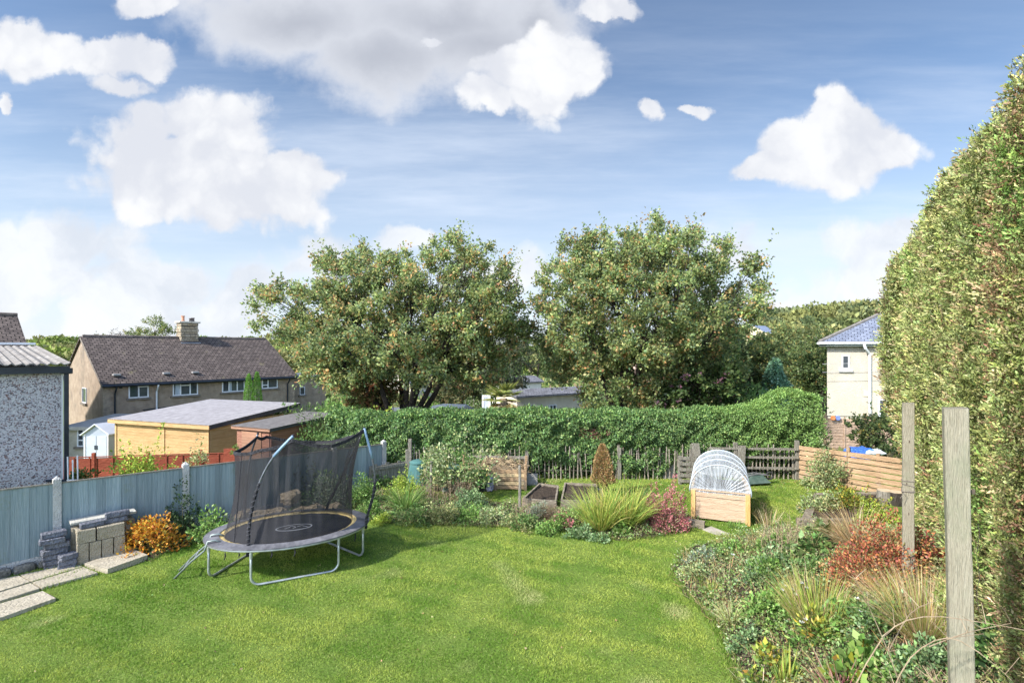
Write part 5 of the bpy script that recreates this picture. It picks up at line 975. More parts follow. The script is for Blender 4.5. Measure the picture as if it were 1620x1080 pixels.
# ---- polytunnel planter
def planter():
    a = G(1093, 822); b = G(1187, 833); d = V3(b-a, 0); W = d.length; d.normalize(); n = Vector((-d.y, d.x, 0)); a = V3(a, 0); D = 1.75; Hh = .66
    h = thing('raised_planter', 'pale timber raised planter under a clear plastic tunnel cover', 'planter', a)
    pw = .09; post = mat('orange_timber', (.48, .28, .10), (.58, .38, .17), rough=.7, scale=3, stretch=(4, 4, .6), bump=.15, island=.1); board = mat('pink_pine', (.41, .29, .195), (.50, .375, .265), rough=.7, scale=3, stretch=(1, 1, 8), bump=.12, island=.06, c3=(.42, .22, .10), s3=7, t3=(.71, .74))
    for o in (a, a+d*(W-pw), a+n*(D-pw), a+d*(W-pw)+n*(D-pw)): q = MB(); q.obox(V3(o, -.05), d*pw, n*pw, Vector((0, 0, Hh+.05))); build('leg', q, post, h)
    for k in range(4):
        z = .06+k*.118; q = MB(); q.obox(V3(a+d*pw+n*.03, z), d*(W-2*pw), n*.025, Vector((0, 0, .115))); build('front_board', q, board, h)
        for s in (a+d*.03, a+d*(W-.055)): q = MB(); q.obox(V3(s+n*pw, z), n*(D-2*pw), d*.025, Vector((0, 0, .115))); build('side_board', q, board, h)
        q = MB(); q.obox(V3(a+d*pw+n*(D-.055), z), d*(W-2*pw), n*.025, Vector((0, 0, .115))); build('back_board', q, board, h)
    q = MB(); q.obox(V3(a+d*pw+n*.012, .535), d*(W-2*pw), n*.045, Vector((0, 0, .09))); q.obox(V3(a+n*.0, Hh), d*W, n*.07, Vector((0, 0, .03))); build('top_rail', q, board, h)
    for s in (a, a+d*(W-.05)): q = MB(); q.obox(V3(s+n*.075, Hh-.09), n*(D-.15), d*.05, Vector((0, 0, .12))); build('side_rail', q, post, h)
    q = MB(); q.obox(V3(a+d*.06+n*.07, .3), d*(W-.12), n*(D-.12), Vector((0, 0, .24))); build('planting_soil', q, soilm, h)
    c0 = a+d*W/2; R = W/2+.01; RZ = .60; z0 = Hh-.04; arch = lambda s, k=1, m=24: [V3(c0+d*(R*k*math.cos(PI*i/m))+n*s, z0+RZ*k*math.sin(PI*i/m)**.92) for i in range(m+1)]
    hoopm = mat('blue_grey_pipe', (.38, .43, .48), (.5, .55, .6), rough=.3, scale=4); co = []
    film, nt, bb = newmat('clear_film'); N_ = nt.nodes; L_ = nt.links; bb.inputs['Base Color'].default_value = (.50, .54, .58, 1); bb.inputs['Roughness'].default_value = .15; tcn = N_.new('ShaderNodeTexCoord'); mp = N_.new('ShaderNodeMapping'); mp.inputs['Scale'].default_value = (6, 1.2, .8); nz = N_.new('ShaderNodeTexNoise'); nz.inputs['Scale'].default_value = 3; nz.inputs['Detail'].default_value = 6
    L_.new(tcn.outputs['Object'], mp.inputs[0]); L_.new(mp.outputs[0], nz.inputs['Vector']); mr = N_.new('ShaderNodeMapRange'); mr.inputs[1].default_value = .35; mr.inputs[2].default_value = .7; mr.inputs[3].default_value = .30; mr.inputs[4].default_value = .66; L_.new(nz.outputs['Fac'], mr.inputs[0])
    tb = N_.new('ShaderNodeBsdfTransparent'); ms = N_.new('ShaderNodeMixShader'); L_.new(mr.outputs[0], ms.inputs[0]); L_.new(tb.outputs[0], ms.inputs[1]); L_.new(bb.outputs[0], ms.inputs[2]); L_.new(ms.outputs[0], N_['Material Output'].inputs[0]); bp = N_.new('ShaderNodeBump'); bp.inputs['Distance'].default_value = .03; L_.new(nz.outputs['Fac'], bp.inputs['Height']); L_.new(bp.outputs[0], bb.inputs['Normal'])
    V = []; F = []; m = 24; K = 12
    for j in range(K+1):
        s = .02+(D-.04)*j/K; sag = 1-.02*math.sin(PI*((j*3/K) % 1)); V += arch(s, sag*1.015)
    for j in range(K):
        for i in range(m): p = j*(m+1)+i; F.append((p, p+1, p+m+2, p+m+1))
    q = MB(); q.add(V, F); cv = build('tunnel_cover', q, film, h, smooth=True)
    for s in (.02, D-.03):     # gathered end sheets with radiating creases
        V = [V3(c0+n*s, z0+.0)]; F = []; m = 60
        for k in range(1, 6):
            f = k/5
            for i in range(m+1): t = PI*i/m; w = .010*math.sin(i*2.2)*f*(1-f*.6)*2; V.append(V3(c0+d*(R*f*math.cos(t))+n*(s+w-.005), z0+RZ*f*math.sin(t)**.92-.03*(1-f)))
        for i in range(m): F.append((0, 1+i, 2+i))
        for k in range(4):
            for i in range(m): p = 1+k*(m+1)+i; F.append((p, p+m+1, p+m+2, p+1))
        q = MB(); q.add(V, F); build('end_sheet', q, film, cv)
        q = MB()
        for i in (22,): t = PI*i/m; o = V3(c0+n*(s-.012), z0+.02)+d*(.9*R*math.cos(t)*.9); q.tube([o, V3(c0+d*(R*.96*math.cos(t))+n*(s-.012), z0+RZ*.95*math.sin(t)), ], .0035, 4)
        build('film_fold_line', q, mat('film_fold', (.5, .54, .58), (.6, .63, .66), rough=.3, scale=5), cv)
    for s in (.015, .6, 1.15, D-.02): q = MB(); q.tube(arch(s, 1.025), .014, 8); build('hoop', q, hoopm, h, smooth=True)
    q = MB(); rr = random.Random(6); 
    for i in range(18): o = a+d*(W*(i+.5)/18)+n*(.035); q.rock(V3(o, Hh+.04), .09, .07, .045, 0, i, .25)
    build('film_hem', q, film, cv)
planter()

# ---- two tall posts beside the hedge
def tall_posts():
    pm = mat('grey_green_post', (.235, .21, .155), (.30, .275, .21), rough=.85, scale=9, stretch=(7, 7, .35), bump=.12, bscale=30, c3=(.20, .21, .14), s3=1.5, t3=(.5, .7), detail=10); rz = -.60
    for (x, y, zt, w, lb, tilt) in ((2.53, 2.80, CAM_H-(645-HY)/FPX*2.8, .103, 'tall square grey timber post closest to the camera with a split along its grain', .024), (4.70, 6.0, CAM_H-(637-HY)/FPX*6, .112, 'square grey timber post with wire wound round it, further along the tall hedge', 0)):
        b = on(x, y); h = thing('timber_post', lb, 'post', b, 'tall timber posts by the conifer hedge'); q = MB(); Rm = Matrix.Rotation(rz, 3, 'Z'); zb = b.z-.3; m = 10; V = []; F = []; bv = .006
        ring = [(-1, -1+bv*14), (-1+bv*14, -1), (1-bv*14, -1), (1, -1+bv*14), (1, 1-bv*14), (1-bv*14, 1), (-1+bv*14, 1), (-1, 1-bv*14)]
        for i in range(m+1):
            z = zb+(zt-zb)*i/m; dx = -tilt*(z-zb)
            for (p_, r_) in ring: o = Rm@Vector((p_*w/2, r_*w/2, 0)); V.append((x+o.x+dx+.002*math.sin(i*2+p_), y+o.y, z+(.004*p_ if i == m else 0)))
        for i in range(m):
            for k in range(8): F.append((8*i+k, 8*i+(k+1) % 8, 8*i+8+(k+1) % 8, 8*i+8+k))
        F += [tuple(8*m+k for k in range(8)), tuple(range(8))[::-1]]; q.add(V, F); po = build('shaft', q, pm, h)
        f = Rm@Vector((0, -1, 0)); s = Rm@Vector((1, 0, 0)); kn = MB()
        for (u, z) in ((.2, -.45), (-.25, -.95), (.1, -1.3)): kn.rock(Vector((x, y, zt+z))+f*(w/2-.001)+s*(u*w/2), .022, .006, .03, 0, 3, .1)
        build('knot', kn, mat('knot_wood', (.09, .07, .05), (.14, .11, .08)), h)
        if y > 4:
            for k, z in enumerate((zt-.92, zt-.97, zt-1.03, zt-1.045)):
                wr = MB(); r = w/2+.006; c4 = [Rm@Vector((r*a_, r*b_, 0)) for a_, b_ in ((-1, -1), (1, -1), (1, 1), (-1, 1), (-1, -1))]; wr.tube([Vector((x, y, z+(.03*math.sin(k*2+i*1.5)*(.6 if k else .2))))+c for i, c in enumerate(c4)], .0035, 5); build('wire', wr, mat('rusty_wire', (.16, .13, .11), (.25, .22, .2), metal=.5), h)
            wr = MB(); o = Vector((x, y, zt-1.05)); wr.tube([o+Rm@Vector((-r, -r, 0)), o+Vector((-.12, -.1, .02)), o+Vector((-.17, -.1, -.05))], .003, 5); build('wire_end', wr, MATS['rusty_wire'], h)
        else:
            cr_ = MB(); pts = [Vector((x, y, zt-.62-.06*i))+f*(w/2+.0005)+s*(.030+.007*math.sin(i*1.7))*1 for i in range(9)]
            for p_, r_ in zip(pts, pts[1:]): cr_.add([p_-s*.0016, r_-s*.0012, r_+s*.0012, p_+s*.0016], [(0, 1, 2, 3)])
            build('split', cr_, mat('dark_crack', (.03, .025, .02)), h)
tall_posts()

# ---- paling fence before the laurel hedge
def palings():
    h = thing('paling_fence', 'rickety grey chestnut paling fence under the laurel hedge', 'fence', (2.6, 14.45, 0)); rr = random.Random(9); x = -2.95; pm = mat('chestnut_pale', (.20, .17, .13), (.36, .32, .26), rough=.9, scale=7, stretch=(5, 5, .5), bump=.3, island=.25); k = 0
    while x < 8.15 and k < 96:
        q = MB(); zt = rr.uniform(.78, 1.02); w = rr.uniform(.016, .026); t = rr.gauss(0, .035); y = 14.42+rr.uniform(-.02, .02); q.tube([(x, y, -.05), (x+t*.5, y, zt*.5), (x+t, y, zt-.04), (x+t, y, zt)], [w, w*.95, w*.85, .005], 5); build('picket', q, pm, h); x += rr.uniform(.095, .14); k += 1
    for z in (.25, .72): q = MB(); q.tube([(-2.95+11.1*i/40, 14.40, z+.015*math.sin(i*1.3)) for i in range(41)], .004, 4); build('wire', q, mat('rusty_wire', (.16, .13, .11), (.25, .22, .2), metal=.5), h)
    for x, z in ((-2.9, 1.15), (-.85, 1.0), (.42, 1.12), (3.05, .9), (5.1, 1.0), (6.35, 1.05), (8.1, 1.1)): q = MB(); q.cbox((x, 14.38, z/2-.05), .10, .09, z+.1, .05, .008, .004); build('post', q, greyw, h)
    for z in (.32, .62, .86): q = MB(); q.obox((5.6, 14.33, z), (2.5, -.05, -.02), (0, .03, 0), (0, 0, .06)); build('rail', q, greyw, h)
palings()
def board_stub():
    h = thing('old_board_fence', 'old grey brown board fence where the blue fence meets the laurel hedge', 'fence', (-3.4, 13.7, 0)); a = Vector((-3.75, 13.3, 0)); d = Vector((.78, .62, 0)); n = Vector((-.62, .78, 0))
    for k in range(9): q = MB(); q.obox(a+d*(.115*k), d*.105, n*.02, Vector((0, 0, .62+.03*math.sin(k*2)))); build('board', q, greyw, h)
    for z in (.5, .2): q = MB(); q.obox(a+Vector((0, 0, z))-n*.04, d*1.02, n*.035, Vector((0, 0, .08))); build('rail', q, greyw, h)
    q = MB(); q.cbox(a+d*1.1+Vector((0, 0, .45)), .1, .1, .95, .3, .008); build('post', q, greyw, h)
board_stub()

# ---- compost heap, bins, bag, stake
def compost():
    a = V3(G(728, 775), 0); b = V3(G(833, 776), 0); d = (b-a); W = d.length; d.normalize(); n = Vector((-d.y, d.x, 0)); h = thing('compost_bay', 'slatted timber compost bay heaped with dry stalks', 'compost bay', a)
    for k in range(5): q = MB(); q.obox(V3(a-n*.03, .05+.105*k), d*(W*.98), n*.022, Vector((0, 0, .085))); build('slat', q, palew if k % 2 else lapw, h)
    for z in (.10, .30, .50):
        for o in (a, b-d*.03): q = MB(); q.obox(V3(o, z), n*.8, d*.022, Vector((0, 0, .09))); build('side_slat', q, lapw, h)
    for (t, m_, zt) in ((0, 0, .6), (.55, 0, .6), (1, 0, .70), (1, .8, .75), (0, .8, .75)): o = a+d*(W*t-.03)+n*m_; q = MB(); q.cbox(V3(o, zt/2), .07, .07, zt, 0, .006); build('corner_post', q, lapw, h)
    q = MB(); q.obox(V3(a+n*.8, .66), d*W, n*.05, Vector((0, 0, .07))); build('back_rail', q, greyw, h)
    q = MB(); rr = random.Random(4)
    for i in range(420):
        p = a+d*rr.uniform(.05, W-.05)+n*rr.uniform(.0, .75); z = .45+.17*math.sin(PI*(p-a).dot(d)/W)+rr.uniform(0, .1); v = Vector((rr.gauss(0, 1), rr.gauss(0, 1), rr.gauss(0, .35))).normalized()*rr.uniform(.08, .3); q.tube([V3(p, z), V3(p+v*.5, z+v.z*.5+.02), V3(p+v, z+v.z)], .006, 3, cap=False)
    for i in range(1): q.rock(V3(a+d*W/2+n*.4, .35), W*.92, .72, .42, math.atan2(d.y, d.x), 7, .08)
    ho = build('plant_waste', q, mat('dry_stalks', (.20, .14, .08), (.44, .34, .21), rough=.95, scale=12, island=.35), h); ho['kind'] = 'stuff'
    tm = mat('teal_plastic', (.05, .13, .13), (.09, .19, .18), rough=.4, scale=3)
    for px, py, Z, s, lb in ((662, 752, 13.9, .85, 'teal green plastic compost bin half covered by trailing shrub'), (716, 768, 13.3, .85, 'second teal green bin hidden among dry stalks beside the compost bay')):
        p = P(px, py, Z); p.z = 0; q = MB(); q.lathe(p, [(.36*s, 0), (.34*s, .3*s), (.27*s, .68*s)], 20); h2 = thing('compost_bin', lb, 'compost bin', p, 'teal compost bins'); build('body', q, tm, h2, smooth=False); q = MB(); q.lathe(p+Vector((0, 0, .68*s)), [(.29*s, 0), (.29*s, .03), (.2*s, .07), (.04*s, .09)], 20); build('lid', q, tm, h2)
    p = V3(G(766, 776), 0); h3 = thing('grow_bag', 'crumpled dark and lilac plastic sack leaning on the compost bay', 'sack', p); q = MB(); q.rock(p+Vector((-.10, 0, .2)), .5, .3, .46, .2, 11, .16); build('dark_side', q, mat('black_sack', (.02, .02, .025), (.06, .06, .07), rough=.35, scale=6, bump=.5), h3); q = MB(); q.rock(p+Vector((.15, -.05, .2)), .2, .26, .42, .1, 13, .14); build('lilac_side', q, mat('lilac_sack', (.28, .27, .42), (.42, .41, .56), rough=.4, scale=6, bump=.4), h3)
    p = V3(G(822, 806), 0); q = MB(); q.tube([p, p+Vector((.01, 0, .6)), p+Vector((0, 0, 1.02))], [.035, .034, .032], 8); tag(build('wooden_stake', q, greyw, origin=p), 'upright grey wooden stake in front of the compost bay end', 'stake')
    p = V3(G(686, 800), 0); q = MB(); q.tube([p, p+Vector((-.03, 0, 1.0))], .02, 6); p2 = p
    for k, (px, py, hh) in enumerate(((676, 778, .75), (681, 790, .95))): p = V3(G(px, py), 0); q = MB(); q.tube([p, p+Vector((.02*k, 0, hh))], .028, 7); tag(build('wooden_stake', q, greyw, origin=p), ('short grey stake rising in front of the teal bin', 'taller grey stake among the trailing shrub stems')[k], 'stake')
compost()
def flatboard(name, label, cat, px, py, w, h_, tilt, m, rz=0, th=.03):
    p = V3(G(px, py), 0); R = Matrix.Rotation(rz, 3, 'Z'); q = MB(); o = p-R@Vector((w/2, 0, 0)); q.obox(o, R@Vector((w, 0, 0)), R@Vector((0, th, 0)), R@Vector((0, tilt, h_))); tag(build(name, q, m, origin=p), label, cat)
slate_m = mat('grey_board', (.22, .21, .19), (.33, .32, .29), rough=.85, scale=5, bump=.2)
flatboard('leaning_slab', 'plain grey slab leaning beside the compost bay', 'slab', 840, 768, .36, .30, .08, slate_m)
flatboard('leaning_sheet', 'square grey sheet leaning on the pales next to the grey pallet', 'sheet', 1063, 757, .5, .52, .1, slate_m)
def pallet():
    p = V3(G(1075, 767), 0); h = thing('pallet', 'weathered grey pallet stood on edge beside the tunnel planter', 'pallet', p)
    for k in range(5): q = MB(); q.obox(V3(p, .06+.155*k), Vector((.62, .05, 0)), Vector((0, .022, 0)), Vector((0, 0, .085))); build('slat', q, greyw, h)
    for t in (0, .54): q = MB(); q.obox(V3(p+Vector((t, .025, 0)), 0), Vector((.08, .006, 0)), Vector((0, .09, 0)), Vector((0, 0, .78))); build('bearer', q, greyw, h)
    for k in range(4): q = MB(); q.obox(V3(p+Vector((0, .12, 0)), .14+.155*k), Vector((.62, .05, 0)), Vector((0, .02, 0)), Vector((0, 0, .085))); build('slat', q, greyw, h)
    for px, py, ln, tl, lb in ((1108, 768, 1.05, -.14, 'short thick plank propped up behind the tunnel cover on the pallet side'), (1172, 762, .98, .06, 'short thick plank standing behind the tunnel cover by the pales')):
        p = V3(G(px, 764), 0)+Vector((0, .25, 0)); q = MB(); q.obox(p, Vector((.2, 0, 0)), Vector((0, .05, 0)), Vector((tl, 0, ln))); tag(build('plank', q, greyw, origin=p), lb, 'plank', 'planks propped by the pales')
pallet()
def wheelbarrow():
    p = V3(G(1196, 766), 0); h = thing('wheelbarrow', 'upturned dark green wheelbarrow lying by the pales', 'wheelbarrow', p); SCL = .62; gm = mat('barrow_green', (.05, .085, .07), (.10, .14, .12), rough=.5, scale=5)
    q = MB(); lo = [(-.45, -.3, .10), (.5, -.26, .16), (.5, .3, .16), (-.45, .34, .10)]; hi = [(-.28, -.18, .40), (.25, -.16, .44), (.25, .2, .44), (-.28, .22, .40)]
    V = [p+Vector(v)*SCL for v in lo+hi]; q.add(V, [(0, 1, 5, 4), (1, 2, 6, 5), (2, 3, 7, 6), (3, 0, 4, 7), (4, 5, 6, 7)]); q.tube([V[0], V[1], V[2], V[3], V[0]], .018, 6); build('tray', q, gm, h)
    q = MB(); q.tube([p+Vector((-.7, -.1, .34))*SCL, p+Vector((.0, -.08, .48))*SCL, p+Vector((.62, .0, .40))*SCL], .016, 6); q.tube([p+Vector((-.7, .2, .34))*SCL, p+Vector((.0, .18, .48))*SCL, p+Vector((.62, .08, .40))*SCL], .016, 6); build('handle_frame', q, mat('barrow_steel', (.15, .15, .15), (.25, .25, .25), metal=.4, rough=.5), h)
    q = MB(); c = p+Vector((.62, .04, .38))*SCL; q.tube([c+Vector((.09*math.cos(t), 0, .09*math.sin(t))) for t in [2*PI*i/16 for i in range(17)]], .025, 8); build('wheel', q, mat('rubber', (.02, .02, .02), (.04, .04, .04)), h, smooth=True)
wheelbarrow()

# ---- slatted fence, lap fence
def slat_fence():
    a = P(1257, 750, 14.45); b = P(1440, 789, 12.3); a.z = b.z = 0; d = b-a; L = d.length; d.normalize(); n = Vector((d.y, -d.x, 0)); h = thing('slatted_fence', 'low horizontal slatted larch fence running to the tall hedge', 'fence', a); zt0 = CAM_H-(704-HY)/FPX*14.45; zt1 = CAM_H-(727-HY)/FPX*12.3
    for i in range(2):
        for k in range(7):
            q = MB(); s0 = i*L/2; s1 = s0+L/2-.012; f = k/7; h0 = zt0+(zt1-zt0)*(s0/L); h1 = zt0+(zt1-zt0)*(s1/L); q.obox(V3(a+d*s0, .03+h0*f), d*(s1-s0)+Vector((0, 0, (h1-h0)*f)), n*.02, Vector((0, 0, h0/7-.024))); build('slat', q, lapw, h)
    for t, e in ((.01, .06), (.5, .12), (.75, .05), (.98, .06)): p = a+d*L*t-n*.05; q = MB(); zz = zt0+(zt1-zt0)*t+e; q.cbox(V3(p, zz/2), .08, .08, zz, math.atan2(d.y, d.x), .005); build('post', q, lapw, h)
slat_fence()
def lap_fence():
    a = P(1304, 705, 19.0); b = P(1440, 705, 18.6); zb = -1.2; d = V3(b-a, 0); L = d.length; d.normalize(); n = Vector((d.y, -d.x, 0)); h = thing('lap_panel_fence', 'brown waney lap panel fence below the cream house', 'fence', (a.x, a.y, zb)); zt = CAM_H-(657-HY)/FPX*19
    lm_ = mat('lap_boards', (.34, .235, .16), (.50, .37, .27), rough=.85, scale=3, stretch=(1, 1, 6), bump=.3, island=.2); W = L/2.1
    for i in range(3):
        q = MB(); z = zb; s0 = -.0+i*W
        if i == 0: s0 = 0
        while z < zt-.1: q.obox(V3(a+d*(s0+.05), z), d*(W-.1), n*.018, Vector((0, 0, .105)) - n*.012); z += .11
        for t in (.04, .48, .92): q.obox(V3(a+d*(s0+W*t)+n*.02, zb), d*.045, n*.025, Vector((0, 0, zt-zb-.03)))
        build('panel', q, lm_, h)
        q = MB(); q.obox(V3(a+d*(s0+.05)-n*.01, zt-.03), d*(W-.1), n*.06, Vector((0, 0, .03))); build('capping', q, greyw, h)
        q = MB(); q.obox(V3(a+d*(s0-.05)-n*.03, zb), d*.09, n*.10, Vector((0, 0, zt-zb+.10))); build('post', q, lapw, h)
    for px, py, col, lb in ((1325.5, 661, (.16, .22, .50), 'small blue disc ornament hung on the lap fence'), (1318, 661, (.60, .22, .08), 'small reddish ornament at the hedge end of the lap fence'), (1369, 659.5, (.75, .28, .05), 'orange disc ornament on the lap fence batten'), (1394, 657, (.72, .75, .78), 'white hanging pot on the lap fence under the open window'), (1341, 670, (.03, .03, .04), 'small black ornament on the lap fence post')):
        p = P(px, py, 18.85); q = MB(); R_ = .095; q.tube([p, p-n*-.03], [R_, R_*.8], 12); tag(build('fence_ornament', q, mat('orn_%d' % int(px), col, tuple(min(1, c*1.3) for c in col), rough=.4), origin=p), lb, 'ornament', 'ornaments on the lap fence')
lap_fence()
def tarp():
    p = P(1364, 717, 15.2); h = thing('tarpaulin_bundle', 'bright blue and white plastic sheeting bundled behind the slatted fence', 'tarpaulin', p); q = MB(); q.rock(p+Vector((-.1, 0, .0)), .75, .5, .36, .1, 3, .2); build('blue_sheet', q, mat('blue_sheet', (.04, .12, .48), (.08, .22, .66), rough=.35, scale=4, bump=.5), h)
    q = MB(); q.rock(p+Vector((.25, -.05, .04)), .7, .4, .2, -.1, 5, .22); build('white_sheet', q, mat('white_sheet', (.55, .62, .7), (.72, .76, .8), rough=.3, scale=4, bump=.5), h)
tarp()

# ---- raised beds, sleepers, logs, stepping path
def bed(name, label, pts, ht, th, m, heap=.0, seed=1):
    pg = [G(*p) for p in pts]; c = sum(pg, Vector())/len(pg); h = thing(name, label, 'raised bed', c); n = len(pg)
    for i in range(n):
        a, b = pg[i], pg[(i+1) % n]; d = (b-a); dz = d.z; L = V3(d, 0).length; d = V3(d, 0).normalized(); nn = Vector((-d.y, d.x, 0)); nn = nn if (V3(c, 0)-V3(a, 0)).dot(nn) > 0 else -nn
        q = MB(); q.obox(V3(a+d*(th if i % 2 else 0), a.z-.06), d*(L-(th*2 if i % 2 else 0))+Vector((0, 0, dz)), nn*th, Vector((0, 0, ht+.06))); build('side_board', q, m, h)
    q = MB(); rr = random.Random(seed); M = 12; V = []; F = []
    for j in range(M+1):
        for i in range(M+1):
            u, v = i/M, j/M; p = (pg[0]*(1-u)+pg[1]*u)*(1-v)+(pg[3]*(1-u)+pg[2]*u)*v; p = c+(p-c)*.93; V.append(V3(p, p.z+ht*.72+heap*math.sin(PI*u)*math.sin(PI*v)+rr.uniform(-.015, .02)))
    for j in range(M):
        for i in range(M): a = j*(M+1)+i; F.append((a, a+1, a+M+2, a+M+1))
    q.add(V, F); build('bed_soil', q, soilm, h, smooth=True)
bed('raised_bed', 'narrow grey timber raised bed with dark soil, the one nearer the compost bay', ((826, 802), (880, 806), (884, 780), (853, 776)), .2, .04, sleeper)
bed('raised_bed', 'wider timber raised bed heaped with dark soil behind the yellow tuft', ((887, 806), (958, 808), (950, 779), (893, 776)), .22, .04, sleeper, .14, 2)
bed('sleeper_bed', 'sleeper edged bed with dark soil in front of the slatted fence', ((1266, 833), (1412, 834), (1400, 786), (1288, 788)), .14, .16, sleeper, .04, 3)
def sleepers():
    for a, b, hh, lb in ((G(1040, 826), G(1114, 838), .17, 'weathered sleeper edging the flower bed beside the tunnel planter'),):
        d = V3(b-a, 0); q = MB(); q.obox(V3(a, -.02), d, Vector((-d.y, d.x, 0)).normalized()*.12, Vector((0, 0, hh))); tag(build('sleeper', q, sleeper, origin=a), lb, 'sleeper')
    for k, (px, py, w, lb) in enumerate(((1400, 795, .17, 'pale cut log stood upright by the sleeper bed, nearer the slats'), (1417, 798, .16, 'darker cut log stood upright between the sleeper bed and the wired post'))):
        p = G(px, py); q = MB(); q.lathe(p, [(w, -.03), (w*1.03, .1), (w*.97, .30)], 14); h = thing('log_seat', lb, 'log', p, 'cut logs by the sleeper bed'); build('log_bark', q, barkm if k else greyw, h, smooth=False); q = MB(); q.lathe(p+Vector((0, 0, .301)), [(w*.92, 0), (w*.92, .006)], 14); build('cut_face', q, mat('cut_log', (.42, .33, .22), (.55, .45, .32), scale=9), h)
    pg = gpoly(((1112, 838), (1125, 834), (1168, 848), (1152, 852))); c = pg[0]; q = MB(); q.prism([Vector((x, y, -.03)) for x, y in pg], Vector((0, 0, .055))); tag(build('edging_stone', q, mat('grey_path', (.26, .24, .20), (.38, .35, .3), scale=5), origin=(c[0], c[1], 0)), 'low flat grey edging stone in the grass before the planter', 'stone')
sleepers()
def rocks():
    rm = mat('sandstone', (.30, .23, .14), (.46, .37, .26), rough=.95, scale=5, bump=.5, bscale=16, island=.2, c3=(.16, .14, .10), s3=3, t3=(.55, .7)); L = ['large pale rock at the bed edge, on top of the row behind the trampoline', 'low brown rock behind the trampoline below the concrete post', 'rounded rock behind the trampoline next to the pale one', 'dark rock in the middle of the row behind the trampoline', 'tilted slab like rock behind the net under the euphorbia', 'wide flat rock at the hedge end of the row behind the trampoline', 'grey brown rock beside the spiky plant by the blue fence']
    for k, (px, py, Z, sx, sz) in enumerate(((460, 802, 11.3, .34, .28), (415, 815, 10.8, .42, .26), (435, 812, 10.9, .36, .24), (478, 806, 10.9, .40, .30), (500, 802, 11.0, .36, .42), (527, 805, 11.2, .5, .26), (385, 822, 10.7, .36, .3))):
        p = P(px, py, Z); p.z = .03; p = p+Vector((0, 0, .0)); q = MB(); zz = .10 if k else .36; q.rock(p+Vector((0, 0, zz)), sx*1.25, .34, sz, .3*k, k+30, .17); tag(build('rock', q, rm, origin=p), L[k], 'rock', 'sandstone rocks behind the trampoline')
rocks()

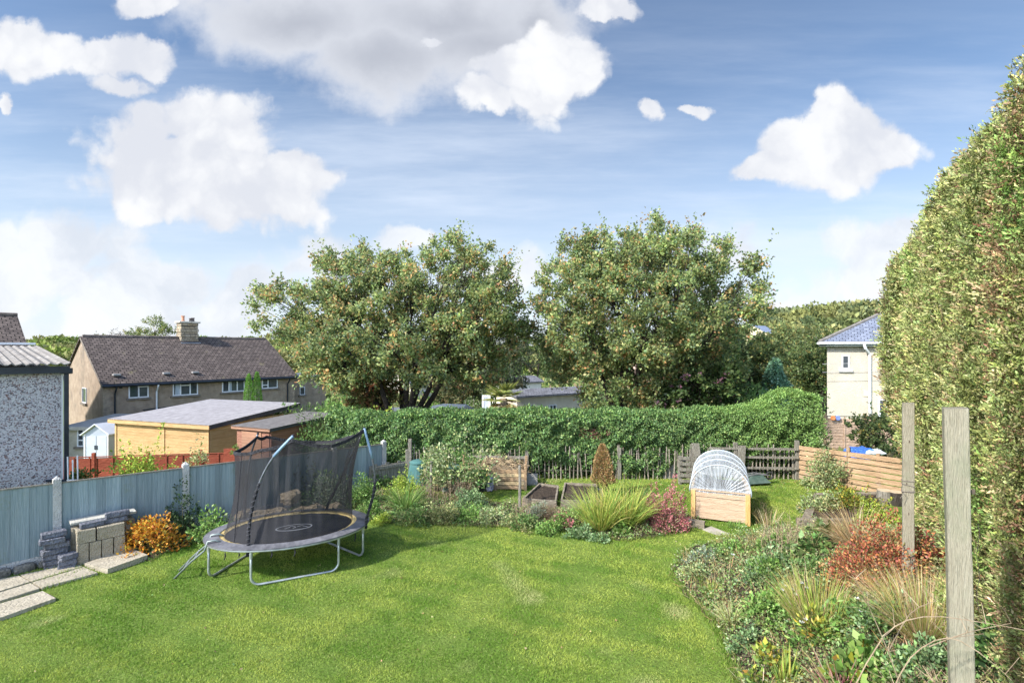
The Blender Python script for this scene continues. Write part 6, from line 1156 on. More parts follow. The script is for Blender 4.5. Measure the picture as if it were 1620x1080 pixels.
# ---- beyond the hedge: car, palm, screen, railing, bird box
def beyond():
    p = P(697, 655, 22); p.z = float(hgt(p.x, 22)); zt = CAM_H-(641.5-HY)/FPX*22; h = thing('parked_car', 'pale silver car roof seen over the laurel hedge beneath the first oak', 'car', p); cm = mat('silver_paint', (.50, .54, .60), (.58, .62, .68), rough=.25, scale=1, metal=.2); zc = zt-1.45
    L = 2.1
    prof = [(-L, .35), (-L, .8), (-L*.95, .95), (-L*.45, 1.0), (-L*.22, 1.36), (0, 1.45), (L*.5, 1.42), (L*.85, 1.05), (L, .95), (L, .35)]
    q = MB(); q.prism([Vector((p.x+x, p.y-.85, zc+z)) for x, z in prof], Vector((0, 1.7, 0))); build('body', q, cm, h)
    q = MB(); pr2 = [(-L*.40, 1.02), (-L*.20, 1.33), (L*.48, 1.36), (L*.78, 1.04)]; q.prism([Vector((p.x+x, p.y-.856, zc+z)) for x, z in pr2], Vector((0, 1.712, 0))); build('window', q, glassmat(), h)
    for x in (-L*.6, L*.62): q = MB(); c = Vector((p.x+x, p.y-.8, zc+.32)); q.tube([c-Vector((0, .1, 0)), c+Vector((0, .1, 0))], .32, 16); build('wheel', q, mat('rubber', (.02, .02, .02)), h)
    # palm
    b = P(797, 665, 16.0); b.z = float(hgt(b.x, 16.0)); top = CAM_H-(630-HY)/FPX*16.0; r = thing('fan_palm', 'small shaggy fan palm with yellowing fronds behind the hedge', 'palm', b); q = MB(); q.tube([b, V3(b, top)], [.13, .11], 8); build('trunk', q, mat('palm_fibre', (.14, .10, .06), (.25, .19, .12), bump=.5), r, smooth=True); rg = np.random.default_rng(2); A = []
    for i in range(34):
        az = rg.uniform(0, 2*PI); el = rg.uniform(-.75, 1.2); d = np.array([math.cos(az)*math.cos(el), math.sin(az)*math.cos(el), math.sin(el)]); hub = np.array([b.x, b.y, top])+d*.36; m = 22; up = np.array([0, 0, 1.]); s = np.cross(d, up); s /= np.linalg.norm(s); ang = np.linspace(-1.35, 1.35, m); dd = d*np.cos(ang)[:, None]+s*np.sin(ang)[:, None]; pal = [((.22, .27, .07), 2), ((.34, .34, .10), 2)] if el > -.2 else [((.40, .31, .12), 2), ((.28, .2, .09), 1)]
        A.append(blades_arr(np.repeat(hub[None], m, 0), dd, rg.uniform(.3, .42, m), .035, rg.uniform(.1, .25, m), pick(pal, m, .15, rg), 3, rg))
    foliage('frond', join(A), r); q = MB()
    # white framed screen
    a = P(762.5, 655, 16.6); z1 = CAM_H-(625-HY)/FPX*16.6; h = thing('glazed_screen', 'white framed panel standing between the car and the palm', 'screen', (a.x, a.y, -2)); W = P(776, 655, 16.6).x-a.x; q = MB()
    for o in ((0, -2, .06, z1+2), (W-.06, -2, .06, z1+2)): q.obox((a.x+o[0], a.y, o[1]), (o[2], 0, 0), (0, .05, 0), (0, 0, o[3]))
    for z in (z1-.06, z1-.75): q.obox((a.x+.06, a.y, z), (W-.12, 0, 0), (0, .048, 0), (0, 0, .06))
    build('frame', q, white_plastic, h); q = MB(); q.obox((a.x+.05, a.y+.015, -2), (W-.1, 0, 0), (0, .015, 0), (0, 0, z1+1.96)); build('panel', q, mat('pale_panel', (.45, .5, .56), (.56, .6, .66), rough=.3), h)
    h = thing('post_and_rail_fence', 'thin grey railing on the slope behind the car', 'fence', P(730, 628, 38)); a = P(730, 630, 38); b = P(768, 622, 40)
    for k in range(7): o = a.lerp(b, k/6); q = MB(); q.tube([o-Vector((0, 0, .8)), o+Vector((0, 0, .35))], .035, 5); build('post', q, greyw, h)
    for z in (.3, -.1): q = MB(); q.tube([a+Vector((0, 0, z)), b+Vector((0, 0, z))], .03, 5); build('rail', q, greyw, h)
    a = P(657, 652, 18.3); h = thing('bird_box', 'small brown nesting box fixed beside the first oak trunk', 'bird box', a); q = MB(); q.cbox(a+Vector((0, 0, .05)), .2, .18, .26, .2, .005); build('box', q, lapw, h); q = MB(); q.cbox(a+Vector((0, -.02, .2)), .26, .26, .03, .2, .003); build('lid', q, greyw, h); q = MB(); q.tube([a+Vector((0, -.085, .08)), a+Vector((0, -.10, .08))], .02, 10); build('entrance_hole', q, mat('dark_hole', (.01, .01, .01)), h); q = MB(); q.tube([V3(a+Vector((0, .05, 0)), -1.6), V3(a+Vector((0, .05, 0)), a.z)], .03, 6); build('pole', q, greyw, h)
    a = P(612, 655, 17.5); h = thing('dark_car', 'dark car windscreen glimpsed past the end of the laurel hedge', 'car', V3(a, -1)); q = MB(); prof = [(-1.9, .3), (-1.9, .8), (-.9, .95), (-.35, 1.38), (.7, 1.4), (1.3, 1.0), (1.9, .9), (1.9, .3)]; zc = a.z+.05-1.38; q.prism([Vector((a.x+x, a.y, zc+z)) for x, z in prof], Vector((0, 1.6, 0))); build('body', q, mat('black_paint', (.02, .022, .028), (.04, .042, .05), rough=.2), h); q = MB(); q.prism([Vector((a.x+x, a.y-.006, zc+z)) for x, z in ((-.8, .97), (-.32, 1.33), (.65, 1.34), (1.15, 1.0))], Vector((0, 1.612, 0))); build('window', q, glassmat(), h)
    for x in (-1.2, 1.2): q = MB(); c = Vector((a.x+x, a.y, zc+.32)); q.tube([c-Vector((0, .05, 0)), c+Vector((0, .12, 0))], .3, 14); build('wheel', q, mat('rubber', (.02, .02, .02)), h)
beyond()

# ================================================================ garden plants
PAL = dict(
    lime=[((.36, .47, .07), 3), ((.48, .56, .11), 2), ((.24, .34, .05), 2)], mid=[((.14, .25, .07), 3), ((.21, .33, .10), 3), ((.09, .17, .05), 2)],
    fresh=[((.20, .35, .08), 3), ((.30, .43, .13), 2), ((.13, .24, .06), 2)], dark=[((.035, .07, .03), 3), ((.06, .11, .045), 3), ((.10, .15, .06), 1)],
    blue=[((.20, .31, .13), 3), ((.29, .40, .20), 2), ((.14, .22, .10), 2)], grey=[((.27, .33, .23), 3), ((.37, .42, .32), 2), ((.18, .24, .16), 2)],
    olive=[((.28, .31, .12), 3), ((.38, .37, .17), 2), ((.17, .20, .08), 2)], orange=[((.58, .27, .03), 4), ((.70, .40, .06), 3), ((.42, .14, .03), 2), ((.35, .33, .06), 1)],
    red=[((.40, .12, .08), 3), ((.52, .20, .09), 2.5), ((.28, .09, .07), 2), ((.28, .28, .11), 1.8), ((.58, .32, .12), 1.4)], pink=[((.46, .15, .17), 4), ((.56, .25, .25), 3), ((.32, .11, .12), 2), ((.30, .30, .16), 1.8)],
    straw=[((.58, .44, .25), 3), ((.46, .33, .17), 3), ((.68, .57, .38), 2), ((.30, .22, .12), 1)], yel=[((.56, .55, .14), 2), ((.38, .48, .10), 3), ((.24, .36, .08), 3), ((.60, .48, .18), 1)],
    rust=[((.44, .27, .12), 3), ((.54, .36, .18), 2), ((.32, .24, .10), 2), ((.28, .30, .11), 1)], vine=[((.34, .40, .19), 3), ((.44, .48, .26), 2), ((.22, .31, .12), 3), ((.5, .47, .2), .8)],
    cream=[((.58, .56, .30), 3), ((.46, .48, .2), 2), ((.3, .38, .12), 2)], litter=[((.40, .26, .12), 2), ((.5, .38, .2), 2), ((.26, .16, .08), 2)],
    goldleaf=[((.46, .42, .06), 2), ((.26, .32, .06), 3), ((.16, .24, .05), 3), ((.40, .25, .06), 1)], dead=[((.24, .18, .11), 2), ((.34, .27, .18), 2), ((.16, .12, .08), 1)])
stemm = mat('green_stem', (.10, .09, .04), (.20, .17, .08), rough=.8, scale=9)
deadm = mat('dead_stem', (.20, .14, .09), (.36, .28, .19), rough=.9, scale=9, island=.3)
SEED = [100]
def shrub(name, label, cat, base, w, h, pal, leaf=.05, n=None, wid=.6, d=None, droop=0., clumps=None, group=None, stems=True, open_=0., z0=.0, spiky=0., m=None, second=None):
    """a leafy plant: stems from the foot, leaves in clumps over an uneven mound"""
    SEED[0] += 1; rg = np.random.default_rng(SEED[0]); base = Vector(base); d = d or w*.85; root = thing(name, label, cat, base, group)
    k = clumps or int(12+26*min(1.6, w*h)); q = unit(rg.normal(size=(k*3, 3))); q = q[q[:, 2] > -.15][:k]; k = len(q); rad = rg.uniform(.55, 1.0, k)*(1+.12*rg.normal(size=k)); C = q*rad[:, None]*np.array([w/2, d/2, h*.86])*.82; C[:, 2] = np.maximum(C[:, 2], .05*h)+z0*h
    cr = (w+d+h)/3*(.20-.05*open_); n = n or int(min(9000, 1.5*(w*d+2*h*(w+d)*.7)/(leaf*leaf*wid)*(1-.5*open_))); ci = rg.integers(k, size=n); off = rg.normal(size=(n, 3)); off = unit(off)*(rg.uniform(.2, 1, n)**.5*cr)[:, None]*np.array([1, 1, .8]); p = C[ci]+off; low = p[:, 2] < .015; p[low, 2] = rg.uniform(.01, .08, low.sum())
    dd = unit(off)*.7+unit(C[ci]+np.array([0, 0, h*.1]))*.6+rg.normal(size=(n, 3))*.45; dd[:, 2] += .15-droop; dd = unit(dd)
    if spiky:
        e = rg.uniform(size=n) < spiky; t = rg.uniform(.3, 1.15, n); p[e] = (C[ci]*(1+.55*t[:, None]*np.array([.7, .7, 1])))[e]+rg.normal(0, .012, (e.sum(), 3))
    p += np.array(base)
    g = base; zz = hgt(p[:, 0], p[:, 1])-float(hgt(base.x, base.y)); p[:, 2] += np.clip(zz, -.3, .3)
    tint = pick(PAL[pal], n, .18, rg)*(1+rg.normal(0, .13, k))[ci][:, None]
    if second: e = rg.uniform(size=k)[ci] < second[1]; tint[e] = pick(PAL[second[0]], e.sum(), .18, rg)
    foliage('foliage', leaves_arr(p, dd, leaf*rg.uniform(.55, 1.25, n), wid, np.clip(tint, .004, .9), rng=rg), root, m)
    if stems:
        s = MB(); 
        for c in C[:min(k, 22)]: e = base+Vector(c); a = base+Vector((c[0]*.15, c[1]*.15, -.02)); s.tube(bez(a, a.lerp(e, .5)+Vector((0, 0, h*.12)), e, 4), [.011*max(.5, h), .008*max(.5, h), .006*max(.5, h), .004, .003], 4, cap=False)
        build('woody_stem', s, stemm, root)
    return root
def tuft(name, label, cat, base, L, n, pal, w=.012, spread=.5, droop=.25, r=.08, seg=5, group=None, lean=(0, 0), second=None):
    """a clump of arching strap leaves"""
    SEED[0] += 1; rg = np.random.default_rng(SEED[0]); base = Vector(base); root = thing(name, label, cat, base, group); a = rg.uniform(0, 2*PI, n); rr_ = r*np.sqrt(rg.uniform(size=n)); p = np.stack([base.x+rr_*np.cos(a), base.y+rr_*np.sin(a), np.full(n, base.z-.01)], 1)
    s = spread*rg.uniform(.1, 1.25, n); d0 = np.stack([np.cos(a)*s+lean[0]+rg.normal(0, .08, n), np.sin(a)*s+lean[1]+rg.normal(0, .08, n), np.ones(n)], 1); tint = pick(PAL[pal], n, .16, rg)
    if second: e = rg.uniform(size=n) < second[1]; tint[e] = pick(PAL[second[0]], e.sum(), .16, rg)
    V, F, T = blades_arr(p, d0, L*rg.uniform(.45, 1.1, n), w, droop*rg.uniform(.4, 1.5, n), tint, seg, rg); zf = hgt(V[:, 0], V[:, 1])+.012; V[:, 2] = np.maximum(V[:, 2], zf)
    k = int(n*.72); fb = 2*(seg+1)
    me = (V, F, T); foliage('blades', me, root, leafmat('blade')); return root
def stalks(name, label, cat, base, n, h, w, m=None, heads=None, group=None, tilt=.25, r=.004, twigs=2, pal='dead'):
    SEED[0] += 1; rr = random.Random(SEED[0]); base = Vector(base); root = thing(name, label, cat, base, group); s = MB(); E = []
    for i in range(n):
        x, y = rr.uniform(-w/2, w/2), rr.uniform(-w/3, w/3); a = on(base.x+x, base.y+y, -.02); hh = h*rr.uniform(.5, 1.05); t = Vector((rr.gauss(0, tilt), rr.gauss(0, tilt), 1)).normalized()*hh; b = a+t; mid = a+t*.5+Vector((rr.gauss(0, .03), rr.gauss(0, .03), 0)); s.tube([a, mid, b], [r, r*.8, r*.4], 4, cap=False); E.append(b)
        for j in range(twigs): f = rr.uniform(.45, .9); o = a.lerp(b, f); s.tube([o, o+Vector((rr.gauss(0, .07), rr.gauss(0, .07), rr.uniform(.04, .14)))], [r*.6, r*.3], 3, cap=False)
    build('stalk', s, m or deadm, root)
    if heads:
        rg = np.random.default_rng(SEED[0]); P_ = np.repeat(np.array([tuple(e) for e in E]), heads[1], 0)+rg.normal(0, heads[2], (len(E)*heads[1], 3)); foliage('seed_head', leaves_arr(P_, rg.normal(size=P_.shape), heads[3], .7, pick(PAL[heads[0]], len(P_), .15, rg), rng=rg), root)
    return root
def sz(px, py, wpx, hpx):
    g = G(px, py); k = g.y/FPX; return g, wpx*k, hpx*k

# --- left border, by the fence and behind the trampoline
S = [('orange_shrub', 'round shrub with blazing orange autumn leaves against the blue fence', 'shrub', 236, 872, 84, 70, 'orange', .065, {'droop': .1}),
 ('pyracantha', 'loose dark leaved shrub between the orange shrub and the second concrete post', 'shrub', 291, 850, 50, 82, 'dark', .055, {'spiky': .35, 'open_': .4}),
 ('spiky_perennial', 'dark spiky leaved plant growing up the second concrete post', 'plant', 322, 828, 46, 66, 'dark', .10, {'spiky': .5, 'wid': .22, 'open_': .6}),
 ('hydrangea', 'bright green leafy shrub between the orange shrub and the trampoline', 'shrub', 332, 858, 58, 62, 'fresh', .07, {'droop': .25}),
 ('rosemary_bush', 'greyish feathery bush just behind the trampoline ladder end', 'shrub', 362, 818, 46, 42, 'grey', .06, {'wid': .25, 'spiky': .3}),
 ('euphorbia', 'large grey green euphorbia mound seen through the trampoline net', 'shrub', 520, 800, 78, 66, 'grey', .075, {'wid': .35, 'second': ('fresh', .3)}),
 ('acer', 'dark purple brown wispy shrub behind the net by the fence post', 'shrub', 487, 795, 60, 84, 'dark', .06, {'open_': .7, 'spiky': .4}),
 ('pieris', 'rounded green shrub just past the pole of the trampoline', 'shrub', 570, 800, 52, 58, 'mid', .055, {'second': ('fresh', .35)}),
 ('boxwood', 'small rounded lime edged shrub between the trampoline and the fern', 'shrub', 588, 818, 44, 36, 'fresh', .045, {}),
 ('box_ball', 'low lime green clump at the lawn edge by the trampoline pole', 'shrub', 604, 828, 30, 20, 'lime', .035, {}),
 ('laurel_bush', 'green bush at the foot of the old board fence', 'shrub', 600, 770, 44, 40, 'mid', .06, {}),
 ('hebe', 'yellow green rounded hebe behind the arching fern', 'shrub', 640, 790, 62, 44, 'lime', .045, {'spiky': .15}),
 ('geranium_clump', 'wide low green leafy clump on the lawn edge beneath the fern', 'plant', 655, 826, 84, 26, 'mid', .05, {'second': ('olive', .3)}),
 ('trailing_shrub', 'pale green trailing branch spilling over the rear of the compost bay', 'shrub', 778, 760, 62, 36, 'vine', .08, {'z0': .55, 'open_': .3, 'droop': .3}),
 ('euphorbia', 'blue green mound in front of the lilac sack', 'plant', 748, 806, 60, 42, 'blue', .05, {}),
 ('aquilegia', 'fresh green mound at the lawn edge below the blue green one', 'plant', 742, 824, 58, 30, 'fresh', .045, {}),
 ('catmint', 'olive leafy clump between the wide green clump and the blue green mound', 'plant', 706, 826, 48, 34, 'olive', .045, {'open_': .2}),
 ('strawberry_patch', 'straggly pale green clump at the lawn edge before the grey stake', 'plant', 786, 828, 56, 30, 'vine', .05, {'open_': .2}),
 ('wild_geranium', 'low mixed green and buff clump between stake and narrow raised bed', 'plant', 828, 834, 54, 24, 'olive', .045, {'second': ('mid', .4)}),
 ('lavender_heap', 'grey tangled twiggy heap over the narrow raised bed corner', 'shrub', 858, 822, 62, 30, 'grey', .05, {'wid': .2, 'second': ('dead', .6)}),
 ('heuchera', 'green leafy mound at the lawn edge under the pink flowering plant', 'plant', 868, 842, 44, 24, 'fresh', .045, {}),
 ('sedum', 'fleshy green plant with faded pink flower heads beside the yellow tuft', 'plant', 894, 836, 50, 36, 'fresh', .045, {'second': ('pink', .28)}),
 ('hellebore', 'grey green leafy clump at the lawn edge in front of the yellow tuft', 'plant', 918, 850, 44, 22, 'blue', .05, {}),
 ('primrose', 'pale blue green rosette at the lawn edge nearest the bare soil', 'plant', 948, 856, 30, 16, 'blue', .045, {}),
 ('foxglove', 'bright green broad leaved plant standing in the bare soil below the tuft', 'plant', 985, 846, 28, 28, 'fresh', .07, {'stems': True}),
 ('small_clump', 'low green clump between the yellow tuft and the sedum', 'plant', 935, 838, 36, 22, 'mid', .045, {}),
 ('spindle_bush', 'upright crimson leaved shrub in the soil beside the tunnel planter', 'shrub', 1054, 836, 62, 74, 'pink', .036, {'spiky': .35, 'open_': .25}),
 ('spindle_bush', 'smaller crimson leaved shrub between the yellow tuft and its larger twin', 'shrub', 1030, 822, 34, 56, 'pink', .036, {'spiky': .4, 'open_': .3}),
 ('privet_sprout', 'dull green low bush behind the crimson shrubs', 'shrub', 1022, 800, 34, 28, 'mid', .045, {}),
 # right border
 ('currant_bush', 'pale grey leaved shrub standing in front of the slatted fence', 'shrub', 1306, 772, 52, 70, 'vine', .06, {'spiky': .3, 'open_': .5}),
 ('rose_bush', 'loose yellow leaved bush growing in the sleeper bed', 'shrub', 1345, 812, 74, 52, 'goldleaf', .055, {'spiky': .25, 'open_': .55}),
 ('raspberry_bush', 'grey green bush at the near end of the sleeper bed', 'shrub', 1298, 812, 56, 46, 'vine', .06, {'open_': .35, 'second': ('goldleaf', .2)}),
 ('hosta', 'glossy dark green hosta with broad drooping leaves by the sleeper bed', 'hosta', 1284, 876, 64, 44, 'mid', .12, {'wid': .62, 'droop': .35}),
 ('spirea', 'dense lime green shrub behind the rust red bush', 'shrub', 1400, 838, 74, 38, 'lime', .04, {}),
 ('azalea', 'big rust red autumn bush in front of the wired post', 'shrub', 1392, 915, 128, 100, 'red', .036, {'second': ('rust', .2)}),
 ('azalea', 'smaller rust red bush between the wired post and the tall hedge', 'shrub', 1476, 902, 54, 66, 'red', .05, {'second': ('olive', .4), 'open_': .2}),
 ('ivy_mound', 'dark green leafy clump at the foot of the tall hedge by the bottom corner', 'plant', 1580, 1080, 100, 120, 'mid', .06, {'open_': .2, 'second': ('dark', .4)}),
 ('anemone', 'spreading blue green leafy clump in the middle of the border', 'plant', 1215, 912, 88, 44, 'blue', .05, {'second': ('fresh', .4)}),
 ('anemone', 'green leafy clump at the back of the border below the hosta', 'plant', 1270, 905, 60, 26, 'mid', .045, {}),
 ('astrantia', 'leafy green clump at the tip of the border nearest the stone', 'plant', 1150, 876, 64, 26, 'fresh', .045, {'open_': .2}),
 ('ground_ivy', 'small grey green rosette on the outermost corner of the border', 'plant', 1098, 908, 44, 18, 'vine', .04, {}),
 ('geum', 'grey leaved clump behind the outermost rosette of the border', 'plant', 1112, 888, 44, 24, 'grey', .045, {}),
 ('cranesbill', 'dense mid green clump behind the pale variegated grass', 'plant', 1205, 985, 84, 46, 'fresh', .05, {}),
 ('cranesbill', 'fresh green clump next to the white flowers', 'plant', 1248, 960, 64, 40, 'mid', .05, {'second': ('fresh', .5)}),
 ('euonymus', 'small blue grey leaved plant at the lawn edge below the variegated grass', 'plant', 1180, 1024, 44, 34, 'blue', .045, {}),
 ('peony', 'yellowing large leaved clump at the lawn edge near the bottom of the photo', 'plant', 1215, 1074, 76, 56, 'goldleaf', .075, {'second': ('mid', .3), 'open_': .1}),
 ('hydrangea', 'light green broad leaved plant with yellow leaves beside the nearest post', 'plant', 1358, 1080, 96, 66, 'fresh', .10, {'second': ('goldleaf', .25), 'wid': .75}),
 ('honeysuckle', 'grey green small leaved mass between the grasses and the nearest post', 'plant', 1390, 1010, 110, 70, 'blue', .045, {'open_': .2, 'second': ('mid', .4)}),
 ('honeysuckle', 'small leaved green mass at the foot of the nearest post', 'plant', 1450, 1090, 120, 90, 'blue', .045, {'open_': .25, 'second': ('fresh', .3)}),
 ('lily', 'yellow green leafy clump just left of the white flowers', 'plant', 1290, 1010, 84, 56, 'goldleaf', .075, {'second': ('fresh', .5), 'wid': .4}),
 ('penstemon', 'grey leaved clump behind the green yellow tuft', 'plant', 1330, 1060, 60, 44, 'mid', .05, {}),
 ('sage_bush', 'grey leaved low bush at the hedge foot behind the nearest post', 'plant', 1490, 842, 50, 60, 'grey', .045, {'open_': .3}),
 ('mint_patch', 'bright green low patch at the back of the border by the stalks', 'plant', 1222, 868, 54, 26, 'fresh', .045, {}),
 # beyond the fences
 ('golden_shrub', 'bright yellow green shrub in front of the red panel fence', 'shrub', None, None, 0, 0, 'lime', .085, {}),
 ('variegated_shrub', 'small cream and green shrub in front of the red panel fence', 'shrub', None, None, 0, 0, 'cream', .07, {})]
for (nm, lb, ct, px, py, w, h_, pal, lf, kw) in S:
    if px is None: continue
    g, W_, H_ = sz(px, py, w, h_); sc_ = 1.22 if px > 1080 else 1.12; shrub(nm, lb, ct, g, W_*sc_, H_*sc_*.96, pal, lf, **kw)
def placed(nm, lb, ct, px, pyt, pyb, w, Z, pal, lf, foot=None, **kw):
    b = P(px, pyb, Z); t = P(px, pyt, Z); root_z = b.z if foot is None else foot; h_ = (t.z-root_z)/.84; shrub(nm, lb, ct, (b.x, b.y, root_z), w*Z/FPX, h_, pal, lf, **kw)
placed('golden_shrub', 'bright yellow green shrub in front of the red panel fence', 'shrub', 222, 694, 790, 92, 10.9, 'lime', .06, spiky=.25)
placed('variegated_shrub', 'small cream and green shrub in front of the red panel fence', 'shrub', 310, 700, 780, 36, 11.6, 'cream', .055, spiky=.2)
placed('weigela', 'green and pink tinged bush behind the white railing', 'shrub', 128, 728, 790, 50, 11.5, 'fresh', .08, open_=.2, second=('rust', .25))
placed('trailing_shrub', 'pale green sprawling shrub draped over the teal bins', 'shrub', 728, 714, 790, 128, 12.6, 'vine', .085, foot=0, z0=.30, droop=.3, open_=.25, d=.9, second=('mid', .25))
placed('trailing_shrub', 'pale green leafy sprawl over the lid of the larger teal bin', 'shrub', 690, 722, 770, 60, 13.2, 'vine', .08, foot=0, z0=.3, droop=.3, open_=.2, second=('mid', .3))
placed('cypress_bush', 'dark feathery bush arching behind the brown shed roof', 'shrub', 505, 632, 690, 90, 18.6, 'mid', .12, foot=-1.2, second=('dark', .3), wid=.35)
placed('fern_bush', 'bright feathery greenery behind the brown shed and timber shed', 'shrub', 452, 634, 680, 60, 22.5, 'fresh', .16, foot=-1.5, wid=.4)
placed('small_weed', 'tuft of bright leaves showing between the two sheds', 'plant', 372, 699, 720, 12, 17.0, 'fresh', .07)
placed('broad_hedge_bush', 'feathery light green conifer bush rounding off the laurel hedge end', 'shrub', 1255, 622, 700, 100, 15.9, 'fresh', .10, foot=.0, wid=.35, second=('mid', .2), n=9000, d=1.5)
placed('laurel_mass', 'dark green shrubs behind the brown shed filling up to the laurel hedge', 'shrub', 548, 652, 720, 70, 15.6, 'dark', .10, foot=-.2, second=('mid', .4))
placed('lime_fern', 'fresh lime foliage lit through under the first oak', 'shrub', 605, 628, 665, 50, 17.2, 'lime', .12, foot=-1.2)
placed('lime_fern', 'pale green tree fern fronds behind the first oak fork', 'shrub', 655, 615, 665, 40, 21.5, 'fresh', .16, foot=-1.9, wid=.3)
placed('hazel_bush', 'yellowish bush between the car and the white framed panel', 'shrub', 740, 632, 665, 44, 20.6, 'olive', .10, foot=-1.8)
placed('bramble_bank', 'mixed yellow green bush above the hedge in front of the bungalow', 'shrub', 845, 642, 668, 60, 17.5, 'goldleaf', .09, foot=-1.2, open_=.3)
placed('bramble_bank', 'green bush at the top of the hedge right under the second oak trunk', 'shrub', 1060, 632, 665, 70, 17.0, 'mid', .10, foot=-1.2)
for k_, (px_, pt_, w_, Z_, pl_, lb_) in enumerate(((575, 622, 80, 27, 'mid', 'mid green bush far behind the left end of the laurel hedge'), (640, 618, 60, 30, 'olive', 'olive bush seen through the fork of the first oak'), (700, 612, 90, 34, 'fresh', 'bright green bushes on the slope above the silver car'), (745, 606, 70, 42, 'vine', 'pale bushes up the slope beside the thin grey railing'), (980, 622, 110, 31, 'mid', 'green bush behind the second oak trunk'), (1050, 618, 110, 28, 'olive', 'dull green bush below the pink tiled house'), (1120, 626, 90, 26, 'dark', 'dark bush in front of the holly'), (900, 618, 80, 38, 'olive', 'olive bush rising behind the bungalow roof'), (530, 618, 70, 34, 'fresh', 'green bush beyond the brown house end'), (1190, 622, 80, 21, 'mid', 'green bush standing between conifer and laurel hedge'), (795, 600, 90, 36, 'mid', 'shadowy bush below the meeting crowns'))):
    b_ = P(px_, 660, Z_); placed('valley_bush', lb_, 'bush', px_, pt_-22, 680, w_, Z_, pl_, .11+Z_*.002, foot=float(hgt(b_.x, Z_))-.1, n=5200, d=w_*Z_/FPX*.8)
placed('garden_bush', 'fresh green bush by the cream house corner above the lap fence', 'shrub', 1300, 618, 680, 28, 20.5, 'fresh', .12, foot=-1.3)

# --- tufts and grasses
T = [('fern', 'arching bright green fern in the border past the trampoline', 'fern', 642, 808, 52, 420, 'fresh', .014, 1.1, .42, .14, {'second': ('olive', .2)}),
 ('iris_clump', 'large fountain of yellow green strap leaves, the half nearer the sedum', 'grass clump', 950, 836, 76, 620, 'yel', .014, .85, .34, .24, {}),
 ('iris_clump', 'large fountain of yellow green strap leaves, the half nearer the crimson shrubs', 'grass clump', 988, 832, 80, 620, 'yel', .014, .8, .32, .24, {}),
 ('dry_grass', 'fountain of straw coloured grass leaning out of the sleeper bed', 'grass clump', 1352, 868, 82, 420, 'straw', .008, .8, .34, .12, {'lean': (-.45, -.1)}),
 ('sedge_clump', 'tall green and yellow grass clump in front of the rust red bush', 'grass clump', 1296, 985, 84, 900, 'yel', .007, .85, .22, .26, {'second': ('straw', .35)}),
 ('sedge_clump', 'broad straw coloured grass clump between the two tall posts', 'grass clump', 1462, 1010, 112, 1900, 'straw', .005, .95, .28, .18, {'second': ('yel', .35)}),
 ('sedge_clump', 'tawny dry grass behind the nearest post against the hedge', 'grass clump', 1545, 985, 92, 500, 'straw', .007, .7, .22, .14, {'second': ('rust', .3)}),
 ('tawny_grass', 'low tawny dry grass below the rust red bush', 'grass clump', 1395, 936, 52, 480, 'straw', .009, 1.0, .30, .22, {'second': ('rust', .4)}),
 ('variegated_grass', 'small fountain of cream striped grass at the lawn edge', 'grass clump', 1156, 988, 38, 280, 'cream', .009, .95, .42, .06, {}),
 ('grass_tuft', 'tall green blades at the lawn edge near the bottom of the photo', 'grass clump', 1243, 1085, 62, 60, 'yel', .016, .45, .12, .05, {}),
 ('red_stem_plant', 'fan of reddish bare stems at the bottom of the border', 'grass clump', 1320, 1100, 76, 90, 'pink', .009, .8, .10, .08, {'second': ('straw', .3), 'lean': (-.4, 0)}),
 ('small_grass', 'short yellow green blades beside the bare soil at the border tip', 'grass clump', 1128, 938, 24, 70, 'yel', .010, .7, .2, .08, {}),
 ('grass_tuft', 'long grass tuft against the corner of the tunnel planter', 'grass clump', 1165, 834, 12, 160, 'fresh', .010, .8, .2, .16, {}),
 ('straw_tuft', 'straw blades among the stalks beside the hosta', 'grass clump', 1216, 836, 34, 140, 'straw', .008, .6, .2, .12, {'second': ('fresh', .4)})]
for (nm, lb, ct, px, py, L_, n, pal, w, sp_, dr, r, kw) in T:
    g = G(px, py); tuft(nm, lb, ct, g, L_*g.y/FPX, n, pal, w, sp_, dr, r, **kw)
for (nm, lb, px, py, n, hp, w, kw) in (('dead_stalks', 'thicket of brown dead stalks in front of the teal bins', 712, 794, 120, 44, 1.3, {'heads': ('dead', 5, .03, .03)}),
        ('dead_stalks', 'tall thin seed stalks at the back of the border beside the hosta', 1236, 878, 34, 66, .5, {'tilt': .12, 'twigs': 4}),
        ('dead_stalks', 'dark bare stems around the foot of the grey stake', 826, 826, 26, 48, .35, {'tilt': .12}),
        ('dead_stalks', 'thin dry stems at the bottom corner between post and hedge', 1520, 1090, 60, 70, .8, {'tilt': .9}),
        ('dead_stalks', 'fine pale seed stems rising in the lawn gap beside the planter', 1212, 826, 30, 44, .5, {'tilt': .3, 'r': .0025}),
        ('dry_bramble', 'long arching dry stems in front of the nearest post', 1440, 1120, 22, 74, 1.0, {'tilt': 1.1, 'r': .006, 'twigs': 4})):
    g = G(px, py); stalks(nm, lb, 'dead plant', g, n, hp*g.y/FPX, w, **kw)
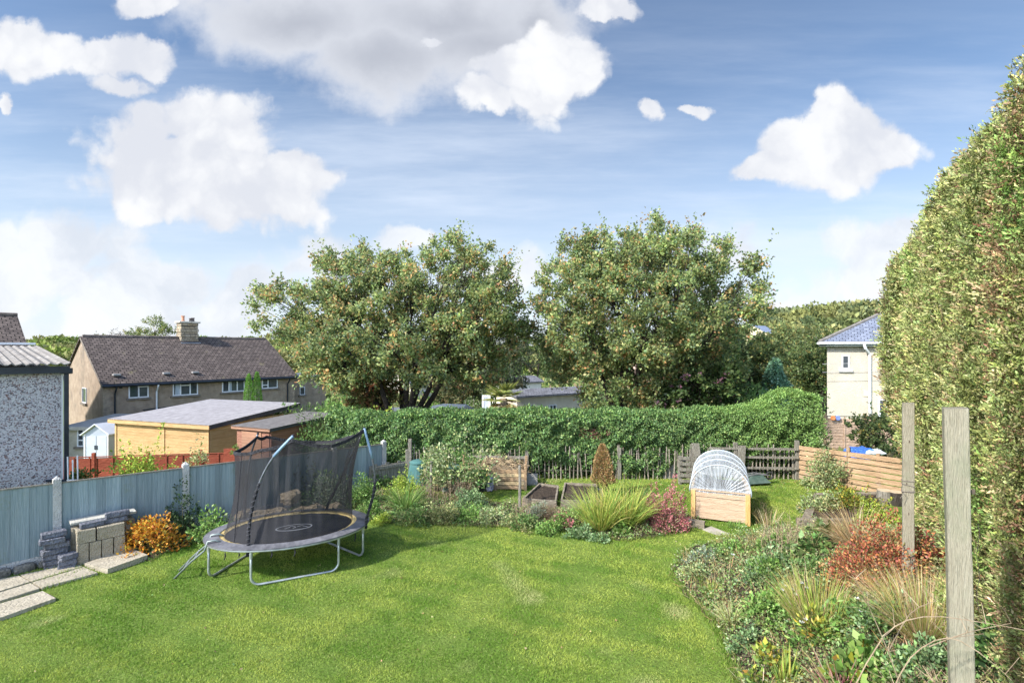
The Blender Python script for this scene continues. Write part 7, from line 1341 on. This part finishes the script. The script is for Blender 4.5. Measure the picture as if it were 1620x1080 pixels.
def arching():
    rr = random.Random(3)
    for lb, sets in (('long pale arching dry stem crossing in front of the nearest post', [((1330, 1130), (1395, 1010), (1460, 975), (1560, 985), (1640, 1000))]), ('bent dry stem with side twigs rising at the bottom edge beside the nearest post', [((1400, 1120), (1440, 1040), (1500, 1008), (1560, 1040), (1600, 1075)), ((1470, 1022), (1530, 1000), (1600, 985))]), ('thin forked dry stem leaning left of the nearest post', [((1430, 1100), (1405, 1030), (1375, 960), (1352, 915)), ((1405, 1030), (1440, 970), (1480, 950))])):
        b = P(*sets[0][0], 2.62); r = thing('dry_bramble', lb, 'dead plant', b); q = MB()
        for st in sets:
            pts = [P(x, y, 2.62-.04*i) for i, (x, y) in enumerate(st)]; Q = []
            for i in range(len(pts)-1):
                p0 = pts[max(i-1, 0)]; p1 = pts[i]; p2 = pts[i+1]; p3 = pts[min(i+2, len(pts)-1)]
                for t in (0, .33, .66): Q.append(.5*((2*p1)+(p2-p0)*t+(2*p0-5*p1+4*p2-p3)*t*t+(3*p1-p0-3*p2+p3)*t**3))
            Q.append(pts[-1]); q.tube(Q, [.003*(1-.6*i/len(Q)) for i in range(len(Q))], 5)
            for j in range(5): o = Q[rr.randrange(2, len(Q))]; q.tube([o, o+Vector((rr.gauss(0, .05), rr.gauss(0, .03), rr.uniform(.0, .09)))], [.002, .001], 4)
        build('stalk', q, deadm, r)
arching()
# white flowers on thin stems
for k, (px, py, hz_, lb) in enumerate(((1250, 962, 34, 'pair of white flowers above the green clump beside the grass'), (1262, 966, 38, 'white flowers on tall stems against the yellow green grass'), (1275, 1008, 32, 'small white flowers low in the border by the yellowing leaves'), (1370, 995, 40, 'white flowers among the grey green leaves between the posts'), (1160, 900, 24, 'single tiny white flower in the border tip'))):
    g = G(px, py); h_ = hz_*g.y/FPX; r = thing('white_flower', lb, 'flower', g); s = MB(); rr = random.Random(k); A = []
    for i in range(1 if k == 4 else 4):
        e = g+Vector((rr.gauss(0, .07), rr.gauss(0, .05), h_*rr.uniform(.75, 1.1))); s.tube([g, g.lerp(e, .5)+Vector((.01, 0, .02)), e], [.004, .003, .002], 4); rg = np.random.default_rng(k*9+i); a = np.linspace(0, 2*PI, 7)[:6]
        A.append(leaves_arr(np.repeat(np.array([tuple(e)]), 6, 0), np.stack([np.cos(a), np.sin(a)-.3, np.full(6, .35)], 1), .034, .8, np.full((6, 3), .80), rng=rg))
    build('stem', s, stemm, r); foliage('petal', join(A), r)
# golden conifer on its little trunk
g = G(953, 786); r_ = conifer('clipped_conifer', 'teardrop shaped bronze brown conifer standing before the pales', g+Vector((0, 0, .28)), .64, 1.02, PAL['rust'], 9000, .05, cone=.62, seed=77); q = MB(); q.tube([g-Vector((0, 0, .02)), g+Vector((.01, 0, .40))], [.035, .028], 8); build('stem', q, barkm, r_)
pp_ = MB(); pp_.lathe(g, [(.11, 0), (.14, .2), (.15, .2), (.15, .24), (.12, .24), (.11, .1)], 16); tag(build('plant_pot', pp_, mat('black_sack', (.02, .02, .025)), origin=g), 'black pot at the foot of the bronze conifer', 'pot')
shrub('laurel_sprig', 'reddish young shoots on the laurel hedge above the bronze conifer', 'shrub', P(948, 688, 14.6), .62, .34, 'pink', .045, open_=.5, second=('mid', .5), stems=False)

# --- ground cover, litter and edging, each one uncountable mass
def cover(name, label, polys, dens, leaf, pal, zr=.07, wid=.65, keep=.0, seed=1, cat='ground cover', flat=False):
    rg = np.random.default_rng(seed); A = []
    for pg in polys:
        x = [p[0] for p in pg]; y = [p[1] for p in pg]; ar = (max(x)-min(x))*(max(y)-min(y)); n = int(ar*dens); X = rg.uniform(min(x), max(x), n); Y = rg.uniform(min(y), max(y), n); k = pip(X, Y, pg)&(noise3(np.stack([X, Y, 0*X], 1), 3.3, seed) > keep)&(np.abs(X/Y) < 1.15)&(Y > 2.2); X, Y = X[k], Y[k]; n = len(X)
        z = hgt(X, Y)+.012+zr*rg.uniform(0, 1, n)*np.clip(noise3(np.stack([X, Y, 0*X], 1), 3.3, seed)+.4, .1, 1); d = rg.normal(size=(n, 3)); d[:, 2] = np.abs(d[:, 2])*(.15 if flat else .7); A.append(leaves_arr(np.stack([X, Y, z], 1), d, leaf*rg.uniform(.5, 1.3, n), wid, pick(pal, n, .2, rg), rng=rg))
    tag(foliage(name, join(A), None, None, (0, 0, 0)), label, cat, kind='stuff')
cover('ground_cover', 'low mixed green leaves carpeting the flower beds', (BED_BACK, BED_RIGHT, BED_LEFT), 1300, .038, PAL['mid']+PAL['vine']+PAL['fresh']+PAL['olive']+PAL['dead'][:1], .16, keep=-.8, seed=4)
cover('blue_ground_cover', 'grey green ground leaves in the curved border', (BED_RIGHT,), 900, .036, PAL['blue']+PAL['vine']+PAL['olive'], .24, keep=-.1, seed=9)
cover('leaf_litter', 'fallen brown and buff leaves on the bed soil', (BED_BACK, BED_RIGHT, BED_LEFT), 240, .035, PAL['litter'], .01, keep=-2, seed=6, flat=True)
lw = gpoly([(0, 1080), (60, 960), (300, 880), (600, 832), (1000, 862), (1110, 846), (1190, 770), (1290, 770), (1230, 840), (1060, 905), (1175, 1080)])
cover('lawn_litter', 'scattered fallen leaves and clover on the lawn', (lw,), 5, .03, PAL['litter']+[((.1, .2, .05), 3)], .03, keep=-2, seed=7, flat=True)
cover('far_grass', 'rough grass and leaf litter between the beds and the pales', (gpoly([(620, 775), (650, 765), (1060, 762), (1260, 755), (1290, 775), (1080, 790), (900, 775)]),), 160, .045, PAL['mid']+PAL['litter'], .05, keep=-.2, seed=8)
def strands(name, label, pg, n, L, pal, seed):
    rg = np.random.default_rng(seed); x = [p[0] for p in pg]; y = [p[1] for p in pg]; X = rg.uniform(min(x), max(x), n*2); Y = rg.uniform(min(y), max(y), n*2); k = pip(X, Y, pg)&(np.abs(X/Y) < 1.12)&(Y > 2.3)&(noise3(np.stack([X, Y, 0*X], 1), 2.6, seed) > -.2); X, Y = X[k], Y[k]; n = len(X); d = np.stack([rg.normal(0, 1.1, n), rg.normal(0, 1.1, n), np.ones(n)], 1)
    tag(foliage(name, blades_arr(np.stack([X, Y, hgt(X, Y)], 1), d, L*rg.uniform(.4, 1.4, n), .006, .3, pick(pal, n, .2, rg), 3, rg), None, leafmat('blade'), (0, 0, 0)), label, 'dead stems', kind='stuff')
strands('dry_strands', 'tangle of dry straw and brown stems through the curved border', BED_RIGHT, 9000, .24, PAL['straw']+PAL['rust']+PAL['olive'], 14)
strands('dry_strands', 'tangle of dry straw and brown stems through the far bed', BED_BACK, 5500, .20, PAL['straw']+PAL['dead']+PAL['olive'], 15)
# longer unmown grass fringing the beds
def fringe(name, label, edge, w, n, L):
    rg = np.random.default_rng(5); P2 = np.array(edge+edge[:1]); seg = np.linalg.norm(np.diff(P2, axis=0), axis=1); cum = np.concatenate([[0], np.cumsum(seg)]); s = rg.uniform(0, cum[-1], n); X = np.interp(s, cum, P2[:, 0])+rg.normal(0, w, n); Y = np.interp(s, cum, P2[:, 1])+rg.normal(0, w, n); k = (np.abs(X/Y) < 1.1)&(Y > 4); X, Y = X[k], Y[k]; n = len(X); d = np.stack([rg.normal(0, .6, n), rg.normal(0, .6, n), np.ones(n)], 1)
    tag(foliage(name, blades_arr(np.stack([X, Y, hgt(X, Y)-.005], 1), d, L*rg.uniform(.5, 1.3, n), .008, .2, pick([((.13, .23, .03), 3), ((.22, .30, .06), 2), ((.38, .34, .16), .6)], n, .18, rg), 2, rg), None, leafmat('blade'), (0, 0, 0)), label, 'grass', kind='stuff')
fringe('edge_grass', 'longer grass along the edge of the curved border', BED_RIGHT[:6], .035, 5200, .075); fringe('edge_grass', 'longer grass along the edge of the far flower bed', BED_BACK, .04, 7500, .07); fringe('edge_grass', 'longer grass around the pavers and the fence border', PAVED[3]+PAVED[4]+BED_LEFT[:6], .03, 3500, .07)
